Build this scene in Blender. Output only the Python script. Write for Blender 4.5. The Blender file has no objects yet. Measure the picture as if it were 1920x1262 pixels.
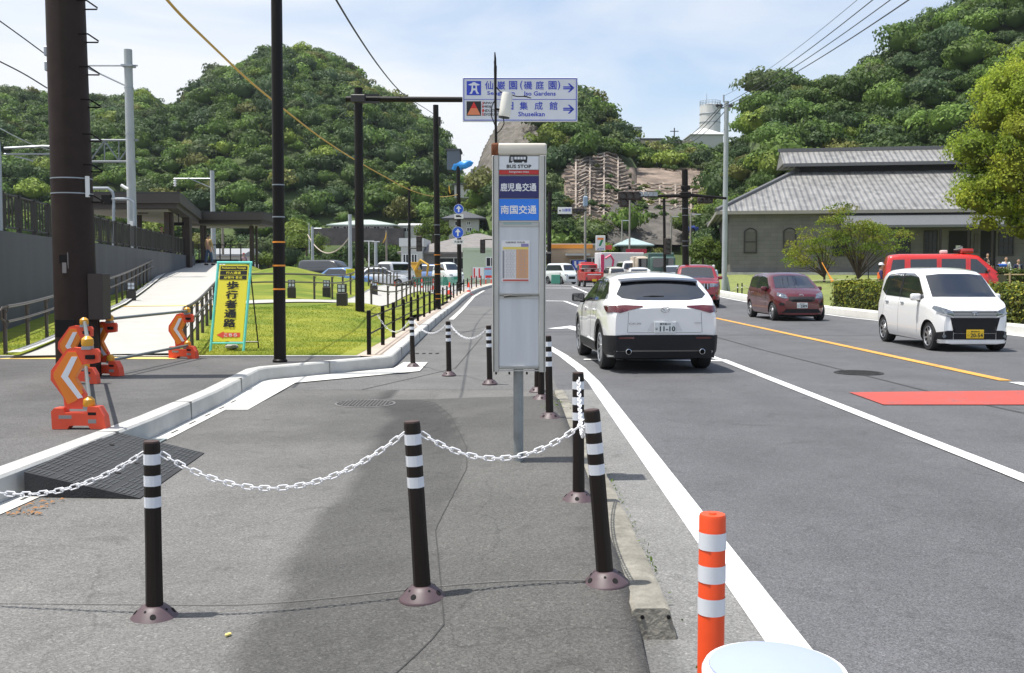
import bpy, bmesh, math, random
import numpy as np
from mathutils import Vector, Matrix, noise
from mathutils.bvhtree import BVHTree
R = math.radians; PI = math.pi
rnd = random.Random(7)
scene = bpy.context.scene
COL = scene.collection
# ---------------------------------------------------------------- camera, sky, sun
F = 1900.0; PITCH = math.atan(122.0/F); H = 1.54
cam_d = bpy.data.cameras.new('camera'); cam = bpy.data.objects.new('camera', cam_d); COL.objects.link(cam)
cam.location = (0, 0, H); cam.rotation_euler = (PI/2-PITCH, 0, 0)
cam_d.sensor_width = 36; cam_d.lens = 36*F/1920; cam_d.clip_end = 6000; cam_d.clip_start = 0.05
scene.camera = cam
SUN_EL = R(73); SUN_AZ = R(0)
world = bpy.data.worlds.new('World'); scene.world = world; world.use_nodes = True
nt = world.node_tree; nt.nodes.clear()
wo = nt.nodes.new('ShaderNodeOutputWorld'); bg = nt.nodes.new('ShaderNodeBackground')
sky = nt.nodes.new('ShaderNodeTexSky'); sky.sky_type = 'NISHITA'; sky.sun_disc = False
sky.sun_elevation = SUN_EL; sky.sun_rotation = R(-90); sky.air_density = 1.0; sky.dust_density = 1.2; sky.ozone_density = 1.6
tc = nt.nodes.new('ShaderNodeTexCoord'); mp = nt.nodes.new('ShaderNodeMapping'); mp.inputs['Scale'].default_value = (1.0, 1.0, 3.2)
mp.inputs['Rotation'].default_value = (0, R(12), 0); mp.inputs['Location'].default_value = (0.15, 0.3, 0.1)
n1 = nt.nodes.new('ShaderNodeTexNoise'); n1.inputs['Scale'].default_value = 2.6; n1.inputs['Detail'].default_value = 7; n1.inputs['Roughness'].default_value = 0.52; n1.inputs['Distortion'].default_value = 0.5
rp = nt.nodes.new('ShaderNodeValToRGB'); rp.color_ramp.elements[0].position = 0.40; rp.color_ramp.elements[1].position = 0.66
rp.color_ramp.elements[0].color = (0.14, 0.14, 0.14, 1); rp.color_ramp.elements[1].color = (0.62, 0.62, 0.62, 1)
sx_ = nt.nodes.new('ShaderNodeSeparateXYZ'); 
mr = nt.nodes.new('ShaderNodeMapRange'); mr.inputs[1].default_value = -0.25; mr.inputs[2].default_value = 0.30; mr.inputs[3].default_value = 0.50; mr.inputs[4].default_value = -0.05
mh = nt.nodes.new('ShaderNodeMapRange'); mh.inputs[1].default_value = 0.0; mh.inputs[2].default_value = 0.20; mh.inputs[3].default_value = 0.62; mh.inputs[4].default_value = 0.0
a1 = nt.nodes.new('ShaderNodeMath'); a1.operation = 'ADD'; a2 = nt.nodes.new('ShaderNodeMath'); a2.operation = 'ADD'; a2.use_clamp = True
mx = nt.nodes.new('ShaderNodeMix'); mx.data_type = 'RGBA'
hs = nt.nodes.new('ShaderNodeHueSaturation'); hs.inputs['Saturation'].default_value = 1.2; hs.inputs['Value'].default_value = 1.75
L = nt.links.new
L(tc.outputs['Generated'], mp.inputs[0]); L(mp.outputs[0], n1.inputs[0]); L(n1.outputs[0], rp.inputs[0])
L(tc.outputs['Generated'], sx_.inputs[0]); L(sx_.outputs[0], mr.inputs[0]); L(sx_.outputs[2], mh.inputs[0])
L(rp.outputs[0], a1.inputs[0]); L(mr.outputs[0], a1.inputs[1]); L(a1.outputs[0], a2.inputs[0]); L(mh.outputs[0], a2.inputs[1])
L(sky.outputs[0], hs.inputs['Color']); L(hs.outputs[0], mx.inputs[6]); mx.inputs[7].default_value = (9.6, 9.9, 10.3, 1)
L(a2.outputs[0], mx.inputs[0]); L(mx.outputs[2], bg.inputs[0]); bg.inputs[1].default_value = 0.085
L(bg.outputs[0], wo.inputs[0])
sun_d = bpy.data.lights.new('sun', 'SUN'); sun = bpy.data.objects.new('sun', sun_d); COL.objects.link(sun)
sun_d.energy = 5.0; sun_d.angle = R(0.53); sun_d.color = (1.0, 0.965, 0.90)
sd = Vector((-math.cos(SUN_EL), -0.02, math.sin(SUN_EL)))
sun.rotation_euler = sd.to_track_quat('Z', 'Y').to_euler(); sun.location = (-20, 0, 60)
scene.view_settings.view_transform = 'Standard'; scene.view_settings.look = 'None'
scene.view_settings.exposure = 0.25; scene.view_settings.gamma = 1; scene.view_settings.use_curve_mapping = False
scene.render.engine = 'CYCLES'; scene.cycles.max_bounces = 7; scene.cycles.transparent_max_bounces = 8
scene.cycles.use_denoising = True

# ---------------------------------------------------------------- helpers
cp, sp = math.cos(PITCH), math.sin(PITCH)
def ray(px, py):
    u = (px-960)/F; v = (631-py)/F
    return Vector((u, cp+v*sp, -sp+v*cp))
def at(px, py, Y):
    d = ray(px, py); t = Y/d.y
    return Vector((d.x*t, Y, H+d.z*t))
def gp(px, py, z=0.0):
    d = ray(px, py); t = (z-H)/d.z
    return Vector((d.x*t, d.y*t, z))
def sm(a, b, x):
    t = max(0.0, min(1.0, (x-a)/(b-a))); return t*t*(3-2*t)
def zr(y): return 0.45*sm(38, 85, y)

MATS = {}
def mat(name, col, rough=0.6, metal=0.0, spec=0.5, bump=0.0, bscale=60.0, var=0.0, vscale=6.0, coat=0.0, emit=None, trans=0.0, alpha=1.0, fn=None, attr=None, stretch=None):
    if name in MATS: return MATS[name]
    m = bpy.data.materials.new(name); m.use_nodes = True; t = m.node_tree; b = t.nodes['Principled BSDF']
    b.inputs['Base Color'].default_value = (*col, 1); b.inputs['Roughness'].default_value = rough; b.inputs['Metallic'].default_value = metal
    b.inputs['Specular IOR Level'].default_value = spec; b.inputs['Coat Weight'].default_value = coat; b.inputs['Coat Roughness'].default_value = 0.04
    if trans: b.inputs['Transmission Weight'].default_value = trans
    if alpha < 1: b.inputs['Alpha'].default_value = alpha
    c = t.nodes.new('ShaderNodeTexCoord'); src = c.outputs['Object']
    if stretch:
        q = t.nodes.new('ShaderNodeMapping'); q.inputs['Scale'].default_value = stretch; t.links.new(src, q.inputs[0]); src = q.outputs[0]
    if attr:
        a = t.nodes.new('ShaderNodeAttribute'); a.attribute_name = attr; t.links.new(a.outputs['Color'], b.inputs['Base Color'])
    if var:
        n = t.nodes.new('ShaderNodeTexNoise'); n.inputs['Scale'].default_value = vscale; n.inputs['Detail'].default_value = 8; n.inputs['Roughness'].default_value = 0.62
        t.links.new(src, n.inputs[0])
        r = t.nodes.new('ShaderNodeMapRange'); r.inputs[1].default_value = 0.3; r.inputs[2].default_value = 0.7; r.inputs[3].default_value = 1-var; r.inputs[4].default_value = 1+var
        t.links.new(n.outputs[0], r.inputs[0])
        mm = t.nodes.new('ShaderNodeVectorMath'); mm.operation = 'SCALE'
        if attr: t.links.new(a.outputs['Color'], mm.inputs[0])
        else: mm.inputs[0].default_value = col
        t.links.new(r.outputs[0], mm.inputs['Scale']); t.links.new(mm.outputs[0], b.inputs['Base Color'])
    if bump:
        n = t.nodes.new('ShaderNodeTexNoise'); n.inputs['Scale'].default_value = bscale; n.inputs['Detail'].default_value = 5; t.links.new(src, n.inputs[0])
        u = t.nodes.new('ShaderNodeBump'); u.inputs['Strength'].default_value = bump; u.inputs['Distance'].default_value = 0.02
        t.links.new(n.outputs[0], u.inputs['Height']); t.links.new(u.outputs[0], b.inputs['Normal'])
    if fn: fn(t, b, c)
    MATS[name] = m
    return m

class MB:
    """collects shapes; build() links them as ONE mesh object"""
    def __init__(s): s.v = []; s.f = []; s.m = []; s.cm = 0; s.sm = []; s.smooth = True
    def add(s, vs, fs, M=None):
        o = len(s.v)
        s.v += [tuple(M @ Vector(p)) for p in vs] if M is not None else [tuple(p) for p in vs]
        for f in fs: s.f.append(tuple(i+o for i in f)); s.m.append(s.cm)
        return s
    def box(s, c, d, b=0.0, M=None, rz=0.0, seg=1):
        x, y, z = d[0]/2, d[1]/2, d[2]/2
        T = Matrix.Translation(c) @ Matrix.Rotation(rz, 4, 'Z')
        if M is not None: T = M @ T
        if b <= 0:
            vs = [(-x,-y,-z),(x,-y,-z),(x,y,-z),(-x,y,-z),(-x,-y,z),(x,-y,z),(x,y,z),(-x,y,z)]
            return s.add(vs, [(0,3,2,1),(4,5,6,7),(0,1,5,4),(1,2,6,5),(2,3,7,6),(3,0,4,7)], T)
        bm = bmesh.new(); bmesh.ops.create_cube(bm, size=1.0)
        for v in bm.verts: v.co = Vector((v.co.x*d[0], v.co.y*d[1], v.co.z*d[2]))
        bmesh.ops.bevel(bm, geom=list(bm.edges), offset=min(b, min(d)*0.45), segments=seg, affect='EDGES', profile=0.5)
        return s.bm(bm, T)
    def bm(s, bm, T=None):
        bm.verts.index_update()
        s.add([v.co.copy() for v in bm.verts], [[v.index for v in f.verts] for f in bm.faces], T); bm.free(); return s
    def rings(s, rings, cap=True, M=None, closed=True):
        n = len(rings[0]); vs = [p for r in rings for p in r]; fs = []
        for i in range(len(rings)-1):
            for j in range(n if closed else n-1):
                k = (j+1) % n; fs.append((i*n+j, i*n+k, (i+1)*n+k, (i+1)*n+j))
        if cap and closed: fs.append(tuple(range(n))[::-1]); fs.append(tuple((len(rings)-1)*n+j for j in range(n)))
        return s.add(vs, fs, M)
    def cyl(s, p0, p1, r0, r1=None, n=12, M=None, cap=True):
        p0 = Vector(p0); p1 = Vector(p1); r1 = r0 if r1 is None else r1
        d = (p1-p0).normalized(); a = d.orthogonal().normalized() if abs(d.z) < 0.99 else Vector((1, 0, 0)); b = d.cross(a)
        ring = lambda p, r: [p+a*(r*math.cos(2*PI*k/n))+b*(r*math.sin(2*PI*k/n)) for k in range(n)]
        return s.rings([ring(p0, r0), ring(p1, r1)], cap, M)
    def tube(s, pts, r, n=6, M=None, cap=True, closed=False):
        pts = [Vector(p) for p in pts]; rs = []; a = None; N = len(pts)
        for i, p in enumerate(pts):
            if closed: d = pts[(i+1) % N]-pts[i-1]
            else: d = pts[min(i+1, N-1)]-pts[max(i-1, 0)]
            d.normalize()
            if a is None: a = d.orthogonal().normalized()
            a = (a-d*a.dot(d)).normalized(); b = d.cross(a); rr = r[i] if isinstance(r, (list, tuple)) else r
            rs.append([p+a*(rr*math.cos(2*PI*k/n))+b*(rr*math.sin(2*PI*k/n)) for k in range(n)])
        if closed: rs.append(rs[0])
        return s.rings(rs, cap and not closed, M)
    def lathe(s, prof, c=(0, 0, 0), n=20, M=None, cap=True):
        c = Vector(c)
        return s.rings([[c+Vector((r*math.cos(2*PI*k/n), r*math.sin(2*PI*k/n), z)) for k in range(n)] for r, z in prof], cap, M)
    def prism(s, poly, z0, z1, M=None):
        n = len(poly); vs = [(x, y, z0) for x, y in poly]+[(x, y, z1) for x, y in poly]
        return s.add(vs, [tuple(range(n))[::-1], tuple(range(n, 2*n))]+[(j, (j+1) % n, n+(j+1) % n, n+j) for j in range(n)], M)
    def quad(s, a, b, c, d, M=None): return s.add([a, b, c, d], [(0, 1, 2, 3)], M)
    def ball(s, c, r, n=10, M=None, sq=(1, 1, 1)):
        rs = []
        for i in range(n//2+1):
            t = PI*i/(n//2); q = max(math.sin(t), 0.02)
            rs.append([(c[0]+r*sq[0]*q*math.cos(2*PI*k/n), c[1]+r*sq[1]*q*math.sin(2*PI*k/n), c[2]-r*sq[2]*math.cos(t)) for k in range(n)])
        return s.rings(rs, True, M)
    def build(s, name, m, parent=None, loc=None, rz=0.0, ang=35, flat=False):
        me = bpy.data.meshes.new(name); me.from_pydata(s.v, [], s.f)
        if not isinstance(m, (list, tuple)): m = [m]
        for q in m: me.materials.append(q)
        if len(m) > 1: me.polygons.foreach_set('material_index', s.m)
        if not flat:
            me.polygons.foreach_set('use_smooth', [True]*len(me.polygons)); me.set_sharp_from_angle(angle=R(ang))
        me.update()
        return link(name, me, parent, loc, rz)
def link(name, me, parent=None, loc=None, rz=0.0):
    o = bpy.data.objects.new(name, me); COL.objects.link(o)
    if parent is not None: o.parent = parent
    if loc is not None: o.location = loc
    if rz: o.rotation_euler = (0, 0, rz)
    return o
def tag(o, label=None, cat=None, group=None, kind=None):
    if label: o['label'] = label
    if cat: o['category'] = cat
    if group: o['group'] = group
    if kind: o['kind'] = kind
    return o
def thing(name, label, cat, loc=(0, 0, 0), rz=0.0, group=None):
    o = bpy.data.objects.new(name, None); COL.objects.link(o); o.location = loc; o.rotation_euler = (0, 0, rz); o.empty_display_size = 0.2
    return tag(o, label, cat, group)
def dup(o, parent=None):
    c = o.copy(); COL.objects.link(c)
    if parent is not None: c.parent = parent
    for ch in o.children: dup(ch, c)
    return c
def place(o, loc, rz=0.0, label=None):
    o.location = loc; o.rotation_euler = (0, 0, rz)
    if label: o['label'] = label
    return o
TXT = {}
def text_mesh(body, size, bold=0.0, extrude=0.0004, align='CENTER', sx=1.0):
    c = bpy.data.curves.new('txt', 'FONT'); c.body = body; c.size = 1.0; c.extrude = 0.0
    c.align_x = align; c.align_y = 'CENTER'; c.resolution_u = 2
    o = bpy.data.objects.new('txt', c); COL.objects.link(o); bpy.context.view_layer.update()
    dg = bpy.context.evaluated_depsgraph_get(); me = bpy.data.meshes.new_from_object(o.evaluated_get(dg)); bpy.data.objects.remove(o); bpy.data.curves.remove(c)
    if bold:      # heavier strokes: copies shifted by a fraction of the stroke, each a hair prouder
        V = [v.co.copy() for v in me.vertices]; P = [tuple(p.vertices) for p in me.polygons]; nv = len(V); d = bold
        vs = []; fs = []
        for i, (dx, dy) in enumerate(((-d, 0), (d, 0), (0, d), (0, -d))):
            vs += [(v.x+dx, v.y+dy, 0.012*(i+1)) for v in V]; fs += [tuple(j+i*nv for j in p) for p in P]
        me = bpy.data.meshes.new('txt'); me.from_pydata(vs, [], fs); me.update()
    return me
def text(body, pos, size, m, parent, bold=0.0, rx=PI/2, rz=0.0, name='lettering', align='CENTER', w=None, hh=None, ext=0.001, M=None):
    """lettering laid on a face that looks towards -Y (rx=90deg); w fits its width in metres"""
    me = text_mesh(body, size, bold, 0, align)
    xs = [v.co.x for v in me.vertices]; k = 1.0; ky = 1.0
    ys = [v.co.y for v in me.vertices]
    if w and xs: k = w/(max(xs)-min(xs))
    if hh and ys: ky = hh/(max(ys)-min(ys))
    cy = (max(ys)+min(ys))/2 if ys else 0
    if not w: k = size
    if not hh: ky = size
    T = Matrix.Diagonal((k, ky, min(k, ky)*0.25, 1)) @ Matrix.Translation((0, -cy, 0))
    me.transform(T)
    me.transform(Matrix.Rotation(rx, 4, 'X'))
    if rz: me.transform(Matrix.Rotation(rz, 4, 'Z'))
    me.transform(Matrix.Translation(pos))
    if M is not None: me.transform(M)
    me.materials.clear(); me.materials.append(m)
    return link(name, me, parent)

# common materials
WHITE = mat('white_paint', (0.78, 0.78, 0.76), 0.45)
BLACKM = mat('black_brown_paint', (0.009, 0.0065, 0.0055), 0.45, spec=0.22, bump=0.05, bscale=30)
DARK = mat('dark_metal', (0.022, 0.020, 0.019), 0.45)
GREYM = mat('galvanised_steel', (0.34, 0.37, 0.40), 0.45, 0.55, var=0.12, vscale=5)
RAILM = mat('brown_grey_rail', (0.085, 0.070, 0.060), 0.4, 0.2)
CONC = mat('pale_concrete', (0.50, 0.49, 0.46), 0.85, bump=0.12, bscale=90, var=0.12, vscale=3)
CONCG = mat('grey_concrete', (0.40, 0.40, 0.39), 0.9, bump=0.2, bscale=60, var=0.2, vscale=3)
def leafmat(name, tr=0.3):
    def fn(t, b, c):
        a = t.nodes.new('ShaderNodeAttribute'); a.attribute_name = 'col'; t.links.new(a.outputs['Color'], b.inputs['Base Color'])
        tl = t.nodes.new('ShaderNodeBsdfTranslucent'); t.links.new(a.outputs['Color'], tl.inputs['Color'])
        mx = t.nodes.new('ShaderNodeMixShader'); mx.inputs[0].default_value = tr; out = t.nodes['Material Output']
        t.links.new(b.outputs[0], mx.inputs[1]); t.links.new(tl.outputs[0], mx.inputs[2]); t.links.new(mx.outputs[0], out.inputs[0])
    return mat(name, (0.1, 0.1, 0.1), 0.6, spec=0.25, fn=fn)
# ================================================================ GROUND, ROAD, KERBS
def asphalt_fn(speck=0.35, sc=170.0, bs=0.35, crack=0.55):
    def fn(t, b, c):
        src = c.outputs['Object']
        v = t.nodes.new('ShaderNodeTexVoronoi'); v.inputs['Scale'].default_value = sc; t.links.new(src, v.inputs[0])
        r = t.nodes.new('ShaderNodeMapRange'); r.inputs[1].default_value = 0.0; r.inputs[2].default_value = 1.0; r.inputs[3].default_value = 1-speck; r.inputs[4].default_value = 1+speck*1.15
        s = t.nodes.new('ShaderNodeSeparateColor'); t.links.new(v.outputs['Color'], s.inputs[0]); t.links.new(s.outputs[0], r.inputs[0])
        n = t.nodes.new('ShaderNodeTexNoise'); n.inputs['Scale'].default_value = 0.9; n.inputs['Detail'].default_value = 10; n.inputs['Roughness'].default_value = 0.68; t.links.new(src, n.inputs[0])
        r2 = t.nodes.new('ShaderNodeMapRange'); r2.inputs[1].default_value = 0.25; r2.inputs[2].default_value = 0.75; r2.inputs[3].default_value = 0.80; r2.inputs[4].default_value = 1.20; t.links.new(n.outputs[0], r2.inputs[0])
        m = t.nodes.new('ShaderNodeMath'); m.operation = 'MULTIPLY'; t.links.new(r.outputs[0], m.inputs[0]); t.links.new(r2.outputs[0], m.inputs[1])
        w = t.nodes.new('ShaderNodeTexVoronoi'); w.inputs['Scale'].default_value = sc*0.75; t.links.new(src, w.inputs[0]); ws = t.nodes.new('ShaderNodeSeparateColor'); t.links.new(w.outputs['Color'], ws.inputs[0])
        wr = t.nodes.new('ShaderNodeMapRange'); wr.inputs[1].default_value = 0.90; wr.inputs[2].default_value = 1.0; wr.inputs[3].default_value = 1.0; wr.inputs[4].default_value = 1.45; t.links.new(ws.outputs[1], wr.inputs[0])
        st = t.nodes.new('ShaderNodeTexNoise'); st.inputs['Scale'].default_value = 3.1; st.inputs['Detail'].default_value = 6; st.inputs['Distortion'].default_value = 1.2; t.links.new(src, st.inputs[0])
        sr = t.nodes.new('ShaderNodeMapRange'); sr.inputs[1].default_value = 0.60; sr.inputs[2].default_value = 0.74; sr.inputs[3].default_value = 1.0; sr.inputs[4].default_value = 0.74; t.links.new(st.outputs[0], sr.inputs[0])
        nd = t.nodes.new('ShaderNodeTexNoise'); nd.inputs['Scale'].default_value = 1.6; nd.inputs['Detail'].default_value = 5; t.links.new(src, nd.inputs[0])
        av = t.nodes.new('ShaderNodeVectorMath'); av.operation = 'MULTIPLY_ADD'; av.inputs[1].default_value = (0.5, 0.5, 0.5); t.links.new(nd.outputs['Color'], av.inputs[0]); t.links.new(src, av.inputs[2])
        ck = t.nodes.new('ShaderNodeTexVoronoi'); ck.feature = 'DISTANCE_TO_EDGE'; ck.inputs['Scale'].default_value = 0.42; t.links.new(av.outputs[0], ck.inputs[0])
        cr = t.nodes.new('ShaderNodeMapRange'); cr.inputs[1].default_value = 0.0; cr.inputs[2].default_value = 0.004; cr.inputs[3].default_value = crack; cr.inputs[4].default_value = 1.0; t.links.new(ck.outputs['Distance'], cr.inputs[0])
        for o_ in (wr.outputs[0], sr.outputs[0], cr.outputs[0]):
            m_ = t.nodes.new('ShaderNodeMath'); m_.operation = 'MULTIPLY'; t.links.new(m.outputs[0], m_.inputs[0]); t.links.new(o_, m_.inputs[1]); m = m_
        a = t.nodes.new('ShaderNodeAttribute'); a.attribute_name = 'col'
        k = t.nodes.new('ShaderNodeVectorMath'); k.operation = 'SCALE'; t.links.new(a.outputs['Color'], k.inputs[0]); t.links.new(m.outputs[0], k.inputs['Scale'])
        t.links.new(k.outputs[0], b.inputs['Base Color'])
        u = t.nodes.new('ShaderNodeBump'); u.inputs['Strength'].default_value = bs; u.inputs['Distance'].default_value = 0.006
        t.links.new(v.outputs['Distance'], u.inputs['Height']); t.links.new(u.outputs[0], b.inputs['Normal'])
    return fn
ASPH = mat('asphalt_aggregate', (0.1, 0.1, 0.1), 0.85, spec=0.35, fn=asphalt_fn(0.30, 135, 0.4, 0.8))
ASPHR = mat('road_asphalt', (0.1, 0.1, 0.1), 0.8, spec=0.4, fn=asphalt_fn(0.40, 160, 0.4, 0.85))
def colattr(me, cols):
    a = me.color_attributes.new('col', 'FLOAT_COLOR', 'POINT')
    arr = np.ones((len(me.vertices), 4), dtype=np.float32); arr[:, :3] = np.array(cols, dtype=np.float32).reshape(-1, 3); a.data.foreach_set('color', arr.ravel())
def frange(a, b, s):
    n = max(1, int(round((b-a)/s))); return [a+(b-a)*i/n for i in range(n+1)]
def grid(name, xs, ys, zf, m, cf=None, keep=None, kind='structure', smooth=True):
    nx = len(xs); vs = [(x, y, zf(x, y)) for y in ys for x in xs]; fs = []
    for j in range(len(ys)-1):
        for i in range(nx-1):
            if keep is None or keep((xs[i]+xs[i+1])/2, (ys[j]+ys[j+1])/2): fs.append((j*nx+i, j*nx+i+1, (j+1)*nx+i+1, (j+1)*nx+i))
    me = bpy.data.meshes.new(name); me.from_pydata(vs, [], fs); me.materials.append(m)
    if cf: colattr(me, [cf(v[0], v[1]) for v in vs])
    me.polygons.foreach_set('use_smooth', [smooth]*len(me.polygons)); me.update()
    o = link(name, me)
    if kind: o['kind'] = kind
    return o
def interp(path, y):
    if y <= path[0][1]: return path[0][0]
    for a, b in zip(path, path[1:]):
        if y <= b[1]: return a[0]+(b[0]-a[0])*(y-a[1])/(b[1]-a[1])
    return path[-1][0]
def nz(x, y, s, o=0): return noise.noise(Vector((x*s+o, y*s-o, o*0.7)))
def smooth_path(pts, k=3):
    for _ in range(k):
        q = [pts[0]]
        for a, b in zip(pts, pts[1:]):
            q += [tuple(a[i]*0.75+b[i]*0.25 for i in range(len(a))), tuple(a[i]*0.25+b[i]*0.75 for i in range(len(a)))]
        pts = q+[pts[-1]]
    return pts
def offs(path, d):
    out = []
    for i, p in enumerate(path):
        a = Vector(path[max(i-1, 0)][:2]); b = Vector(path[min(i+1, len(path)-1)][:2]); t = (b-a).normalized(); n = Vector((t.y, -t.x))
        out.append((p[0]+n.x*d, p[1]+n.y*d))
    return out
def strip(name, path, w0, w1, zf, m, kind='structure', dens=0.5, mb=None, parent=None):
    """sheet along a path between offsets w0 and w1 (to the right of travel)"""
    q = []
    for a, b in zip(path, path[1:]):
        n = max(1, int(math.dist(a[:2], b[:2])/dens))
        q += [(a[0]+(b[0]-a[0])*i/n, a[1]+(b[1]-a[1])*i/n) for i in range(n)]
    q.append(path[-1][:2]); A = offs(q, w0); B = offs(q, w1); k = mb or MB()
    k.rings([[(x, y, zf(x, y)) for x, y in A], [(x, y, zf(x, y)) for x, y in B]][::-1] and [[(A[i][0], A[i][1], zf(*A[i])), (B[i][0], B[i][1], zf(*B[i]))] for i in range(len(A))], False, closed=False)
    if mb is None:
        o = k.build(name, m, parent)
        if kind and parent is None: o['kind'] = kind
        return o

# right-hand land rises towards the museum
def land(x, y): return zr(y)+0.85*sm(40, 78, y)*sm(12.2, 17, x)+0.12*sm(12.0, 12.5, x)*(1-sm(40, 60, y))
# left lawn
def xramp(y): return -6.55-(y-15.9)*0.235-max(0, y-27)*0.042
def lawn_z(x, y):
    z = 0.20+0.40*sm(16, 28, y)*sm(-2.6, -6.5, x)+0.15*sm(30, 50, y)
    w = 1-sm(xramp(y)+2.0, xramp(y)+6.0, x)
    z += 1.15*max(0, min(1.2, (y-27)/30))*w
    z += 0.80*math.exp(-((x+9.2)/3.2)**2-((y-43)/6)**2)*sm(31.5, 36, y)*sm(xramp(y)+1.2, xramp(y)+4.5, x)
    z += 0.34*math.exp(-((x+4.0)/1.3)**2-((y-27.5)/3.2)**2)
    return z
ys = frange(-40, 130, 3)+[140, 160, 200, 260, 340, 500, 800, 1500, 3000]; xs = [-2500, -900, -400, -200, -120]+frange(-80, 12, 4)+frange(12.5, 30, 0.7)+[34, 40, 50, 70, 100, 160, 300, 700, 2500]
GRD = mat('field_soil', (0.10, 0.12, 0.05), 0.95, var=0.35, vscale=0.3)
grid('ground', xs, ys, lambda x, y: land(x, y)-0.04, GRD)
def smooth_n(x, y): return nz(x, y, 0.5)*0.5+nz(x, y, 1.7, 5)*0.3
def road_col(x, y):
    g = 0.098*(1+0.16*smooth_n(x, y*0.25)+0.10*nz(x*0.5, y*0.12, 1, 3))
    for xc in (2.0, 3.1, 5.0, 6.2, 8.6, 10.2): g *= 1-0.07*math.exp(-((x-xc)/0.28)**2)      # tyre-polished lanes
    return (g*1.0, g*1.0, g*1.05)
KB = [(0.56, -4), (0.56, 4.1), (0.55, 12.6), (-0.5, 14.0), (-3.3, 14.2)]
def rkeep(x, y): return x < 12.3+0.0*y
grid('road', frange(-4.2, 12.3, 0.3), frange(-8, 46, 0.5), lambda x, y: zr(y), ASPHR, road_col, lambda x, y: (x > 0.62 or y > 12.9) and (x > -2.4 or y > 34))
def far_col(x, y):
    g = 0.105*(1+0.12*smooth_n(x*0.4, y*0.2)); return (g, g, g*1.04)
grid('road', [-2.6, 0, 3, 6, 9, 12.3, 13, 14, 16, 20, 24, 30], frange(46, 150, 2), lambda x, y: zr(y) if x < 12.4 else max(zr(y), land(x, y)-0.3), ASPHR, far_col, lambda x, y: x < 12.4 or y > 110)
# kerb line of the raised forecourt (foot of its outer face)
KP = [(-3.46, -6), (-3.42, 5), (-3.33, 7.6), (-3.29, 9.3), (-3.33, 11.5), (-3.49, 13.95), (-3.44, 14.2), (-2.0, 15.95), (-1.91, 16.2), (-1.99, 19.6), (-2.12, 25.5), (-2.25, 32.6), (-2.35, 42), (-2.45, 52), (-2.3, 62), (-1.6, 72), (-0.9, 80)]
KPS = KP[:9]+smooth_path(KP[9:], 1)
def kx(y): return interp(KPS, y)
# lower pavement beside the bus stop: humps up to the old kerb block
def bump(x, y):
    return 0.13*sm(-1.4, 0.2, x)*sm(3.5, 4.55, y)*(1-sm(10.8, 12.8, y))
def pav_z(x, y): return 0.0 if x > 0.525 else 0.012+bump(x, y)-0.010*sm(11.5, 13.0, y)
def seam(y): return interp([(-0.60, 2.0), (-0.50, 3.6), (-0.28, 4.1), (-0.43, 5.6), (-0.33, 7.3), (-0.37, 8.2), (-0.62, 10.2), (-0.9, 11.6), (-1.4, 12.6)], y)
def pav_col(x, y):
    n = smooth_n(x*1.2, y*0.8); n2 = nz(x, y, 6, 3)
    s = seam(y); base = 0.134-0.022*sm(6.5, 9.5, y)+0.020*n+0.009*n2+0.014*nz(x, y, 0.7, 12)
    d = 0.0
    if x < s:
        e = interp([(-1.12, 3.0), (-1.08, 4.7), (-1.16, 6.2), (-1.22, 8), (-1.2, 10.4), (-1.6, 12)], y)+0.10*nz(x, y, 2.0, 9)+0.04*nz(x, y, 7.0, 9)
        d = sm(e-0.10, e+0.07, x)
        base = base*(1.03-0.49*d)*(1+0.06*nz(x, y, 3.3, 2))
        if y > 8.6: base *= 1-0.25*(sm(8.6, 9.3, y)*(1-sm(11.0, 12.2, y)))*sm(-2.6, -1.6, x)
    else: base *= 0.72-0.12*sm(6.0, 4.0, y)
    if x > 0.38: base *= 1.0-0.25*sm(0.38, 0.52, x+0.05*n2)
    if y > 12.1 and x > -1.45+0.1*n2: base = 0.138+0.01*n
    base *= 1-0.22*math.exp(-((x+1.75)/1.3)**2-((y-12.3)/0.55)**2)*(x < -0.9)
    w = 1.025+0.03*sm(0, 0.6, x)
    return (base*w, base, base*(0.955 if x < s else 0.94))
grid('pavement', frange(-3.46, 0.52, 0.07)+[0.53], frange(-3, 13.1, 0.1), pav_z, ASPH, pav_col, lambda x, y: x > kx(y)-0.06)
def bay_col(x, y):
    g = 0.128*(1+0.10*smooth_n(x, y*0.4)); return (g, g*0.985, g*0.96)
BAY = [(0.55, 13.1), (0.35, 16), (-0.1, 20), (-0.6, 26), (-1.0, 34), (-1.3, 44)]
grid('pavement', frange(-3.6, 0.60, 0.2), frange(13.1, 44, 0.4), lambda x, y: zr(y)+0.004, ASPH, bay_col, lambda x, y: kx(y)-0.1 < x)
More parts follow.
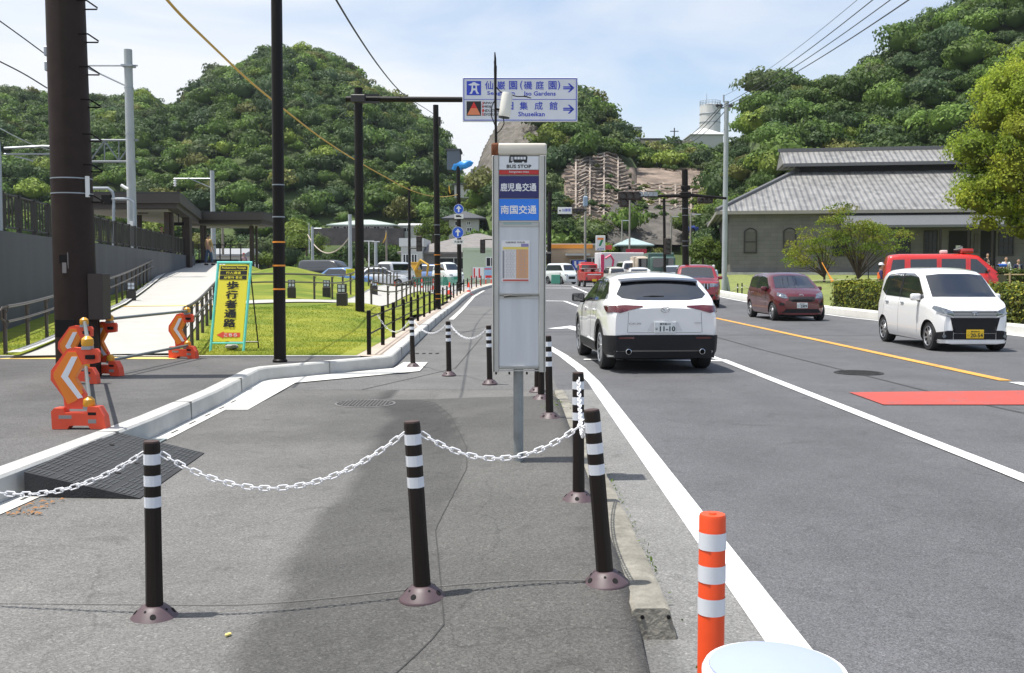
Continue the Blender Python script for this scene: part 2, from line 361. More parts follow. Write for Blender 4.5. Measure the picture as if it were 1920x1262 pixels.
# seams and cracks of the asphalt
CRK = mat('crack_fill', (0.045, 0.044, 0.043), 0.95)
k = MB(); q = [(seam(y)+0.006*nz(0, y, 9), y) for y in frange(2.2, 11.8, 0.12)]
strip('pavement_seam', q, -0.003, 0.003, lambda x, y: pav_z(x, y)+0.003, CRK, dens=0.1)
strip('pavement_seam', [(-3.3, 4.60), (0.5, 4.50)], -0.002, 0.002, lambda x, y: pav_z(x, y)+0.003, CRK, dens=0.1)
strip('pavement_seam', [(-3.3, 4.608), (0.5, 4.508)], -0.0018, 0.0018, lambda x, y: pav_z(x, y)+0.0035, mat('pale_seam', (0.17, 0.165, 0.16), 0.9), dens=0.1)
strip('pavement_seam', [(-2.0, 24.9), (2.0, 24.7), (6.8, 24.4), (11.5, 24.2)], -0.02, 0.02, lambda x, y: zr(y)+0.008, CRK)
strip('pavement_seam', [(-1.95, 13.1), (-0.9, 16), (-0.7, 24)], -0.008, 0.008, lambda x, y: zr(y)+0.008, CRK)
strip('pavement_seam', [(-1.4, 24.5), (-0.4, 30), (0.2, 40)], -0.012, 0.012, lambda x, y: zr(y)+0.008, CRK)
# concrete gutter between the kerb block and the road
def gut_col(x, y):
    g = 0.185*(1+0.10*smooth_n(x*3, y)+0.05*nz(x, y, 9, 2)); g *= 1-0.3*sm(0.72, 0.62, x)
    return (g, g*0.985, g*0.95)
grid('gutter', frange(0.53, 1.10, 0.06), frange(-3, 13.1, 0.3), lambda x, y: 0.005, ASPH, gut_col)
# raised forecourt, dark asphalt
def fore_col(x, y):
    n = smooth_n(x*0.8, y*0.8); g = 0.098+0.02*n+0.012*nz(x, y, 5, 3)+0.015*nz(x, y, 0.9, 8); return (g*1.03, g, g*0.98)
grid('forecourt', frange(-15, -1.9, 0.1), frange(-3, 15.9, 0.12), lambda x, y: 0.19, ASPH, fore_col, lambda x, y: x < kx(y)-0.13 and not (y > 13.4 and x > interp([(-3.45, 13.3), (-3.14, 14.5), (-2.2, 15.75), (-2.1, 16)], y)-0.02))
# kerb: extruded profile
def kerb_sweep(name, path, prof, zf, m, lab=None):
    k = MB(); n = len(prof); rs = []
    O = [offs(path, -u) for u, _ in prof]
    for i in range(len(path)): rs.append([(O[j][i][0], O[j][i][1], zf(path[i][0], path[i][1])+prof[j][1]) for j in range(n)])
    k.rings(rs, True); o = k.build(name, m, ang=25); o['kind'] = 'structure'; return o
KERBM = mat('kerb_concrete', (0.47, 0.465, 0.44), 0.85, bump=0.15, bscale=80, var=0.16, vscale=2.2)
kerb_sweep('kerb', KPS, [(0.0, -0.05), (0.012, 0.175), (0.03, 0.195), (0.18, 0.198), (0.185, -0.05)], lambda x, y: zr(y), KERBM)
k = MB()
for i in range(len(KPS)-1):       # joints between kerb stones
    a, b = KPS[i], KPS[i+1]; n = max(1, int(math.dist(a, b)/2.0))
    if b[1] > 40: break
    for j in range(n):
        t = (j+0.5)/n; x = a[0]+(b[0]-a[0])*t; y = a[1]+(b[1]-a[1])*t; d = math.atan2(b[1]-a[1], b[0]-a[0])
        if math.dist(a, b) < 0.9 and i % 4: continue
        k.box((x-0.09*math.sin(d), y+0.09*math.cos(d), 0.1), (0.004, 0.1865, 0.2012), rz=d)
o = k.build('kerb_joint', mat('joint', (0.22, 0.22, 0.21), 0.9)); o['kind'] = 'structure'
DRN = mat('drain_concrete', (0.60, 0.59, 0.55), 0.8, bump=0.1, bscale=100, var=0.1, vscale=4)
dp = [p for p in KPS if p[1] < 16.5]
k = MB(); sp_ = [p for p in dp if p[1] < 11.6]+[(kx(11.7), 11.7)]; A = offs(sp_, 0.002); B = offs(sp_, 0.16)
k.rings([[(A[i][0], A[i][1], 0.018), (B[i][0], B[i][1], 0.018)] for i in range(len(sp_))], False, closed=False)
apx = [(402, 764), (408, 768), (464.6, 768), (554, 717.5), (787, 695.5), (802, 679), (757, 679), (738, 690), (488, 716)]
AP = [gp(px, py, 0.0176) for px, py in apx]; AP[-1].x = -3.50; AP[-1].y = 14.1; k.add(AP, [(0, 1, 2, 8), (2, 3, 8), (3, 4, 7, 8), (4, 5, 6, 7)])
o = k.build('drain_channel', DRN); o['kind'] = 'structure'
k = MB()
for y in frange(5.1, 11.8, 0.55):
    if abs(y-8.85) < 0.4: continue
    k.box((kx(y)+0.085, y, 0.0195), (0.018, 0.2, 0.004))
for y in frange(-1.9, -1.4, 0.12): k.box((y, 18.9, 0.013), (0.06, 0.16, 0.004))
o = k.build('drain_slot', CRK); o['kind'] = 'structure'
strip('gutter_line', [(-2.02, 32.3), (-2.07, 38), (-2.15, 46), (-2.2, 56), (-1.9, 66)], 0, 0.16, lambda x, y: zr(y)+0.012, DRN)
# beige strip beside the fence and thin edging of the lawn
BEI = mat('beige_paving', (0.46, 0.38, 0.31), 0.9, bump=0.1, var=0.12, vscale=3)
fp = [p for p in KPS if p[1] > 15.6]
strip('fence_strip', fp, -0.66, -0.18, lambda x, y: zr(y)+0.196, BEI)
k = MB(); k.box((-8.6, 15.95, 0.13), (12.4, 0.09, 0.17)); o = k.build('lawn_edging', CONC); o['kind'] = 'structure'
# lawn
GRS = mat('lawn_grass', (0.17, 0.24, 0.025), 0.9, spec=0.15, bump=0.3, bscale=45, attr='col', var=0.24, vscale=26)
def lawn_col(x, y):
    n = nz(x, y, 0.35, 1)*0.6+nz(x, y, 1.3, 4)*0.4+nz(x*0.6, y*3.0, 0.9, 6)*0.5; t = max(0, min(1, 0.42+n*0.95))
    a, b = (0.10, 0.155, 0.020), (0.29, 0.29, 0.045); return tuple(a[i]*(1-t)+b[i]*t for i in range(3))
def lkeep(x, y): return x < kx(y)-0.50
grid('lawn', frange(-24, -2.5, 0.25), frange(16.0, 66, 0.3), lambda x, y: lawn_z(x, y)-0.5*sm(50, 55, y)*sm(-9, -7, x), GRS, lawn_col, lkeep)
# paths
PTH = mat('path_concrete', (0.44, 0.425, 0.39), 0.85, bump=0.08, bscale=120, var=0.08, vscale=2)
RP = [(-6.55, 15.92)]+[(xramp(y), y) for y in frange(17, 62, 1.5)]
pz = lambda x, y: lawn_z(x, y)+0.035
strip('ramp_path', RP, -1.12, 1.14, pz, PTH, dens=0.4)
strip('ramp_kerb', RP, -1.30, -1.10, lambda x, y: pz(x, y)+0.06, CONC, dens=0.4)
strip('ramp_kerb', RP[8:], 1.20, 1.34, lambda x, y: pz(x, y)+0.06, CONC, dens=0.4)
PP = smooth_path([(-8.4, 27.9), (-6.8, 28.8), (-5.4, 30.2), (-4.8, 33), (-4.9, 40), (-5.2, 56)], 2)
strip('path', PP, -0.75, 0.6, lambda x, y: lawn_z(x, y)+0.03, PTH, dens=0.3)
TAC = mat('tactile_yellow', (0.80, 0.55, 0.16), 0.7, var=0.08, vscale=8)
k = MB(); k.quad((-8.0, 15.55, 0.196), (-5.15, 15.55, 0.196), (-5.45, 15.88, 0.196), (-7.7, 15.88, 0.196)); o = k.build('tactile_paving', TAC); o['kind'] = 'structure'
strip('tactile_paving', [(-10.3, 26.6), (-7.9, 27.2)], -0.15, 0.15, lambda x, y: lawn_z(x, y)+0.045, TAC, dens=0.2)
# parking lot beyond the lawn
PKL = mat('lot_concrete', (0.30, 0.295, 0.285), 0.85, var=0.08, vscale=0.6)
grid('parking_lot', frange(-40, -2.4, 2), frange(53, 132, 2), lambda x, y: zr(y)+0.08*(1-sm(53, 60, y))+0.01, PKL, keep=lambda x, y: x < kx(min(y, 79))-0.2)
# painted markings
def worn(col, under=(0.10, 0.10, 0.105), amt=0.55):
    def fn(t, b, c):
        n = t.nodes.new('ShaderNodeTexNoise'); n.inputs['Scale'].default_value = 3.5; n.inputs['Detail'].default_value = 12; n.inputs['Roughness'].default_value = 0.78; t.links.new(c.outputs['Object'], n.inputs[0])
        r = t.nodes.new('ShaderNodeMapRange'); r.inputs[1].default_value = amt; r.inputs[2].default_value = amt+0.12; t.links.new(n.outputs[0], r.inputs[0])
        g = t.nodes.new('ShaderNodeTexNoise'); g.inputs['Scale'].default_value = 0.8; g.inputs['Detail'].default_value = 8; t.links.new(c.outputs['Object'], g.inputs[0])
        q = t.nodes.new('ShaderNodeMapRange'); q.inputs[1].default_value = 0.3; q.inputs[2].default_value = 0.7; q.inputs[3].default_value = 0.82; q.inputs[4].default_value = 1.05; t.links.new(g.outputs[0], q.inputs[0])
        v = t.nodes.new('ShaderNodeVectorMath'); v.operation = 'SCALE'; v.inputs[0].default_value = col; t.links.new(q.outputs[0], v.inputs['Scale'])
        m = t.nodes.new('ShaderNodeMix'); m.data_type = 'RGBA'; m.inputs[7].default_value = (*under, 1); t.links.new(v.outputs[0], m.inputs[6]); t.links.new(r.outputs[0], m.inputs[0]); t.links.new(m.outputs[2], b.inputs['Base Color'])
    return fn
PNT = mat('road_paint_white', (0.8, 0.8, 0.8), 0.6, fn=worn((0.76, 0.76, 0.75)))
PNO = mat('road_paint_orange', (0.8, 0.36, 0.045), 0.6, fn=worn((0.74, 0.36, 0.06), amt=0.545))
PNR = mat('road_paint_red', (0.62, 0.1, 0.075), 0.7, fn=worn((0.47, 0.075, 0.055), amt=0.545))
mz = lambda x, y: zr(y)+0.009
EL = [(1.135, -3), (1.135, 14), (1.08, 16.0), (0.93, 18.5), (0.70, 21), (0.35, 24), (0.0, 28), (-0.3, 34)]
strip('edge_line', EL, -0.085, 0.085, mz, PNT, dens=0.4)
strip('lane_line', [(3.86, 0), (3.80, 8), (3.66, 17.6)], -0.075, 0.075, mz, PNT)
strip('stop_line', [(3.66, 17.3), (1.25, 17.6)], -0.1, 0.1, lambda x, y: mz(x, y)+0.004, PNT)
for i in range(6): strip('hatch_line', [(3.55, 18.1+i*0.55), (3.0, 18.25+i*0.55)], -0.09, 0.09, mz, PNT)
strip('lane_line', [(3.62, 17.6), (3.4, 24), (3.3, 30)], -0.07, 0.07, mz, PNT)
strip('centre_line', [(7.02, 0), (6.98, 14.0)], -0.09, 0.09, mz, PNT)
strip('centre_line', [(6.95, 14.2), (6.72, 33), (6.5, 46)], -0.09, 0.09, mz, PNO)
o = MB().quad((4.28, 11.6, 0.010), (6.75, 11.6, 0.010), (6.75, 13.0, 0.010), (4.28, 12.8, 0.010)).build('red_road_patch', PNR); o['kind'] = 'structure'
strip('verge_line', [(13.0, 12), (12.1, 24), (11.25, 34), (11.3, 46), (11.6, 70)], -0.08, 0.08, mz, PNT)
# arrow on the near lane, further lane marks
k = MB(); zz = 0.010
k.add([(0.95, 27.2, zz), (1.65, 28.6, zz), (2.0, 27.4, zz), (1.72, 27.4, zz), (2.35, 22.5, zz), (2.15, 22.5, zz), (1.5, 27.3, zz), (1.2, 27.0, zz)], [(0, 1, 2, 3, 6, 7), (3, 4, 5, 6)])
k.build('lane_arrow', PNT)['kind'] = 'structure'
strip('stop_line', [(1.2, 50.5), (2.6, 50.0)], -0.2, 0.2, mz, PNT)
strip('lane_line', [(2.6, 50.0), (3.0, 42)], -0.09, 0.09, mz, PNT)
strip('crossing_line', [(1.2, 72), (7.5, 71)], -0.25, 0.25, mz, PNT)
strip('crossing_line', [(1.5, 80), (6.5, 79)], -0.25, 0.25, mz, PNT)
strip('lane_line', [(4.6, 62), (4.5, 76)], -0.09, 0.09, mz, PNT)
strip('pavement_seam', [(4.6, 30), (4.9, 20), (5.4, 12), (6.0, 8)], -0.012, 0.012, mz, CRK)
# right verge: broad pale kerb and pavement
RK = [(13.1, 12), (12.15, 24), (11.5, 34), (11.55, 46), (11.9, 70), (12.2, 100)]
kerb_sweep('verge_kerb', smooth_path(RK, 2), [(0.0, 0.22), (-0.55, 0.24), (-0.6, -0.05), (0.03, -0.05)][::-1], lambda x, y: zr(y), mat('verge_concrete', (0.62, 0.61, 0.57), 0.85, var=0.08, vscale=2))
SHL = mat('verge_lawn', (0.17, 0.20, 0.05), 0.9, bump=0.4, bscale=30, var=0.3, vscale=3)
grid('verge_lawn', frange(12.3, 60, 0.8), frange(40, 100, 1.2), lambda x, y: land(x, y)+0.02, SHL)
grid('verge_soil', frange(12.5, 60, 0.9), frange(16, 40, 1), lambda x, y: land(x, y)+0.02, mat('verge_soil', (0.16, 0.13, 0.09), 0.95, var=0.3, vscale=3), keep=lambda x, y: x > interp(RK, y)+0.5)
# short grass blades on the front of the lawn
def grass_blades():
    r = np.random.default_rng(3); n = 42000
    x = r.uniform(-9.5, -2.75, n); y = 16.05+(r.random(n)**1.7)*11
    z = np.array([lawn_z(a, b) for a, b in zip(x, y)]); ok = (np.abs(x-np.array([xramp(b) for b in y])) > 1.42)
    x, y, z = x[ok], y[ok], z[ok]; n = len(x); a = r.uniform(0, 2*PI, n); w = 0.008+0.004*r.random(n)+0.0006*(y-16); h = 0.012+0.022*r.random(n)
    dx, dy = np.cos(a)*w, np.sin(a)*w; lx, ly = r.normal(0, 0.018, n), r.normal(0, 0.018, n)
    V = np.stack([np.stack([x-dx, y-dy, z-0.005], 1), np.stack([x+dx, y+dy, z-0.005], 1), np.stack([x+lx, y+ly, z+h], 1)], 1).reshape(-1, 3)
    me = bpy.data.meshes.new('grass'); me.vertices.add(3*n); me.vertices.foreach_set('co', V.ravel()); me.loops.add(3*n); me.loops.foreach_set('vertex_index', np.arange(3*n))
    me.polygons.add(n); me.polygons.foreach_set('loop_start', np.arange(n)*3); me.polygons.foreach_set('loop_total', np.full(n, 3)); me.materials.append(leafmat('grass_blades', 0.45)); me.update(calc_edges=True)
    colattr(me, np.repeat([[c*1.75 for c in lawn_col(a, b)] for a, b in zip(x, y)], 3, axis=0))
    tag(link('grass', me), 'short mown grass on the front of the lawn', 'grass', kind='stuff')
grass_blades()
# ================================================================ HILLS AND WOODS
def leaf_mesh(name, V, C, m, parent=None, kinds=None, solid=None):
    """V: (n,4,3) quads, C: (n,3) colours"""
    n = len(V); me = bpy.data.meshes.new(name)
    SV, SF, SC = solid if solid else (np.zeros((0, 3)), np.zeros((0, 3), int), np.zeros((0, 3)))
    ns = len(SV); nf = len(SF)
    me.vertices.add(4*n+ns); me.vertices.foreach_set('co', np.concatenate([V.reshape(-1, 3), SV]).astype(np.float32).ravel())
    me.loops.add(4*n+3*nf); me.loops.foreach_set('vertex_index', np.concatenate([np.arange(4*n), (SF+4*n).ravel()]).astype(np.int32))
    me.polygons.add(n+nf); me.polygons.foreach_set('loop_start', np.concatenate([np.arange(n)*4, 4*n+np.arange(nf)*3]).astype(np.int32)); me.polygons.foreach_set('loop_total', np.concatenate([np.full(n, 4), np.full(nf, 3)]).astype(np.int32))
    me.materials.append(m); me.update(calc_edges=True)
    colattr(me, np.concatenate([np.repeat(C, 4, axis=0), SC]))
    return link(name, me, parent)
LEAF = leafmat('leaves')
def unit(r, n):
    v = r.normal(size=(n, 3)); return v/np.linalg.norm(v, axis=1, keepdims=True)
def quads_on(r, P, Nn, size, asp=0.7):
    n = len(P); t = np.cross(Nn, unit(r, n)); t /= np.linalg.norm(t, axis=1, keepdims=True)+1e-9; b = np.cross(Nn, t)
    s = (size*(0.6+0.8*r.random(n)))[:, None]; t = t*s; b = b*s*asp
    return np.stack([P-t, P-b*0.9, P+t, P+b], 1)
def crown_proto(seed, nq, ls, lobes=12, flat=0.75):
    """unit crown: leaf clumps over the shells of several lobes"""
    r = np.random.default_rng(seed); cs = []
    for i in range(lobes):
        a = r.uniform(0, 2*PI); q = r.uniform(0.35, 0.9) if i else 0; z = r.uniform(-0.15, 0.6)*(1.25-q) if i else 0.3
        cs.append((q*math.cos(a), q*math.sin(a), z, r.uniform(0.24, 0.42) if i else 0.55))
    cs = np.array(cs); idx = r.choice(lobes, nq, p=cs[:, 3]**2/np.sum(cs[:, 3]**2)); d = unit(r, nq); d[:, 2] = np.abs(d[:, 2])*1.1-0.25*r.random(nq); d /= np.linalg.norm(d, axis=1, keepdims=True)
    P = cs[idx, :3]+d*cs[idx, 3:4]*(0.82+0.26*r.random((nq, 1))); P[:, 2] *= flat
    Nn = d+unit(r, nq)*0.55; Nn /= np.linalg.norm(Nn, axis=1, keepdims=True)
    return quads_on(r, P, Nn, np.full(nq, ls)), idx
def ico(sub=1):
    bm = bmesh.new(); bmesh.ops.create_icosphere(bm, subdivisions=sub, radius=1.0); bm.verts.index_update()
    V = np.array([v.co[:] for v in bm.verts]); Fc = np.array([[v.index for v in f.verts] for f in bm.faces]); bm.free(); return V, Fc
ICO = ico(1)
GREENS = 1.0*np.array([(0.075, 0.125, 0.030), (0.095, 0.160, 0.034), (0.125, 0.200, 0.038), (0.058, 0.098, 0.030), (0.190, 0.250, 0.042), (0.100, 0.135, 0.050), (0.066, 0.112, 0.044), (0.160, 0.170, 0.045)])
def forest(name, pts, label, nq=260, ls=0.14, seed=1, wt=None, fade=1.0):
    """pts: (x,y,z,radius); one mass of crowns"""
    r = np.random.default_rng(seed); protos = [crown_proto(seed*10+i, nq, ls) for i in range(7)]
    Vs, Cs, SV, SF, SC = [], [], [], [], []; no = 0
    for (x, y, z, rad) in pts:
        Q, idx = protos[r.integers(7)]; a = r.uniform(0, 2*PI); ca, sa = math.cos(a), math.sin(a)
        hh = r.uniform(0.9, 1.35); M = np.array([[ca, -sa, 0], [sa, ca, 0], [0, 0, 1]])*rad; M[2, 2] *= hh
        V = Q @ M.T+np.array([x, y, z]); c = GREENS[r.choice(8, p=wt)]*r.uniform(0.75, 1.3)*fade
        cc = c[None, :]*(0.72+0.56*r.random((len(Q), 1)))*(1+0.12*np.sin(idx*2.3))[:, None]
        Vs.append(V); Cs.append(cc)
        sv = ICO[0]*np.array([rad*0.60, rad*0.60, rad*0.42*hh])*(0.9+0.2*r.random((len(ICO[0]), 1)))+np.array([x, y, z+rad*0.10*hh]); SV.append(sv); SF.append(ICO[1]+no); no += len(sv); SC.append(np.tile(c*0.95, (len(sv), 1)))  # unseen solid blob added inside each crown to block the light
    o = leaf_mesh(name, np.concatenate(Vs), np.concatenate(Cs), LEAF, solid=(np.concatenate(SV), np.concatenate(SF), np.concatenate(SC)))
    tag(o, label, 'wood', kind='stuff'); return o
HILLM = mat('hill_undergrowth', (0.065, 0.095, 0.028), 0.95, var=0.4, vscale=0.15)
def sil(pts, px):
    if px <= pts[0][0]: return pts[0][1]
    for a, b in zip(pts, pts[1:]):
        if px <= b[0]: return a[1]+(b[1]-a[1])*(px-a[0])/(b[0]-a[0])
    return pts[-1][1]
class Hill:
    """a hill as a height field over the land: its ridge line is given by bearings (px) and heights"""
    def __init__(s, skyline, y0, y1, yb, base=460, tree=5.0, gully=0.0, seed=0):
        s.sk = skyline; s.y0 = y0; s.y1 = y1; s.yb = yb; s.base = base; s.tree = tree; s.g = gully; s.seed = seed
    def z(s, x, y):
        px = 960+F*x/y; t = (y-s.y0)/(s.y1-s.y0); zt = H+(509-sil(s.sk, px))/F*s.y1-s.tree
        g = s.g*(noise.noise(Vector((x*0.018+s.seed, y*0.012, 0)))+0.5*noise.noise(Vector((x*0.05, y*0.03, s.seed))))
        if t <= 1: k = max(0, t); k = k*(0.55+0.45*k) if t > 0 else 0; return 0.4+(zt-0.4)*(1-(1-t)**1.7 if t > 0 else 0)+g*math.sin(PI*max(0, min(1, t)))
        return zt-(y-s.y1)*0.55
    def mesh(s, name, pa, pb, step=18):
        k = []; ys = frange(s.y0-2, s.yb, 7); pxs = frange(pa, pb, step); n = len(pxs)
        vs = []
        for y in ys:
            for p in pxs: x = (p-960)/F*y; vs.append((x, y, s.z(x, y)-0.3))
        fs = [(j*n+i, j*n+i+1, (j+1)*n+i+1, (j+1)*n+i) for j in range(len(ys)-1) for i in range(n-1)]
        me = bpy.data.meshes.new(name); me.from_pydata(vs, [], fs); me.materials.append(HILLM); me.polygons.foreach_set('use_smooth', [True]*len(me.polygons)); o = link(name, me); o['kind'] = 'structure'; return o
    def scatter(s, pa, pb, sp, r0, r1, seed, skip=None, ya=None, yb=None):
        rr = random.Random(seed); out = []; y = ya or s.y0
        while y < (yb or s.y1+14):
            xa, xb = (pa-960)/F*y, (pb-960)/F*y; x = xa
            while x < xb:
                X = x+rr.uniform(-.45, .45)*sp; Y = y+rr.uniform(-.45, .45)*sp; z = s.z(X, Y)
                px = 960+F*X/Y; py = 509-(z+2-H)/Y*F
                if not (skip and skip(px, py, X, Y)) and z > -2:
                    r_ = r0+(r1-r0)*rr.random()**1.5; r_ *= 1.3 if rr.random() < 0.12 else 1; out.append((X, Y, z+r_*rr.uniform(0.15, 0.7), r_))
                x += sp
            y += sp*0.8
        return out
SKL = [(-700, 190), (-300, 150), (0, 158), (60, 165), (165, 172), (240, 165), (290, 158), (315, 176), (352, 176), (362, 150), (400, 120), (430, 108), (470, 98), (490, 82), (545, 75), (600, 88), (650, 110), (680, 138), (700, 150), (740, 160), (790, 195), (815, 215), (840, 250), (852, 290), (875, 345), (910, 420), (960, 470)]
hl = Hill(SKL, 150, 300, 350, tree=8.5, gully=9, seed=3); hl.mesh('hill', -500, 960)
def skipL(px, py, x, y): return (600 < px < 745 and 400 < py < 475 and y < 190) or py > 497
forest('hillside_wood', hl.scatter(-60, 915, 3.4, 1.6, 3.7, 5, skipL), 'dense evergreen wood covering the steep hill on the left behind the station', 560, 0.074, 11, wt=[.17, .17, .14, .17, .05, .13, .12, .05])
SKM = [(800, 520), (868, 420), (880, 350), (893, 300), (903, 268), (918, 240), (935, 212), (1000, 180), (1083, 170), (1110, 188), (1150, 228), (1185, 256), (1192, 276), (1290, 280), (1360, 278), (1410, 272), (1700, 272)]
hm = Hill(SKM, 118, 190, 260, tree=3.0, gully=1.0, seed=8); hm.mesh('hill', 800, 1480, 12)
def skipM(px, py, x, y):
    if px < 880+max(0, (420-py))*0.30 and py < 345: return True
    if py < 250 and px < 1000: return True
    if 870 < px < 1010 and py < 335-(px-930)*0.6: return True
    if 1046 < px < 1364 and 286+abs(px-1120)*0.09 < py < 424: return not (py > 378 and noise.noise(Vector((px*0.022, py*0.05, 2))) > 0.34)
    if 1140 < px < 1300 and 395 < py < 470: return True
    return py > 500
forest('hillside_wood', hm.scatter(860, 1470, 2.9, 1.5, 2.9, 6, skipM), 'green wood on the middle hill above the concrete slope grid and below the white tank', 520, 0.085, 12)
SKR = [(1180, 520), (1300, 420), (1345, 300), (1375, 262), (1398, 215), (1408, 155), (1440, 142), (1500, 134), (1560, 124), (1600, 118), (1632, 92), (1690, 57), (1722, 32), (1760, 4), (1860, -60), (2000, -120), (2400, -160)]
hr = Hill(SKR, 96, 150, 200, tree=4.8, gully=3.0, seed=4); hr.mesh('hill', 1290, 2400)
forest('hillside_wood', hr.scatter(1345, 2060, 2.8, 1.4, 3.4, 7, lambda px, py, x, y: py > 500), 'dark green wood on the steep hill on the right behind the museum roof', 950, 0.061, 13, wt=[.19, .18, .14, .15, .06, .10, .13, .05])
# ================================================================ BUILDINGS AND HILLSIDE WORKS
def hill_at(h, px, py):
    y = h.y0; last = None
    while y < h.y1+5:
        x = (px-960)/F*y; z = h.z(x, y); p = 509-(z-H)/y*F
        if p <= py: return Vector((x, y, z))
        last = Vector((x, y, z)); y += 0.5
    return last
def inpoly(p, poly):
    c = False; j = len(poly)-1
    for i in range(len(poly)):
        if (poly[i][1] > p[1]) != (poly[j][1] > p[1]) and p[0] < (poly[j][0]-poly[i][0])*(p[1]-poly[i][1])/(poly[j][1]-poly[i][1])+poly[i][0]: c = not c
        j = i
    return c
def slope_sheet(h, poly, step, off, m, name, parent, nzs=0.0, nzf=0.3):
    xs = frange(min(p[0] for p in poly), max(p[0] for p in poly), step); ys_ = frange(min(p[1] for p in poly), max(p[1] for p in poly), step)
    n = len(xs); vs = []
    for py in ys_:
        for px in xs:
            v = hill_at(h, px, py); d = nzs*(noise.noise(Vector((v.x*nzf, v.z*nzf*0.6, 1)))+0.5*noise.noise(Vector((v.x*nzf*3, v.z*nzf*2, 4)))); vs.append((v.x, v.y-off-d, v.z+off*0.6))
    fs = [(j*n+i, (j+1)*n+i, (j+1)*n+i+1, j*n+i+1) for j in range(len(ys_)-1) for i in range(n-1) if inpoly(((xs[i]+xs[i+1])/2, (ys_[j]+ys_[j+1])/2), poly)]
    k = MB(); k.v = vs; k.f = fs; k.m = [0]*len(fs); return k.build(name, m, parent)
def lattice(h, poly, dx, dy, off, m, name, parent, w=0.22, seed=0):
    k = MB(); x0, x1 = min(p[0] for p in poly), max(p[0] for p in poly); y0, y1 = min(p[1] for p in poly), max(p[1] for p in poly)
    wob = lambda px, py: py+3.0*math.sin(px*0.06+py*0.02+seed)+1.5*math.sin(px*0.17+seed)
    def run(pts):
        cur = []
        for p in pts+[None]:
            if p is not None and inpoly(p, poly): v = hill_at(h, *p); cur.append((v.x, v.y-off, v.z+off*0.6))
            else:
                if len(cur) > 1: k.tube(cur, w, 4)
                cur = []
    for py in frange(y0, y1, dy): run([(px, wob(px, py)) for px in frange(x0, x1, 4)])
    for px in frange(x0, x1, dx): run([(px, py) for py in frange(y0, y1, 5)])
    return k.build(name, m, parent, flat=True)
SOILM = mat('slope_soil', (0.20, 0.155, 0.125), 0.95, var=0.6, vscale=0.35); BEAM = mat('slope_beam', (0.30, 0.25, 0.21), 0.9, var=0.55, vscale=0.3)
def rock_fn(t, b, c):
    q = t.nodes.new('ShaderNodeMapping'); q.inputs['Scale'].default_value = (0.9, 0.9, 0.22); t.links.new(c.outputs['Object'], q.inputs[0])
    n = t.nodes.new('ShaderNodeTexNoise'); n.inputs['Scale'].default_value = 0.8; n.inputs['Detail'].default_value = 9; n.inputs['Roughness'].default_value = 0.65; t.links.new(q.outputs[0], n.inputs[0])
    r = t.nodes.new('ShaderNodeValToRGB'); e = r.color_ramp.elements; e[0].position = 0.35; e[0].color = (0.075, 0.068, 0.05, 1); e[1].position = 0.62; e[1].color = (0.165, 0.148, 0.13, 1); t.links.new(n.outputs[0], r.inputs[0]); t.links.new(r.outputs[0], b.inputs['Base Color'])
    u = t.nodes.new('ShaderNodeBump'); u.inputs['Strength'].default_value = 0.9; u.inputs['Distance'].default_value = 0.6; t.links.new(n.outputs[0], u.inputs['Height']); t.links.new(u.outputs[0], b.inputs['Normal'])
ROCK = mat('cliff_rock', (0.25, 0.2, 0.18), 0.95, fn=rock_fn)
g = thing('retaining_slope', 'reddish slope held by a wavy concrete grid above the far end of the road', 'slope', (0, 0, 0))
PA = [(1052, 330), (1075, 305), (1110, 294), (1150, 296), (1172, 318), (1182, 345), (1176, 368), (1150, 395), (1130, 418), (1075, 420), (1060, 380)]
PB = [(1176, 320), (1332, 320), (1345, 345), (1352, 372), (1345, 416), (1300, 416), (1200, 398), (1172, 378), (1186, 348)]
slope_sheet(hm, PA, 5, 0.3, SOILM, 'soil_face', g, 0.4); slope_sheet(hm, PB, 5, 0.3, SOILM, 'soil_face', g, 0.5)
lattice(hm, PA, 24, 6.5, 0.75, BEAM, 'grid_beams', g, 0.15); lattice(hm, [(1182, 352), (1350, 356), (1348, 414), (1200, 396), (1175, 378)], 28, 6, 0.8, BEAM, 'grid_beams', g, 0.16, 2)
g = thing('retaining_wall', 'dark stained stone retaining wall below the reddish grid slope', 'wall', (0, 0, 0))
slope_sheet(hm, [(1146, 392), (1235, 388), (1300, 398), (1302, 440), (1275, 468), (1140, 468), (1132, 430)], 5, 0.8, mat('stone_wall', (0.105, 0.095, 0.085), 0.95, var=0.5, vscale=0.6), 'stone_face', g, 0.3)
g = thing('cliff', 'bare grey brown rock face beside the gap between the two hills', 'cliff', (0, 0, 0))
slope_sheet(hm, [(868, 352), (884, 318), (893, 296), (903, 266), (916, 238), (935, 212), (1010, 212), (1012, 262), (985, 300), (930, 340), (900, 352)], 3, 0.9, ROCK, 'rock_face', g, 2.2, 0.55)

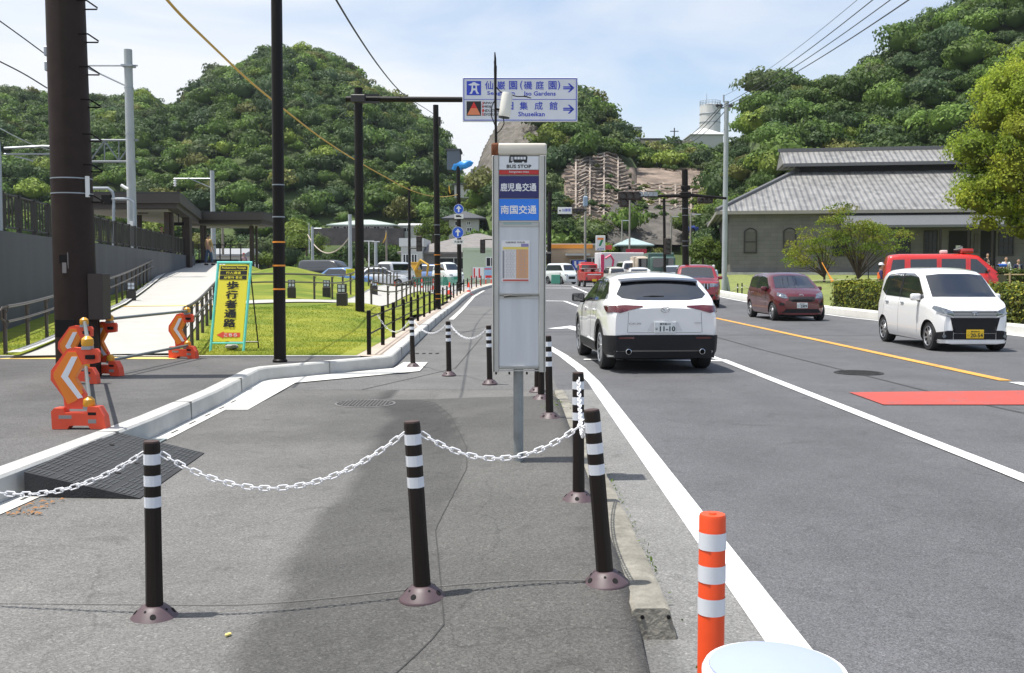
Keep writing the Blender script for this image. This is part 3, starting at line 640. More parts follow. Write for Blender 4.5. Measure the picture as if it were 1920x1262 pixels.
def house(name, label, cat, px0, px1, pyb, pye, pyr, Y, depth, wall, roof, kind='hip', over=0.35, wins=(), rz=0.0, group=None, zb=None, fx=None, flatroof=0.25):
    """building whose front spans px0..px1 at distance Y, base pyb, eaves pye, ridge pyr"""
    a = at(px0, pyb, Y); b = at(px1, pyb, Y); w = b.x-a.x; z0 = a.z if zb is None else zb; he = at(px0, pye, Y).z-z0; hr_ = at(px0, pyr, Y+depth/2).z-z0
    o = thing(name, label, cat, ((a.x+b.x)/2, Y+depth/2, z0), rz, group)
    MB().box((0, 0, he/2-0.5), (w, depth, he+1.0)).build('wall', wall, o)
    k = MB(); X = w/2+over; D = depth/2+over
    if kind == 'flat': k.box((0, 0, he+flatroof/2+0.002), (w+over, depth+over, flatroof))
    else:
        ins = min(X*0.95, D) if kind == 'hip' else 0.0
        r = X-ins; vs = [(-X, -D, he-0.1), (X, -D, he-0.1), (X, D, he-0.1), (-X, D, he-0.1), (-r, 0, hr_), (r, 0, hr_), (-X, -D, he+0.06), (X, -D, he+0.06), (X, D, he+0.06), (-X, D, he+0.06)]
        k.add(vs, [(6, 7, 5, 4), (7, 8, 5), (8, 9, 4, 5), (9, 6, 4), (0, 1, 7, 6), (1, 2, 8, 7), (2, 3, 9, 8), (3, 0, 6, 9), (3, 2, 1, 0)])
    k.build('roof', roof, o)
    for (u0, u1, v0, v1) in wins:      # fractions of width and of eave height
        x0, x1, zz0, zz1 = -w/2+u0*w, -w/2+u1*w, v0*he, v1*he
        f = MB(); t = 0.07; y = -depth/2-0.02
        for c, s in (((x0+x1)/2, zz0), ((x0+x1)/2, zz1)): f.box((c, y, s), (x1-x0+t, 0.09, t))
        for c in (x0, x1, (x0+x1)/2): f.box((c, y-0.003, (zz0+zz1)/2), (t, 0.09, zz1-zz0-t))
        wo_ = f.build('window', WHITE if 'dark' not in name else DARK, o)
        MB().box(((x0+x1)/2, y+0.01, (zz0+zz1)/2), (x1-x0, 0.03, zz1-zz0)).build('pane', GLASSB, wo_)
    return o
GLASSB = mat('building_glass', (0.02, 0.024, 0.028), 0.25, spec=0.35)
W1 = mat('house_wall_pale', (0.50, 0.50, 0.47), 0.8, var=0.08); W2 = mat('house_wall_grey', (0.28, 0.29, 0.30), 0.8, var=0.1); W3 = mat('wall_pale_green', (0.50, 0.58, 0.42), 0.7, var=0.04)
R1 = mat('roof_pale_green', (0.40, 0.47, 0.42), 0.6, var=0.1); R2 = mat('roof_dark_grey', (0.075, 0.078, 0.085), 0.6, var=0.2); R3 = mat('roof_stone_grey', (0.20, 0.185, 0.175), 0.85, var=0.18, vscale=1.5); R4 = mat('roof_pale_blue', (0.36, 0.46, 0.47), 0.55, var=0.08)
house('house', 'long low house with a pale green roof at the foot of the hill', 'house', 620, 738, 434, 422, 412, 140, 7, W1, R1, 'hip', 0.5, [(0.04, 0.14, 0.2, 0.8), (0.2, 0.3, 0.2, 0.8), (0.55, 0.62, 0.2, 0.8), (0.68, 0.78, 0.2, 0.8), (0.85, 0.93, 0.2, 0.8)])
house('house', 'small white shed right of the pale green roofed house', 'house', 750, 786, 436, 423, 419, 140, 4, W1, mat('roof_white', (0.6, 0.6, 0.58), 0.6), 'gable', 0.3, [(0.2, 0.5, 0.1, 0.7)])
house('house', 'two storey house with a dark hipped roof half hidden behind the blue round signs', 'house', 842, 898, 436, 410, 396, 128, 6, W1, R2, 'hip', 0.9, [(0.6, 0.72, 0.55, 0.8), (0.6, 0.75, 0.1, 0.35), (0.2, 0.35, 0.5, 0.8)])
house('house', 'white flat house high up between the left hill and the cliff', 'house', 852, 912, 358, 347, 343, 150, 5, W1, R2, 'flat', 0.6, [(0.3, 0.5, 0.2, 0.8), (0.7, 0.8, 0.2, 0.8)])
house('house', 'dark blue grey house on the skyline beside the gap in the hills', 'house', 838, 862, 306, 282, 279, 160, 5, mat('wall_slate', (0.13, 0.16, 0.20), 0.8), R2, 'flat', 0.4)
o = MB().box((0, 0, 0), (12.5, 1.2, 2.3)).build('garden_wall', mat('dark_stone_wall', (0.095, 0.085, 0.085), 0.95, var=0.35, vscale=1.2), loc=at(672, 444, 139)); tag(o, 'dark stone wall holding up the garden of the pale green roofed house', 'wall')
o = MB().box((0, 0, 0), (10, 1.0, 4)).build('retaining_wall', W2, loc=at(905, 330, 152)); o.scale = (0.35, 1, 0.5); tag(o, 'pale retaining wall below the cliff foot', 'wall')
# depot with grey hipped roof and the pale green hall left of the bus stop sign
house('depot', 'grey walled depot with a wide stone grey hipped roof behind the parking lot', 'building', 771, 1010, 521, 474, 438, 96, 17, mat('depot_wall', (0.27, 0.26, 0.27), 0.8, var=0.08), R3, 'hip', 1.2, [(0.22, 0.45, 0.35, 0.8)])
house('annex_building', 'white annex with a parapet left of the grey roofed depot', 'building', 752, 792, 521, 462, 447, 94, 8, W1, mat('parapet_white', (0.62, 0.62, 0.60), 0.7), 'flat', 0.3, [(0.1, 0.35, 0.45, 0.75), (0.5, 0.75, 0.45, 0.75)], flatroof=0.75)
house('site_hall', 'pale green site hall with one dark framed window left of the bus stop cabinet', 'building', 868, 952, 521, 470, 466, 86, 6, W3, W3, 'flat', 0.15, [(0.52, 0.72, 0.42, 0.75)])
# convenience store beyond the crossing
st = house('convenience_store', 'tan convenience store with an orange band and pale canopy beyond the crossing', 'shop', 1030, 1128, 507, 460, 456, 112, 9, mat('store_tan', (0.42, 0.32, 0.22), 0.8, var=0.1), W1, 'flat', 0.2, [(0.40, 0.66, 0.02, 0.42), (0.68, 0.95, 0.02, 0.5)], flatroof=0.2)
hw = (at(1128, 500, 112).x-at(1030, 500, 112).x)
MB().box((-0.5, -4.64, 2.62), (hw-1.0, 0.14, 0.42)).build('fascia', mat('store_orange', (0.80, 0.30, 0.03), 0.5), st)
MB().box((0.2, -5.3, 1.72), (2.6, 1.4, 0.22)).build('canopy', W1, st)
sg = thing('store_sign', 'tall white store sign with a red and green seven beside the tan shop', 'sign', at(1125.5, 507, 104))
zb = sg.location.z; sh = at(1125, 470, 104).z-zb; stp = at(1125, 442, 104).z-zb
MB().cyl((0, 0, -0.5), (0, 0, sh), 0.09).build('pole', GREYM, sg); MB().box((0, -0.05, (sh+stp)/2), (0.98, 0.25, stp-sh), 0.03).build('sign_board', WHITE, sg)
REDS = mat('sign_red', (0.62, 0.02, 0.02), 0.5); GRNS = mat('sign_green', (0.02, 0.25, 0.10), 0.5); BLUS = mat('sign_blue', (0.02, 0.07, 0.42), 0.4); BLKS = mat('sign_black', (0.012, 0.012, 0.014), 0.5)
zt = stp
k = MB(); k.add([(-0.32, -0.182, zt-0.22), (0.30, -0.182, zt-0.22), (0.30, -0.182, zt-0.42), (-0.32, -0.182, zt-0.42)], [(0, 1, 2, 3)][::1]); k.build('seven_bar', mat('sign_orange', (0.85, 0.22, 0.02), 0.5), sg)
k = MB(); k.add([(0.30, -0.184, zt-0.42), (0.05, -0.184, zt-0.42), (-0.2, -0.184, zt-1.05), (0.02, -0.184, zt-1.05)], [(0, 1, 2, 3)]); k.build('seven_stem', GRNS, sg)
text('ATM', (0, -0.19, sh+0.16), 0.2, BLUS, sg, 0.02, w=0.7, hh=0.16)
o = MB().box((0, 0, 0), (0.9, 0.12, 0.42), 0.01).build('banner', mat('banner_red', (0.70, 0.10, 0.08), 0.6), loc=at(1139, 464, 104)); tag(o, 'small red and white banner beside the seven sign', 'banner')
house('house', 'white gabled house with a brown roof behind the store sign', 'house', 1134, 1166, 470, 448, 437, 126, 6, mat('wall_white', (0.62, 0.61, 0.58), 0.8), mat('roof_brown', (0.10, 0.06, 0.05), 0.7), 'gable', 0.5, [(0.5, 0.75, 0.1, 0.4)])
house('house', 'house with a pale blue metal roof behind the pink and white truck', 'house', 1168, 1212, 472, 460, 446, 118, 7, W2, R4, 'hip', 0.8)
# skyline of the middle ridge
tk = thing('storage_tank', 'tall white cylindrical tank on the ridge right of the overhead sign', 'tank', at(1331, 246, 232)); rr_ = 19.0/F*232
tz = at(1331, 197, 232).z-tk.location.z
MB().lathe([(rr_, -3), (rr_, tz-0.4), (rr_*0.97, tz-0.1), (rr_*0.3, tz+0.25), (0.1, tz+0.3)], n=32).build('shell', mat('tank_white', (0.55, 0.55, 0.53), 0.6, var=0.12, vscale=0.8, stretch=(1, 1, 0.2)), tk)
k = MB()
for q in range(20):
    a = 2*PI*q/20; k.cyl((rr_*math.cos(a), rr_*math.sin(a), tz-0.3), (rr_*math.cos(a), rr_*math.sin(a), tz+0.8), 0.05, n=4)
for zz in (tz+0.35, tz+0.8): k.tube([(rr_*math.cos(2*PI*q/24), rr_*math.sin(2*PI*q/24), zz) for q in range(24)], 0.05, 4, closed=True)
k.cyl((-1.2, -rr_*0.9, tz), (-1.2, -rr_*0.9, tz+2.2), 0.05, n=4); k.build('top_railing', GREYM, tk)
for zz in (0.3, 0.62): MB().lathe([(rr_+0.02, tz*zz), (rr_+0.08, tz*zz+0.05), (rr_+0.08, tz*zz+0.2), (rr_+0.02, tz*zz+0.25)], n=32, cap=False).build('hoop', GREYM, tk)
house('tank_house', 'low pale building with a sloping roof at the foot of the white tank', 'building', 1296, 1356, 270, 252, 240, 226, 9, W1, mat('roof_pale', (0.55, 0.56, 0.55), 0.6), 'hip', 0.3)
house('ridge_building', 'small white block on the skyline behind the trees left of the tank', 'building', 1180, 1203, 266, 240, 238, 215, 6, mat('wall_white2', (0.6, 0.64, 0.68), 0.7), W2, 'flat', 0.1, [(0.6, 0.9, 0.3, 0.8)])
o = MB().box((0, 0, 0), (11.5, 0.5, 1.7)).build('ridge_wall', mat('ridge_concrete', (0.48, 0.42, 0.32), 0.9, var=0.2, vscale=0.5), loc=at(1246, 272, 200)); tag(o, 'long tan concrete wall along the ridge left of the tank', 'wall')
o = MB().box((0, 0, 0), (5.0, 2, 0.35)).build('ridge_shed', R2, loc=at(1222, 262, 204)); tag(o, 'flat dark roofed shed on the tan ridge wall', 'shed')

# ---------------------------------------------------------------- museum
def tile_fn(pitch, axis=0, lo=(0.115, 0.113, 0.110), hi=(0.33, 0.322, 0.31), courses=0.3):
    def fn(t, b, c):
        s = t.nodes.new('ShaderNodeSeparateXYZ'); t.links.new(c.outputs['Object'], s.inputs[0])
        def math_(op, a, v=None):
            n = t.nodes.new('ShaderNodeMath'); n.operation = op; t.links.new(a, n.inputs[0])
            if v is not None:
                if isinstance(v, float): n.inputs[1].default_value = v
                else: t.links.new(v, n.inputs[1])
            return n.outputs[0]
        sn = math_('SINE', math_('MULTIPLY', s.outputs[axis], 2*PI/pitch)); sv = math_('FRACT', math_('MULTIPLY', s.outputs[2], 1.0/courses*1.6))
        w = t.nodes.new('ShaderNodeTexWhiteNoise'); w.noise_dimensions = '2D'; cb = t.nodes.new('ShaderNodeCombineXYZ')
        t.links.new(math_('FLOOR', math_('MULTIPLY', s.outputs[axis], 1.0/pitch)), cb.inputs[0]); t.links.new(math_('FLOOR', math_('MULTIPLY', s.outputs[2], 1.6/courses)), cb.inputs[1]); t.links.new(cb.outputs[0], w.inputs[0])
        n = t.nodes.new('ShaderNodeTexNoise'); n.inputs['Scale'].default_value = 0.6; n.inputs['Detail'].default_value = 6; t.links.new(c.outputs['Object'], n.inputs[0])
        f = math_('ADD', math_('MULTIPLY', w.outputs[0], 0.55), math_('MULTIPLY', n.outputs[0], 0.7)); f = math_('MULTIPLY', f, math_('ADD', math_('MULTIPLY', sv, -0.35), 1.1) if False else 0.85)
        m = t.nodes.new('ShaderNodeMix'); m.data_type = 'RGBA'; m.inputs[6].default_value = (*lo, 1); m.inputs[7].default_value = (*hi, 1); t.links.new(f, m.inputs[0]); t.links.new(m.outputs[2], b.inputs['Base Color'])
        u = t.nodes.new('ShaderNodeBump'); u.inputs['Strength'].default_value = 1.0; u.inputs['Distance'].default_value = 0.10; t.links.new(math_('ADD', math_('MULTIPLY', sn, 0.5), math_('MULTIPLY', sv, -0.06)), u.inputs['Height']); t.links.new(u.outputs[0], b.inputs['Normal'])
    return fn
TILE = mat('roof_tiles', (0.3, 0.3, 0.3), 0.45, spec=0.6, fn=tile_fn(0.46))
def block_fn(t, b, c):
    q = t.nodes.new('ShaderNodeMapping'); q.inputs['Rotation'].default_value = (PI/2, 0, 0); t.links.new(c.outputs['Object'], q.inputs[0])
    k = t.nodes.new('ShaderNodeTexBrick'); k.inputs['Scale'].default_value = 1.0; k.inputs['Brick Width'].default_value = 1.0; k.inputs['Row Height'].default_value = 0.30; k.inputs['Mortar Size'].default_value = 0.014; k.offset = 0.5
    k.inputs['Color1'].default_value = (0.108, 0.104, 0.099, 1); k.inputs['Color2'].default_value = (0.096, 0.093, 0.089, 1); k.inputs['Mortar'].default_value = (0.076, 0.073, 0.070, 1); t.links.new(q.outputs[0], k.inputs[0])
    n = t.nodes.new('ShaderNodeTexNoise'); n.inputs['Scale'].default_value = 0.9; n.inputs['Detail'].default_value = 8; t.links.new(c.outputs['Object'], n.inputs[0])
    r = t.nodes.new('ShaderNodeMapRange'); r.inputs[3].default_value = 1.15; r.inputs[4].default_value = 2.1; t.links.new(n.outputs[0], r.inputs[0])
    v = t.nodes.new('ShaderNodeVectorMath'); v.operation = 'SCALE'; t.links.new(k.outputs[0], v.inputs[0]); t.links.new(r.outputs[0], v.inputs['Scale']); t.links.new(v.outputs[0], b.inputs['Base Color'])
    v.inputs[0].default_value = (1, 1, 1)
STONE = mat('museum_stone', (0.13, 0.12, 0.11), 0.9, fn=block_fn)
mus = thing('museum_building', 'long grey stone museum with a tiled hip roof and raised ridge roof', 'building', (0, 0, 0))
MX0 = at(1366, 500, 79).x; MX1 = 47.0; MY0 = 79.0; MYB = 101.0; ze = at(1400, 396, 78.3).z; RY = 90.0
X0e, X1e, Y0e, Y1e = at(1343, 396, 78.2).x, 49.0, 78.2, 102.0
zr1 = at(1480, 326, 88.0).z; xr0 = at(1476, 326, 88.0).x-0.9
MB().box(((MX0+MX1)/2, (MY0+MYB)/2, (ze-0.2+0.3)/2), (MX1-MX0, MYB-MY0, ze-0.2-0.3+0.6)).build('stone_wall', STONE, mus)
k = MB(); k.add([(X0e, Y0e, ze), (X1e, Y0e, ze), (X1e, Y1e, ze), (X0e, Y1e, ze), (xr0, 88, zr1), (X1e-8, 88, zr1), (X1e-8, 92, zr1), (xr0, 92, zr1)], [(0, 1, 5, 4), (1, 2, 6, 5), (2, 3, 7, 6), (4, 5, 6, 7), (3, 2, 1, 0)]); k.build('main_roof', TILE, mus, flat=True)
TILEY = mat('roof_tiles_end', (0.3, 0.3, 0.3), 0.45, spec=0.6, fn=tile_fn(0.34, 1))
k = MB(); k.add([(X0e, Y0e, ze), (xr0, 88, zr1), (xr0, 92, zr1), (X0e, Y1e, ze)], [(0, 1, 2, 3)]); k.build('end_roof', TILEY, mus, flat=True)
RIDG = mat('ridge_tile', (0.13, 0.13, 0.135), 0.6)
k = MB(); k.tube([(X0e, Y0e, ze+0.08), (xr0, 88, zr1+0.1)], 0.17, 6); k.tube([(X0e, Y1e, ze+0.08), (xr0, 92, zr1+0.1)], 0.17, 6); k.build('hip_ridge', RIDG, mus)
k = MB(); k.box(((X0e+X1e)/2, Y0e+0.05, ze-0.13), (X1e-X0e+0.02, 0.14, 0.24)); k.box((X0e+0.05, (Y0e+Y1e)/2, ze-0.13), (0.14, Y1e-Y0e-0.2, 0.24)); k.build('eaves_board', mat('eaves', (0.30, 0.28, 0.25), 0.8), mus)
zu0 = at(1480, 309, 87.0).z; zu1 = at(1480, 287, 89.8).z; xu0 = at(1465, 300, 87.0).x-1.2; xu1 = X1e-7
k = MB(); k.box(((xr0+xu1)/2+0.2, 90, (zr1+zu0)/2), (xu1-xr0-0.5, 3.2, zu0-zr1+1.2)); k.build('clerestory', mat('clerestory_dark', (0.02, 0.02, 0.022), 0.7), mus)
k = MB(); k.add([(xu0, 87, zu0), (xu1, 87, zu0), (xu1, 93, zu0), (xu0, 93, zu0), (xu0, 90, zu1), (xu1, 90, zu1)], [(0, 1, 5, 4), (2, 3, 4, 5), (3, 0, 4), (1, 2, 5), (3, 2, 1, 0)]); k.build('ridge_roof', TILE, mus, flat=True)
k = MB(); k.box(((xu0+xu1)/2, 90, zu1+0.1), (xu1-xu0+0.3, 0.35, 0.3)); k.box(((xu0+xu1)/2, 87.05, zu0-0.14), (xu1-xu0, 0.12, 0.26)); k.build('ridge_cap', RIDG, mus)
# lean-to roof over the entrance
zl0 = at(1600, 424, 76.4).z; xl0 = at(1596, 410, 77).x; zl1 = at(1600, 400.5, 78.9).z
k = MB(); k.add([(xl0-0.3, 76.4, zl0), (MX1, 76.4, zl0), (MX1, 78.9, zl1), (xl0-0.3, 78.9, zl1), (xl0-0.3, 76.4, zl0-0.18), (MX1, 76.4, zl0-0.18), (MX1, 78.9, zl0-0.18), (xl0-0.3, 78.9, zl0-0.18)], [(0, 1, 2, 3), (4, 5, 1, 0), (7, 4, 0, 3), (7, 6, 5, 4)]); k.build('entrance_roof', mat('sheet_roof', (0.115, 0.12, 0.125), 0.55, var=0.12), mus, flat=True)
def mwin(px0, px1, pya, pyb, arch=False, blind=False):
    a = at(px0, pya, MY0); b = at(px1, pyb, MY0); w = b.x-a.x; h = a.z-b.z; cx = (a.x+b.x)/2; f = MB(); y = MY0-0.03
    f.box((a.x, y, (a.z+b.z)/2), (0.09, 0.12, h)); f.box((b.x, y, (a.z+b.z)/2), (0.09, 0.12, h)); f.box((cx, y, b.z), (w+0.1, 0.14, 0.1)); f.box((cx, y-0.004, (a.z+b.z)/2), (w-0.1, 0.09, 0.07))
    if arch: f.tube([(a.x+w*i/8, y, a.z+0.22*math.sin(PI*i/8)) for i in range(9)], 0.055, 4)
    else: f.box((cx, y, a.z), (w+0.1, 0.12, 0.1))
    if not blind:
        for q in (0.33, 0.66): f.box((a.x+w*q, y-0.006, (a.z+b.z)/2), (0.04, 0.06, h-0.1))
        for q in (0.25, 0.75): f.box((cx, y-0.008, b.z+h*q), (w-0.1, 0.05, 0.04))
    o = f.build('window', mat('window_frame_dark', (0.03, 0.028, 0.025), 0.6), mus)
    MB().box((cx, MY0-0.01, (a.z+b.z)/2), (w-0.05, 0.04, h-0.05)).build('pane' if not blind else 'shutter', GLASSB if not blind else mat('shutter_stone', (0.115, 0.106, 0.095), 0.85, var=0.1), o)
mwin(1394, 1416, 434, 474, True, True); mwin(1468, 1490, 434, 474, True, True); mwin(1678, 1700, 436, 480); mwin(1727, 1749, 436, 480); mwin(1860, 1884, 440, 480); mwin(1910, 1935, 440, 480); mwin(1560, 1582, 436, 480)
for p0, p1 in ((1771, 1808), (1828, 1852)):
    a = at(p0, 436, MY0); b = at(p1, 514, MY0); MB().box(((a.x+b.x)/2, MY0+0.0, (a.z+b.z)/2), (b.x-a.x, 0.1, a.z-b.z)).build('doorway', mat('doorway_dark', (0.012, 0.011, 0.010), 0.8), mus)
q = at(1788, 467, MY0-0.2); MB().box(q, (0.36, 0.03, 0.42)).build('notice', WHITE, mus)
q = at(1820, 458, MY0-0.1); MB().box(q, (0.3, 0.06, 1.4)).build('name_plate', mat('plate_bronze', (0.09, 0.08, 0.07), 0.6), mus)
for p in (1766, 1816, 1858):
    q = at(p, 432, 76.6); MB().box((q.x, 76.6, (q.z+0.5)/2), (0.16, 0.16, q.z-0.5)).build('post', mat('timber_dark', (0.03, 0.024, 0.02), 0.8), mus)
k = MB(); k.box(((MX0+MX1)/2, MY0-0.3, 1.35), (MX1-MX0+0.4, 0.6, 0.25)); k.build('plinth', CONCG, mus)
_p = Vector((X0e, Y0e, 0)); _R = Matrix.Rotation(R(-9.3), 3, 'Z'); mus.rotation_euler = (0, 0, R(-9.3)); mus.scale = (0.958, 1, 1); mus.location = _p-_R @ Vector((_p.x*0.958, _p.y, 0))
_r = random.Random(77); _pts = []
for _i in range(150):
    _px, _py = _r.uniform(1056, 1350), _r.uniform(300, 416)
    if noise.noise(Vector((_px*0.02, _py*0.045, 5))) > 0.12 or (_py > 385 and _r.random() < 0.5): _v = hill_at(hm, _px, _py); _pts.append((_v.x, _v.y-0.9, _v.z+0.4, _r.uniform(0.5, 1.0)))
forest('slope_scrub', _pts, 'scrub and creepers growing over the reddish grid slope', 120, 0.2, 19)
# ================================================================ POLES, SIGNS, BOLLARDS
REFL = mat('reflective_white', (0.72, 0.74, 0.78), 0.35, bump=0.1, bscale=400)
BOLB = mat('bollard_brown', (0.013, 0.008, 0.006), 0.5, spec=0.3, var=0.35, vscale=6, bump=0.15, bscale=60, stretch=(1, 1, 0.1))
BASE = mat('bollard_base', (0.085, 0.055, 0.062), 0.5, var=0.12, vscale=20)
HOLE = mat('hole_black', (0.006, 0.005, 0.005), 0.9)
TOPM = mat('bollard_top', (0.06, 0.035, 0.030), 0.6)
def lobed(r, z, n=36, l=6, a=0.045): return [(r*(1-a*abs(math.sin(l*PI*k/n))**0.5*1.6+a)*math.cos(2*PI*k/n), r*(1-a*abs(math.sin(l*PI*k/n))**0.5*1.6+a)*math.sin(2*PI*k/n), z) for k in range(n)]
def make_bollard():
    o = thing('bollard', 'x', 'bollard')
    b = MB(); b.lathe([(0.106, 0.0), (0.106, 0.007), (0.101, 0.013), (0.068, 0.046), (0.050, 0.062), (0.044, 0.064)], n=32); bo = b.build('base', BASE, o, ang=50)
    for i in range(8):
        a = 2*PI*i/8+0.25+(0.22 if i % 2 else 0); big = i % 2 == 0; rr = 0.082 if big else 0.064; z = 0.034 if big else 0.050
        T = Matrix.Translation((rr*math.cos(a), rr*math.sin(a), z)) @ Matrix.Rotation(a, 4, 'Z') @ Matrix.Rotation(R(50), 4, 'Y')
        MB().lathe([(0.013 if big else 0.006, -0.006), (0.013 if big else 0.006, 0.001)], n=10, M=T).build('bolt_hole', HOLE, bo)
    s = MB(); r = 0.036
    s.rings([lobed(r*1.06, 0.06), lobed(r, 0.3), lobed(r, 0.775), lobed(r*0.96, 0.79)]).build('post', BOLB, o)
    MB().rings([lobed(r*0.95, 0.789), lobed(r*0.93, 0.797), lobed(r*0.5, 0.80)]).build('cap', TOPM, o)
    for z in (0.695, 0.600, 0.505):
        MB().rings([lobed(r*1.03, z), lobed(r*1.03, z+0.047)], False).build('reflective_band', REFL, o)
    return o
B0 = make_bollard(); first = True
BPOS = [(290, 1165, 0.0, 'front left bollard beside the rubber ramp, white chains on both sides'),
        (793, 1128, 0.088, 'front middle bollard on the dark asphalt patch, midway along the white chain'),
        (1136, 1100, 0.13, 'front right bollard leaning slightly beside the end of the old kerb block'),
        (1085, 945, 0.13, 'bollard on the kerb block just behind the leaning front right bollard'),
        (1031, 790, 0.13, 'bollard just right of the bus stop cabinet, third back along the kerb block'),
        (1015, 755, 0.125, 'bollard hidden behind the lower right edge of the bus stop cabinet'),
        (1008, 740, 0.10, 'farther bollard peeking out under the bus stop cabinet by the orange post'),
        (774.5, 693, 0.012, 'back row bollard nearest the concrete kerb corner'),
        (842, 709, 0.012, 'back row bollard in the middle of the chained row'),
        (918.5, 725, 0.012, 'back row bollard just left of the bus stop cabinet')]
BTOP = [(284.5, 833), (772, 789), (1109, 762), (1084, 698), (1027, 632), (1012, 640), (1006, 650), (771.5, 604), (840, 606), (916, 615)]
BP = []
for i, (px, py, z, lab) in enumerate(BPOS):
    o = B0 if i == 0 else dup(B0)
    p = gp(px, py-5, z); t = at(BTOP[i][0], BTOP[i][1], p.y); lean = (t.x-p.x)/0.8 if i not in (5, 6) else 0.0
    o['label'] = lab; o['group'] = 'dark brown bollards with white bands'
    o.location = p; o.rotation_euler = (0, max(-0.12, min(0.12, lean)), i*0.9)
    if lean: o.rotation_euler = (0, 0, 0); o.rotation_euler = (Matrix.Rotation(lean, 4, 'Y') @ Matrix.Rotation(i*0.9, 4, 'Z')).to_euler()
    M = Matrix.Translation(p) @ Matrix.Rotation(lean, 4, 'Y'); BP.append(M @ Vector((0, 0, 0.745)))
# chains of oval links
CHN = mat('plastic_chain_white', (0.80, 0.80, 0.82), 0.4)
def catenary(a, b, sag, n):
    a = Vector(a); b = Vector(b); return [a.lerp(b, i/n)-Vector((0, 0, sag*4*(i/n)*(1-i/n))) for i in range(n+1)]
def chain(a, b, sag, label, pitch=0.038, lw=0.0034, lr=0.0105, thin=False):
    path = catenary(a, b, sag, 200); L_ = [0]
    for p, q in zip(path, path[1:]): L_.append(L_[-1]+(q-p).length)
    n = int(L_[-1]/pitch); k = MB()
    for i in range(n):
        d = (i+0.5)*L_[-1]/n; j = next(q for q in range(len(L_)) if L_[q] >= d); p = path[j]; t = (path[min(j+1, 200)]-path[max(j-1, 0)]).normalized()
        s = t.cross(Vector((0, 0, 1))).normalized(); u = s.cross(t); 
        w = (s if i % 2 else u); w2 = (s*math.cos(0.4)+u*math.sin(0.4)) if i % 2 else (u*math.cos(0.4)-s*math.sin(0.4)); hl_ = pitch*0.66
        pts = []
        for q in range(10):
            a_ = 2*PI*q/10; c = math.cos(a_); si = math.sin(a_); pts.append(p+t*((hl_-lr)*(1 if c > 0.01 else -1 if c < -0.01 else 0)+lr*c)+w2*(lr*si))
        k.tube(pts, lw, 5, closed=True)
    o = k.build('chain', CHN, ang=60); tag(o, label, 'chain', 'white chains between the bollards'); return o
E = Vector((0.037, 0, 0))
chain((-2.72, BP[0].y+0.1, 0.735-0.0), BP[0]-E, 0.075, 'white plastic chain running off the left edge over the rubber ramp') if False else chain((BP[0].x-1.2, BP[0].y+0.15, 0.72), BP[0]-E, 0.19, 'white plastic chain running off the left edge over the rubber ramp')
chain(BP[0]+E, BP[1]-E, 0.20, 'white plastic chain sagging between the front left and front middle bollards')
chain(BP[1]+E, BP[2]-E*0.8, 0.14, 'white plastic chain sagging from the front middle bollard to the leaning bollard')
chain(BP[3]+Vector((0, -0.03, 0.02)), BP[2]+Vector((-0.03, 0.02, -0.03)), 0.16, 'short white chain seen end on between the two bollards on the kerb block')
fpost = gp(706, 665, 0.196); ftop = Vector((fpost.x+0.03, fpost.y-0.03, 0.196+0.64))
chain(ftop, BP[7]-E, 0.22, 'thin white chain from the first fence post to the back row', pitch=0.05)
chain(BP[7]+E, BP[8]-E, 0.16, 'thin white chain between the two leftmost back row bollards', pitch=0.05)
chain(BP[8]+E, BP[9]-E, 0.16, 'thin white chain ending at the bollard by the bus stop cabinet', pitch=0.05)
# orange delineator post in front
ORG = mat('orange_rubber', (0.80, 0.075, 0.012), 0.42, var=0.05)
def make_delin(h=0.8, r=0.040):
    o = thing('delineator_post', 'x', 'post')
    k = MB(); k.lathe([(0.11, 0), (0.11, 0.012), (0.06, 0.04), (r, 0.05)], n=28); k.build('base', ORG, o)
    k = MB(); k.lathe([(r, 0.045), (r, h-0.008), (r*0.93, h), (r*0.3, h), (r*0.28, h+0.004), (0.002, h+0.005)], n=28); k.build('post', ORG, o)
    for z in (h-0.105, h-0.205, h-0.305): MB().lathe([(r+0.0015, z), (r+0.0015, z+0.052)], n=28, cap=False).build('reflective_band', REFL, o)
    return o
q = at(1336, 966, 3.02); D0 = make_delin(q.z-0.0); place(D0, (q.x, q.y, 0.004), 0.2, 'orange rubber delineator post with three white bands beside the kerb block end')
DR = thing('lidded_bin', 'pale blue rounded lid with a white rim at the bottom edge of the picture', 'bin', (0.52, 1.62, 0.006), 0.0)
q0 = at(1340, 1250, 1.55); q1 = at(1580, 1262, 1.55); ct = at(1458, 1340, 1.58); top = at(1458, 1209, 1.70)
rx = (at(1590, 1262, 1.6).x-at(1330, 1262, 1.6).x)/2; DR.location = (ct.x, 1.60, 0.006); hz = top.z-0.006
def oval(r, z, k=0.80): return [(rx*r*math.cos(2*PI*i/40), 0.105*r*math.sin(2*PI*i/40)/0.9, z) for i in range(40)]
MB().rings([oval(0.82, 0), oval(0.95, hz-0.06), oval(0.99, hz-0.03)]).build('drum', mat('bin_white', (0.75, 0.76, 0.78), 0.4), DR)
MB().rings([oval(1.03, hz-0.035), oval(1.04, hz-0.008), oval(1.0, hz), oval(0.94, hz)], False).build('rim', mat('rim_white', (0.82, 0.82, 0.84), 0.3), DR)
MB().rings([oval(0.95, hz-0.01), oval(0.93, hz+0.003), oval(0.6, hz+0.010), oval(0.02, hz+0.012)]).build('lid', mat('lid_blue', (0.34, 0.39, 0.56), 0.6, var=0.05, vscale=3), DR)
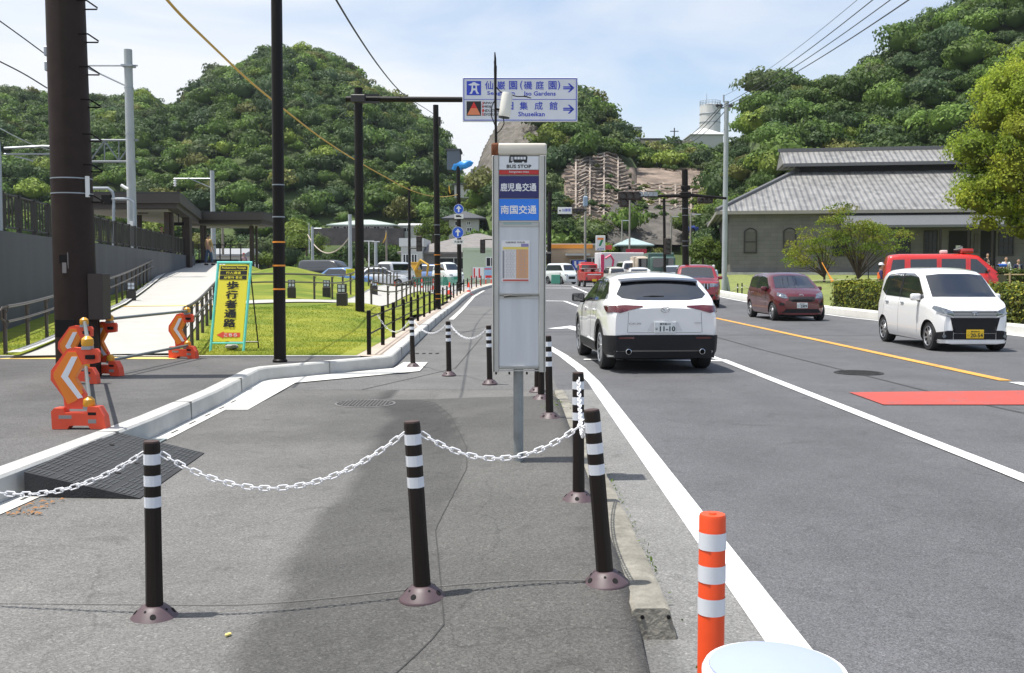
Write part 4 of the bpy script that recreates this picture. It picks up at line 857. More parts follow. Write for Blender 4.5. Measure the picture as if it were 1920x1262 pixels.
# old kerb block
KBM = mat('old_kerb', (0.23, 0.215, 0.18), 0.95, bump=0.5, bscale=45, var=0.42, vscale=6)
kb = thing('kerb_block', 'old stained concrete kerb with a broken end beside the bollards', 'kerb', (0, 0, 0))
k = MB(); ysb = frange(4.14, 12.55, 0.06); rs = []
for i, y in enumerate(ysb):
    e = 0.012*nz(y, 1, 2.2); f = 0.006*nz(y, 7, 9); c = 0.0 if i else -0.006
    t = 0.132 if y < 12 else 0.132*(1-sm(12.0, 12.6, y)*0.8)
    wl = 0.505+e*0.6+0.03*sm(4.6, 4.14, y)*0; wr = 0.70+e+f-0.05*sm(9, 12.5, y)
    rs.append([(wl-0.004, y, -0.02), (wl, y+(0.008*nz(1, 2, 3) if i == 0 else 0), t-0.012), (wl+0.014, y, t), (wr-0.055, y, t+0.001), (wr-0.035, y, t-0.008), (wr, y, -0.02)])
rs[0] = [(a, b-0.0+0.02*(1 if 0 < j < 5 else 0), c) for j, (a, b, c) in enumerate(rs[0])]
k.rings(rs).build('kerb_stone', KBM, kb, ang=30)
for x in (0.545, 0.655): MB().cyl((x, 4.148, 0.098), (x, 4.18, 0.098), 0.0085, n=12).build('dowel_hole', HOLE, kb)
# rubber kerb ramp
def ramp():
    P0 = gp(46, 888, 0.0); a = Vector((-3.27, 7.02, 0)); 
    o = thing('kerb_ramp', 'black rubber kerb ramp with rows of anti slip slots against the pale kerb', 'ramp', (0, 0, 0))
    A, B, C_, D = Vector((-3.25, 6.88, 0.175)), Vector((-3.14, 9.0, 0.185)), Vector((-2.42, 8.60, 0.02)), Vector((-2.30, 6.52, 0.02))
    A = gp(45, 885, 0.185); B = gp(213, 808, 0.19); C_ = gp(383, 849, 0.02); D = gp(262, 934, 0.02)
    RB = mat('black_rubber', (0.028, 0.029, 0.031), 0.7, bump=0.3, bscale=80, var=0.25, vscale=5); k = MB()
    z = lambda v, h: (v.x, v.y, h)
    k.add([A, B, C_, D, z(A, 0.014), z(B, 0.014), z(C_, 0.014), z(D, 0.014)], [(3, 2, 1, 0), (0, 1, 5, 4), (3, 0, 4, 7), (2, 3, 7, 6), (1, 2, 6, 5), (4, 5, 6, 7)]); k.build('wedge', RB, o, flat=True)
    k = MB(); U = B-A; V = D-A; n = U.cross(V).normalized(); n = n if n.z > 0 else -n
    for c in range(11):
        for i in range(24):
            for j in range(1):
                s0 = (c+0.12)/11; s1 = (c+0.88)/11; t0 = (i+0.3)/24; t1 = (i+0.62)/24
                if (i % 6) == 5: continue
                fw = lambda s, t: A*(1-s)*(1-t)+B*s*(1-t)+C_*s*t+D*(1-s)*t
                k.add([fw(s0, t0)+n*0.004, fw(s1, t0+0.008)+n*0.004, fw(s1, t1+0.008)+n*0.004, fw(s0, t1)+n*0.004], [(0, 1, 2, 3)])
    k.build('slot_tread', mat('rubber_rib', (0.062, 0.066, 0.070), 0.65), o, flat=True)
    for s, t in ((0.28, 0.6), (0.5, 0.62), (0.75, 0.6), (0.3, 0.85), (0.72, 0.2)):
        p = A*(1-s)*(1-t)+B*s*(1-t)+C_*s*t+D*(1-s)*t; MB().cyl(p-n*0.004, p+n*0.006, 0.022, n=14).build('bolt_cover', HOLE, o)
ramp()
# drains and covers
def cover(label, loc, r, m1, m2, rings=3):
    o = thing('manhole_cover', label, 'manhole cover', loc)
    MB().lathe([(r, 0.0), (r, 0.006), (r*0.94, 0.009), (r*0.93, 0.004)], n=40, cap=False).build('frame', m1, o)
    MB().lathe([(r*0.92, 0.0), (r*0.92, 0.007), (0.01, 0.0075)], n=40).build('lid', m2, o)
    k = MB()
    for i in range(-7, 8):
        for j in range(-7, 8):
            x, y = i*r*0.115, j*r*0.115
            if x*x+y*y < (r*0.84)**2 and (i+j) % 2 == 0: k.box((x, y, 0.0095), (r*0.05, r*0.14, 0.005), rz=0.3)
    k.build('tread_pattern', m1, o)
IRON = mat('cast_iron', (0.10, 0.095, 0.09), 0.6, 0.5, var=0.2, vscale=12); IRN2 = mat('cast_iron_dark', (0.045, 0.043, 0.041), 0.7, 0.3)
p = gp(685, 757, 0.012); cover('round cast iron manhole cover in the pavement left of the bus stop', (p.x, p.y, pav_z(p.x, p.y)), 0.35, mat('iron_worn', (0.20, 0.19, 0.18), 0.55, 0.4), IRN2)
p = gp(1610, 699, 0.005); cover('round dark manhole cover in the far lane by the orange line', (p.x, p.y, 0.006), 0.36, IRN2, mat('cast_iron_black', (0.02, 0.02, 0.02), 0.7))
o = thing('drain_grate', 'steel drain grating at the foot of the pale kerb beside the ramp', 'drain grate', (kx(8.85)+0.085, 8.85, 0.019), math.atan2(0.02, 1)*0)
k = MB(); [k.box((x, 0, 0.004), (0.010, 0.55, 0.010)) for x in (-0.075, 0.075)]; [k.box((0, y, 0.005), (0.14, 0.014, 0.008)) for y in frange(-0.26, 0.26, 0.06)]
k.build('grate_bars', mat('grate_steel', (0.45, 0.52, 0.52), 0.5, 0.5), o); MB().box((0, 0, 0.0), (0.15, 0.54, 0.003)).build('pit', HOLE, o)

# ---------------------------------------------------------------- bus stop sign
BS = Vector((gp(972, 866, 0.13).x, gp(972, 866, 0.13).y, 0.125))
Yb = BS.y; ppm = F/Yb
bs = thing('bus_stop_sign', 'tall bus stop cabinet with two blue name panels and a timetable, on a grey pole', 'bus stop sign', BS)
def bl(px, py, dy=0.0): v = at(px, py, Yb-0.10); return Vector((v.x-BS.x, -0.10+dy, v.z-BS.z))
CAB = mat('cabinet_aluminium', (0.50, 0.49, 0.46), 0.45, 0.35, var=0.08, vscale=6); CABW = mat('cabinet_face', (0.58, 0.60, 0.63), 0.35, var=0.09, vscale=4, stretch=(3, 1, 0.25))
MB().cyl((0, 0, -0.02), (0, 0, 0.72), 0.037, n=24).build('pole', mat('pole_galvanised', (0.26, 0.28, 0.285), 0.5, 0.4, var=0.2, vscale=7), bs)
tl = bl(922, 268); br = bl(1024, 698); cxm = (tl.x+br.x)/2; Wc = br.x-tl.x; zt_, zb_ = tl.z, br.z; 
MB().box((cxm, 0, (zt_+zb_)/2-0.01), (Wc-0.03, 0.16, zt_-zb_-0.06)).build('cabinet_body', CAB, bs)
hb = bl(0, 291).z
hd = MB().box((cxm, -0.0, (zt_+hb)/2), (Wc+0.004, 0.205, zt_-hb), 0.018, seg=3).build('top_cap', mat('cap_cream', (0.62, 0.58, 0.50), 0.45, var=0.05), bs)
RUST = mat('rust', (0.16, 0.055, 0.022), 0.9, var=0.5, vscale=30)
MB().box((tl.x+0.028, -0.0, (zt_+hb)/2), (0.064, 0.2075, zt_-hb+0.0035), 0.018, seg=3).build('rust_patch', RUST, hd)
zl = bl(0, 698).z
for x0, x1, nm in ((922.5, 935, 'side_rail'), (1011, 1024, 'side_rail')):
    a = bl(x0, 291); b = bl(x1, 291); MB().box(((a.x+b.x)/2, -0.008, (hb+zl)/2), (b.x-a.x, 0.19, hb-zl), 0.004).build(nm, CAB, bs)
for x in (925.5, 1021):
    a = bl(x, 291); MB().box((a.x, -0.1045, (hb+zl)/2), (0.005, 0.004, hb-zl-0.01)).build('rail_groove', mat('groove', (0.05, 0.05, 0.045), 0.7), bs)
def panel(y0, y1, m, nm, x0=936, x1=1010, dy=0.0):
    a = bl(x0, y0); b = bl(x1, y1); return MB().box(((a.x+b.x)/2, -0.092+dy, (a.z+b.z)/2), (b.x-a.x, 0.012, a.z-b.z), 0.0).build(nm, m, bs)
NAVY = mat('panel_navy', (0.012, 0.012, 0.115), 0.3); SKYB = mat('panel_blue', (0.015, 0.20, 0.78), 0.3); PW = mat('panel_white', (0.70, 0.72, 0.75), 0.3); REDP = mat('panel_red', (0.50, 0.02, 0.02), 0.3)
pa = panel(293, 318, PW, 'header_panel'); panel(319, 327, REDP, 'name_strip'); pb = panel(330, 371, NAVY, 'company_panel'); pc = panel(373, 413, SKYB, 'company_panel')
yf = -0.0995
def btext(body, px, py, w, h, m, par, bold=0.0): v = bl(px, py); return text(body, (v.x, yf, v.z), 0.1, m, par, bold, w=w/ppm*0.985, hh=h/ppm*0.985)
btext('BUS STOP', 972.8, 312, 46, 6.6, BLKS, pa, 0.03); btext('Sengan-en-mae' if False else 'Senganen-mae', 973, 322.5, 37, 4.5, PW, bs, 0.01)
btext('鹿児島交通', 972, 351, 67, 15.5, mat('letter_white', (0.8, 0.8, 0.82), 0.4), pb, 0.022); btext('南国交通', 972, 393, 67, 16.5, MATS['letter_white'], pc, 0.022)
# small bus pictogram: body, windows, wheels
def bq(px, py, dy=0): v = bl(px, py); return (v.x, yf+dy, v.z)
k = MB(); k.add([bq(954, 305), bq(988, 305), bq(989, 294), bq(986, 291.5), bq(957, 291.0), bq(955, 294)], [(0, 1, 2, 3, 4, 5)]); k.build('bus_symbol', BLKS, pa, flat=True)
k = MB()
for x in (958, 960.7): k.quad(bq(x, 302, -.001), bq(x+1.6, 302, -.001), bq(x+1.6, 294, -.001), bq(x, 294, -.001))
for i in range(4): x = 964.5+i*5.6; k.quad(bq(x, 299, -.001), bq(x+4.4, 299, -.001), bq(x+4.4, 294, -.001), bq(x, 294, -.001))
k.build('bus_symbol_windows', PW, pa, flat=True)
k = MB()
for x in (962, 981): v = bl(x, 305); k.cyl((v.x, yf-0.001, v.z), (v.x, yf-0.003, v.z), 0.008, n=14)
k.build('bus_symbol_wheels', PW, pa)
# notice case and lower case
CAS = mat('case_frame', (0.46, 0.46, 0.44), 0.45, 0.3)
panel(415, 551, CABW, 'notice_case', dy=0.004); panel(558, 690, CABW, 'lower_panel', dy=0.004)
for y0, y1 in ((414, 417), (421, 424), (549.5, 552), (556, 559), (686, 688), (694, 696)): panel(y0, y1, CAS, 'rail', dy=-0.006)
panel(417.5, 420.5, mat('tape_green', (0.30, 0.42, 0.42), 0.5), 'faded_tape', 944, 996, -0.004)
v = bl(1004, 690); 
for x in (962, 999): v = bl(x, 691); MB().box((v.x, -0.105, v.z), (0.006, 0.008, 0.03)).build('clip', CAS, bs)
for x in (930, 955, 988, 1015): v = bl(x, 700.5); MB().box((v.x, -0.07, v.z), (0.014, 0.014, 0.018)).build('bolt', HOLE, bs)
k = MB(); a = bl(945, 556, -0.01); b = bl(957, 554.5, -0.01); c = bl(975, 556, -0.01); d = bl(998, 554, -0.01); k.tube([a, b, c, d], [0.009, 0.010, 0.003, 0.002], 6); k.build('torn_strip', mat('strip_dark', (0.05, 0.05, 0.05), 0.6), bs)
tt = panel(451, 528, mat('paper_white', (0.74, 0.73, 0.74), 0.7), 'timetable', 940, 993, -0.004)
yf2 = -0.1035
def tq(x0, y0, x1, y1, m, nm, d=0.0):
    a = bl(x0, y0); b = bl(x1, y1); k = MB(); k.quad((a.x, yf2-d, b.z), (b.x, yf2-d, b.z), (b.x, yf2-d, a.z), (a.x, yf2-d, a.z)); return k.build(nm, m, tt, flat=True)
tq(943, 463, 991, 467.5, mat('tt_yellow', (0.75, 0.62, 0.16), 0.7), 'yellow_band'); tq(968, 467.7, 990.5, 522, mat('tt_orange', (0.72, 0.38, 0.18), 0.7), 'orange_column'); tq(943, 524, 991, 527, mat('tt_red', (0.5, 0.08, 0.06), 0.7), 'red_band'); tq(942.3, 470, 945.5, 522, mat('tt_dark', (0.22, 0.23, 0.26), 0.7), 'stop_column'); tq(977, 457, 991, 463, mat('tt_blue', (0.25, 0.22, 0.42), 0.7), 'map_inset')
k = MB()
for i in range(18):
    z = bl(0, 469+i*3).z; a = bl(943, 0).x; b = bl(990.5, 0).x; k.quad((a, yf2-.0008, z-.0006), (b, yf2-.0008, z-.0006), (b, yf2-.0008, z+.0006), (a, yf2-.0008, z+.0006))
for x in (943, 949, 958, 968, 977, 984): a = bl(x, 0).x; z0, z1 = bl(0, 522).z, bl(0, 468).z; k.quad((a-.0006, yf2-.0009, z0), (a+.0006, yf2-.0009, z0), (a+.0006, yf2-.0009, z1), (a-.0006, yf2-.0009, z1))
k.build('table_lines', mat('print_grey', (0.40, 0.38, 0.40), 0.7), tt, flat=True)
v = bl(966, 454.5); text('仙巌園前 時刻表', (v.x, yf2-0.001, v.z), 0.05, BLKS, tt, w=36/ppm, hh=3.4/ppm)
rr = random.Random(2); rows = '\n'.join('  '.join('%02d' % rr.choice([5, 12, 18, 25, 32, 40, 47, 55]) for _ in range(3 if i % 3 else 4)) for i in range(16))
v = bl(957, 494); text(rows, (v.x, yf2-0.001, v.z), 0.05, MATS['print_grey'], tt, w=17/ppm, hh=50/ppm); v = bl(979.5, 494); text(rows[::-1], (v.x, yf2-0.001, v.z), 0.05, MATS['print_grey'], tt, w=17/ppm, hh=50/ppm)
# thin mast, sensor and its cables behind the cabinet
ms = thing('antenna_mast', 'thin black weathered mast rising from the rusty corner of the bus stop cabinet', 'mast', (BS.x+bl(929, 0).x, Yb+0.10, 1.2))
def ml(px, py, Y=Yb+0.10): v = at(px, py, Y); return (v.x-ms.location.x, v.y-ms.location.y, v.z-ms.location.z)
MB().tube([ml(931, 560), ml(930, 268), ml(929, 190), ml(928.5, 130), ml(928.5, 110), ml(927.8, 98)], [0.010, 0.010, 0.009, 0.010, 0.008, 0.004], 8).build('rod', BLACKM, ms)
MB().tube([ml(929, 175), ml(929, 125), ml(927, 115)], [0.008, 0.011, 0.005], 6).build('wire_wrap', BLACKM, ms)
MB().tube([ml(929, 162), ml(938, 172), ml(952, 177), ml(970, 181), ml(985, 181)], 0.004, 5).build('cable', BLACKM, ms); MB().tube([ml(982, 180), ml(996, 184)], [0.006, 0.003], 5).build('plug', BLACKM, ms)
MB().tube([ml(929, 185), ml(922, 200), ml(921.5, 218), ml(928, 235)], 0.004, 5).build('cable', BLACKM, ms); MB().tube([ml(944, 220), ml(945, 232), ml(940, 242), ml(932, 250)], 0.004, 5).build('cable', BLACKM, ms)
wb = thing('sensor_beacon', 'white capped cylinder strapped to the thin mast above the bus stop', 'sensor', at(945, 220, Yb+0.1)); wb.rotation_euler = (0, R(8), 0)
MB().lathe([(0.040, 0.0), (0.044, 0.012), (0.043, 0.05), (0.040, 0.165), (0.036, 0.180), (0.01, 0.184)], n=24).build('housing', mat('sensor_white', (0.72, 0.70, 0.64), 0.4), wb)
MB().lathe([(0.041, -0.006), (0.041, 0.004)], n=24).build('seal_ring', BLKS, wb); MB().box((-0.045, 0, 0.05), (0.05, 0.03, 0.012)).build('bracket', BLACKM, wb)

# ---------------------------------------------------------------- overhead direction sign
Yo = 25.7; g0 = Vector((at(675, 600, Yo).x, Yo, lawn_z(-3.85, Yo)-0.05))
os_ = thing('overhead_sign', 'overhead white direction sign on a black gantry arm pointing right to the gardens', 'direction sign', g0)
def ol(px, py, dy=0.0): v = at(px, py, Yo+dy); return Vector((v.x-g0.x, dy, v.z-g0.z))
MB().cyl((0, 0, 0), ol(672, 165), 0.118, 0.105, n=20).build('pole', BLACKM, os_)
a = ol(649, 186); b = ol(1075, 186); MB().cyl((a.x, 0.0, a.z), (b.x, 0.0, a.z-0.02), 0.075, 0.06, n=16).build('arm', BLACKM, os_)
c = ol(672, 186); k = MB(); k.box((0.02, -0.0, c.z), (0.36, 0.28, 0.2), 0.02); k.box((0.3, -0.09, c.z+0.09), (0.5, 0.05, 0.05)); k.box((0.3, -0.09, c.z-0.09), (0.5, 0.05, 0.05)); k.build('clamp', DARK, os_)
tl_, br_ = ol(867, 145, -0.15), ol(1083, 228, -0.15); W_ = br_.x-tl_.x; H_ = tl_.z-br_.z; xc, zc = (tl_.x+br_.x)/2, (tl_.z+br_.z)/2; pm = F/(Yo-0.15)
BLU = mat('sign_ink_blue', (0.025, 0.055, 0.50), 0.45); SGW = mat('signboard_white', (0.66, 0.68, 0.74), 0.4)
MB().box((xc, -0.11, zc), (W_, 0.08, H_), 0.01).build('sign_board', SGW, os_)
k = MB(); t = 0.018
for dx0, dz0, w_, h_ in ((0, H_/2-0.035, W_-0.07, t), (0, -H_/2+0.035, W_-0.07, t), (0, 0.0, W_-0.07, 0.012)): k.box((xc+dx0, -0.153, zc+dz0), (w_, 0.004, h_))
for s in (-1, 1): k.box((xc+s*(W_/2-0.035), -0.1535, zc), (t, 0.004, H_-0.07))
k.build('border', BLU, os_)
for x in (920, 1035): q = ol(x, 186, -0.04); MB().box((q.x, -0.055, q.z), (0.06, 0.13, 0.5)).build('bracket', DARK, os_)
def oq(px, py, dy=-0.156): v = ol(px, py, -0.155); return (v.x, dy, v.z)
def otext(body, px, py, w, h, bold=0.012, m=None): v = oq(px, py); return text(body, v, 0.2, m or BLU, os_, bold, w=w/pm, hh=h/pm)
for ch, x in (('仙', 917.5), ('巌', 939.5), ('園', 962), ('(', 977), ('磯', 990), ('庭', 1012), ('園', 1036), (')', 1048.5)): otext(ch, x, 160, 15 if ch not in '()' else 4.5, 15.5 if ch not in '()' else 17, 0.012)
otext('Senganen', 939.3, 175.3, 51, 8.6, 0.02); otext('Iso Gardens', 1012.3, 175.3, 58, 8.2, 0.02)
for ch, x in (('旧', 955), ('集', 982), ('成', 1010), ('館', 1038)): otext(ch, x, 198.5, 15, 15, 0.012)
otext('Shuseikan', 996.7, 213.8, 49, 8.6, 0.02)
for yy in (164.5, 204.5):
    k = MB(); k.quad(oq(1056, yy-2.5), oq(1056, yy-0.2), oq(1073, yy-0.2), oq(1073, yy-2.5)); k.quad(oq(1056, yy+0.8), oq(1056, yy+3.1), oq(1073, yy+3.1), oq(1073, yy+0.8))
    k.add([oq(1064.5, yy-8), oq(1068, yy-8), oq(1077, yy+0.3), oq(1068, yy+8.6), oq(1064.5, yy+8.6), oq(1072, yy+0.3)], [(0, 1, 2, 5), (5, 2, 3, 4)]); k.build('arrow', BLU, os_, flat=True)
def rect(x0, y0, x1, y1, m, nm, d=-0.157, par=None):
    k = MB(); k.quad(oq(x0, y1, d), oq(x1, y1, d), oq(x1, y0, d), oq(x0, y0, d)); return k.build(nm, m, par or os_, flat=True)
gs = rect(875, 152, 902, 178.5, BLU, 'garden_symbol')
k = MB()       # stone lantern
for poly in ([(877.5, 159), (885, 156), (886.5, 154.3), (891, 154.3), (892.5, 156), (900.5, 159), (896, 160.4), (882, 160.4)], [(884.5, 160.4), (887, 160.4), (887, 171), (883.5, 171)], [(891.5, 160.4), (893.8, 160.4), (895, 171), (891.5, 171)], [(887, 165.8), (891.5, 165.8), (891.5, 169.5), (887, 169.5)], [(883.5, 171), (887, 171), (884.5, 176), (880, 176)], [(891.5, 171), (895, 171), (898.4, 176), (893.8, 176)]): k.add([oq(x, y, -0.1585) for x, y in poly], [tuple(range(len(poly)))])
k.build('lantern_shape', SGW, gs, flat=True)
jr = rect(875, 190, 902, 217, BLKS, 'heritage_symbol'); k = MB(); k.add([oq(888.5, 191, -0.1585), oq(876, 215.5, -0.1585), oq(901, 215.5, -0.1585)], [(0, 1, 2)]); k.build('red_triangle', REDS, jr, flat=True)
k = MB(); k.add([oq(882.5, 203, -0.1595), oq(894.5, 203, -0.1595), oq(901, 215.5, -0.1595), oq(876, 215.5, -0.1595)], [(0, 1, 2, 3)]); k.build('orange_base', mat('sign_salmon', (0.70, 0.22, 0.10), 0.5), jr, flat=True)  # printed paler orange lower part of the red triangle
for w, y in (("JAPAN'S", 193.5), ('MEIJI', 200.5), ('INDUSTRIAL', 207.5), ('REVOLUTION', 214.5)):
    otext(w, 904+len(w)*1.9, y, len(w)*3.7, 5.2, 0.02, BLKS); 
    otext(w[0], 905.7, y, 3.2, 5.6, 0.03, REDS).location.y = -0.002

# ---------------------------------------------------------------- black poles, banded
ORB = mat('orange_tape', (0.85, 0.30, 0.03), 0.6)
def black_pole(label, px0, pyb, Y, r, ptop, bands=(), z=None, group='black street poles', silver=()):
    z = 0.19+zr(Y) if z is None else z; b = at(px0[1], pyb, Y); o = thing('street_pole', label, 'pole', (b.x, Y, z))
    t = at(px0[0], ptop, Y); MB().cyl((0, 0, -0.02), (t.x-b.x, 0, t.z-z), r*1.05, r*0.92, n=18).build('shaft', BLACKM, o)
    MB().lathe([(r*1.25, 0), (r*1.25, 0.03), (r*1.06, 0.05)], n=18).build('foot_ring', BLACKM, o)
    for y in bands: zz = at(px0[0], y, Y).z-z; xx = (t.x-b.x)*zz/(t.z-z); MB().lathe([(r*1.07, zz-0.012), (r*1.07, zz+0.012)], (xx, 0, 0), n=18, cap=False).build('orange_tape_band', ORB, o)
    for y in silver: zz = at(px0[0], y, Y).z-z; xx = (t.x-b.x)*zz/(t.z-z); MB().lathe([(r*1.08, zz-0.008), (r*1.08, zz+0.008)], (xx, 0, 0), n=18, cap=False).build('steel_band', GREYM, o)
    o['group'] = group; return o
black_pole('tall black pole with three orange tapes in front of the lawn', (518, 525), 678, 15.06, 0.087, -60, (454, 498, 542), 0.19, silver=(347, 407))
P818 = black_pole('black pole with orange tapes behind the kerb fence, left of the round blue signs', (817, 821), 578, 36, 0.105, 197, (478, 496, 514, 551, 560), silver=(440, 422))
q = at(824, 228, 36); MB().box((q.x-P818.location.x, -0.05, q.z-P818.location.z), (0.10, 0.14, 0.32), 0.02).build('control_box', DARK, P818)
P767 = black_pole('black pole with a hanging traffic signal in front of the depot', (767, 768), 541, 74, 0.10, 350, (), silver=(420,))
P858 = black_pole('black pole carrying the two round blue arrow signs', (859, 862), 549, 60, 0.125, 310, ())
# round blue arrow signs on that pole
SB = mat('round_sign_blue', (0.01, 0.10, 0.62), 0.4)
def round_sign(px, py, r, par, Y=59.8):
    o = at(px, py, Y)-par.location; T = Matrix.Translation(o) @ Matrix.Rotation(PI/2, 4, 'X')
    d = MB().lathe([(r, -0.02), (r, 0.02)], n=28, M=T).build('round_sign', SB, par); MB().lathe([(r*0.99, 0.021), (r*0.93, 0.021)], n=28, cap=False, M=T).build('white_rim', WHITE, d)
    k = MB(); k.add([(-0.045, -r*0.62, 0), (0.045, -r*0.62, 0), (0.045, r*0.05, 0), (-0.045, r*0.05, 0), (-0.16, r*0.05, 0), (0.16, r*0.05, 0), (0, r*0.68, 0)], [(0, 1, 2, 3), (4, 5, 6)], M=T @ Matrix.Translation((0, 0, 0.024))); k.build('white_arrow', WHITE, d, flat=True)
round_sign(860, 392, 0.29, P858); round_sign(858.5, 436, 0.34, P858)
q = at(860.5, 406, 59.8)-P858.location; pl_ = MB().box(q, (0.52, 0.03, 0.27)).build('truck_plate', WHITE, P858)
k = MB(); k.box((q.x-0.06, q.y-0.02, q.z+0.02), (0.24, 0.01, 0.11)); k.box((q.x+0.1, q.y-0.02, q.z-0.005), (0.08, 0.01, 0.07)); k.build('truck_symbol', BLKS, pl_)
q = at(859.5, 453.5, 59.8)-P858.location; pl_ = MB().box(q, (0.66, 0.03, 0.26)).build('name_plate', WHITE, P858); text('大貨等', (q.x, q.y-0.02, q.z), 0.2, BLKS, pl_, 0.015, w=0.5, hh=0.15)
q = at(862, 311, 60); k = MB(); T = Matrix.Translation(q) @ Matrix.Rotation(-0.28, 4, 'Y') @ Matrix.Diagonal((1.5, 0.8, 0.85, 1))
k.rings([[(0.62*s*math.cos(2*PI*i/10)*(1+0.3*math.sin(i*2.1))+0.1, 0.22*s*math.sin(2*PI*i/10), z_+0.09*math.cos(i*1.7+s*3)) for i in range(10)] for s, z_ in ((0.2, -0.24), (0.55, -0.14), (0.72, 0.02), (0.6, 0.16), (0.15, 0.22))], M=T); o = k.build('blue_bag', mat('tarp_blue', (0.03, 0.28, 0.75), 0.4, bump=0.5, bscale=12)); tag(o, 'blue plastic sheet wrapped over the head of the sign pole', 'bag')
# yellow sleeved cable and black wires
YEL = mat('cable_yellow', (0.62, 0.36, 0.04), 0.5); WIR = mat('wire_black', (0.02, 0.02, 0.022), 0.6)
def wire(name, pts, r, m, label, cat='cable', group=None, sub=6):
    q = smooth_path([tuple(p) for p in pts], 3); o = MB().tube(q, r, 6).build(name, m); tag(o, label, cat, group); return o
cb_ = [at(310, -4, 13.2), at(340, 30, 14), at(400, 88, 16), at(470, 155, 19), at(545, 215, 23), at(600, 258, 27), at(665, 300, 32), at(730, 336, 38), at(770, 358, 43), at(815, 370, 51), at(845, 368, 58), at(858, 365, 59.8)]
wire('cable', cb_, 0.019, YEL, 'yellow sleeved cable drooping from the top left to the blue signs pole')
q = at(830, 368, 55); MB().tube([q, q+Vector((0.03, 0, -0.35)), q+Vector((0.08, 0, -0.5))], [0.03, 0.05, 0.02], 6).build('knot', YEL, bpy.data.objects['cable'])
wire('overhead_wire', [at(628, -4, 12), at(665, 58, 14), at(705, 118, 18), at(740, 162, 24), at(762, 182, 30), at(800, 205, 40), at(815, 215, 42)], 0.012, WIR, 'black wire curving down from the top edge behind the overhead sign arm', 'wire')
wire('overhead_wire', [at(-5, 36, 13), at(45, 72, 13.5), at(88, 104, 14)], 0.008, WIR, 'thin wire reaching the big brown pole from the top left corner', 'wire')
wire('overhead_wire', [at(-5, 113, 13), at(45, 138, 13.5), at(88, 165, 14)], 0.009, WIR, 'lower thin wire reaching the big brown pole at hill height', 'wire')

# ---------------------------------------------------------------- big brown pole
Yp = 12.9; b = at(147, 700, Yp); bp = thing('utility_pole', 'massive dark brown utility pole with step irons rising behind the orange barriers', 'utility pole', (b.x, Yp, 0.188))
def pl(px, py, dy=0.0): v = at(px, py, Yp+dy); return Vector((v.x-b.x, dy, v.z-0.188))
BRN = mat('pole_brown', (0.030, 0.019, 0.015), 0.65, spec=0.25, bump=0.25, bscale=130, var=0.2, vscale=5)
t = pl(122.5, 0); k = MB(); k.cyl((0, 0, -0.05), (t.x*1.35, 0, t.z*1.35), 0.262, 0.222, n=40); k.build('shaft', BRN, bp)
def xs(z): return t.x*z/t.z
for y, s in ((10, 0), (72, 0), (133, 0), (194, 1), (258, 1), (315, 1), (-45, 0), (372, 1)):
    z = pl(160, y).z; x = xs(z)+0.22; w = 0.20
    MB().tube([(x-0.03, -0.12, z+0.03), (x+0.10, -0.13, z+0.025), (x+w, -0.06, z-0.045), (x+w-0.03, 0.0, z-0.05), (x-0.03, 0.02, z-0.045)], 0.010, 6).build('step_iron', BLACKM, bp)
for y in (336, 364): z = pl(160, y).z; MB().lathe([(0.252, z-0.007), (0.252, z+0.007)], (xs(z), 0, 0), n=40, cap=False).build('steel_band', GREYM, bp)
q = pl(164, 350, -0.12); MB().box((q.x, q.y, q.z), (0.045, 0.03, 0.26)).build('number_tag', WHITE, bp)
zz = pl(120, 486).z; q = pl(118, 486, -0.262); k = MB(); k.box((q.x, -0.248, zz), (0.10, 0.012, 0.10)); k.build('plate', HOLE, bp); k = MB(); k.box((q.x+0.01, -0.252, zz-0.11), (0.05, 0.008, 0.13)); k.box((q.x+0.055, -0.245, zz-0.02), (0.012, 0.012, 0.2)); k.build('glue_mark', mat('glue_grey', (0.25, 0.23, 0.22), 0.8), bp)
q = pl(120, 616, -0.26); MB().box((q.x+0.02, -0.262, q.z), (0.24, 0.02, 0.22)).build('plate', HOLE, bp)
q = pl(188, 556); MB().box((q.x-0.005, -0.02, q.z), (0.19, 0.26, pl(0, 516).z-pl(0, 602).z), 0.008).build('meter_box', mat('box_brown', (0.045, 0.034, 0.029), 0.55), bp)
for y in (97, 125): z = pl(85, y).z; MB().box((xs(z)-0.245, -0.02, z), (0.05, 0.08, 0.12), 0.01).build('insulator', GREYM, bp)
MB().cyl(pl(176, 600, 0.1), pl(180, 712, 0.12), 0.07, n=14).build('side_conduit', BRN, bp)

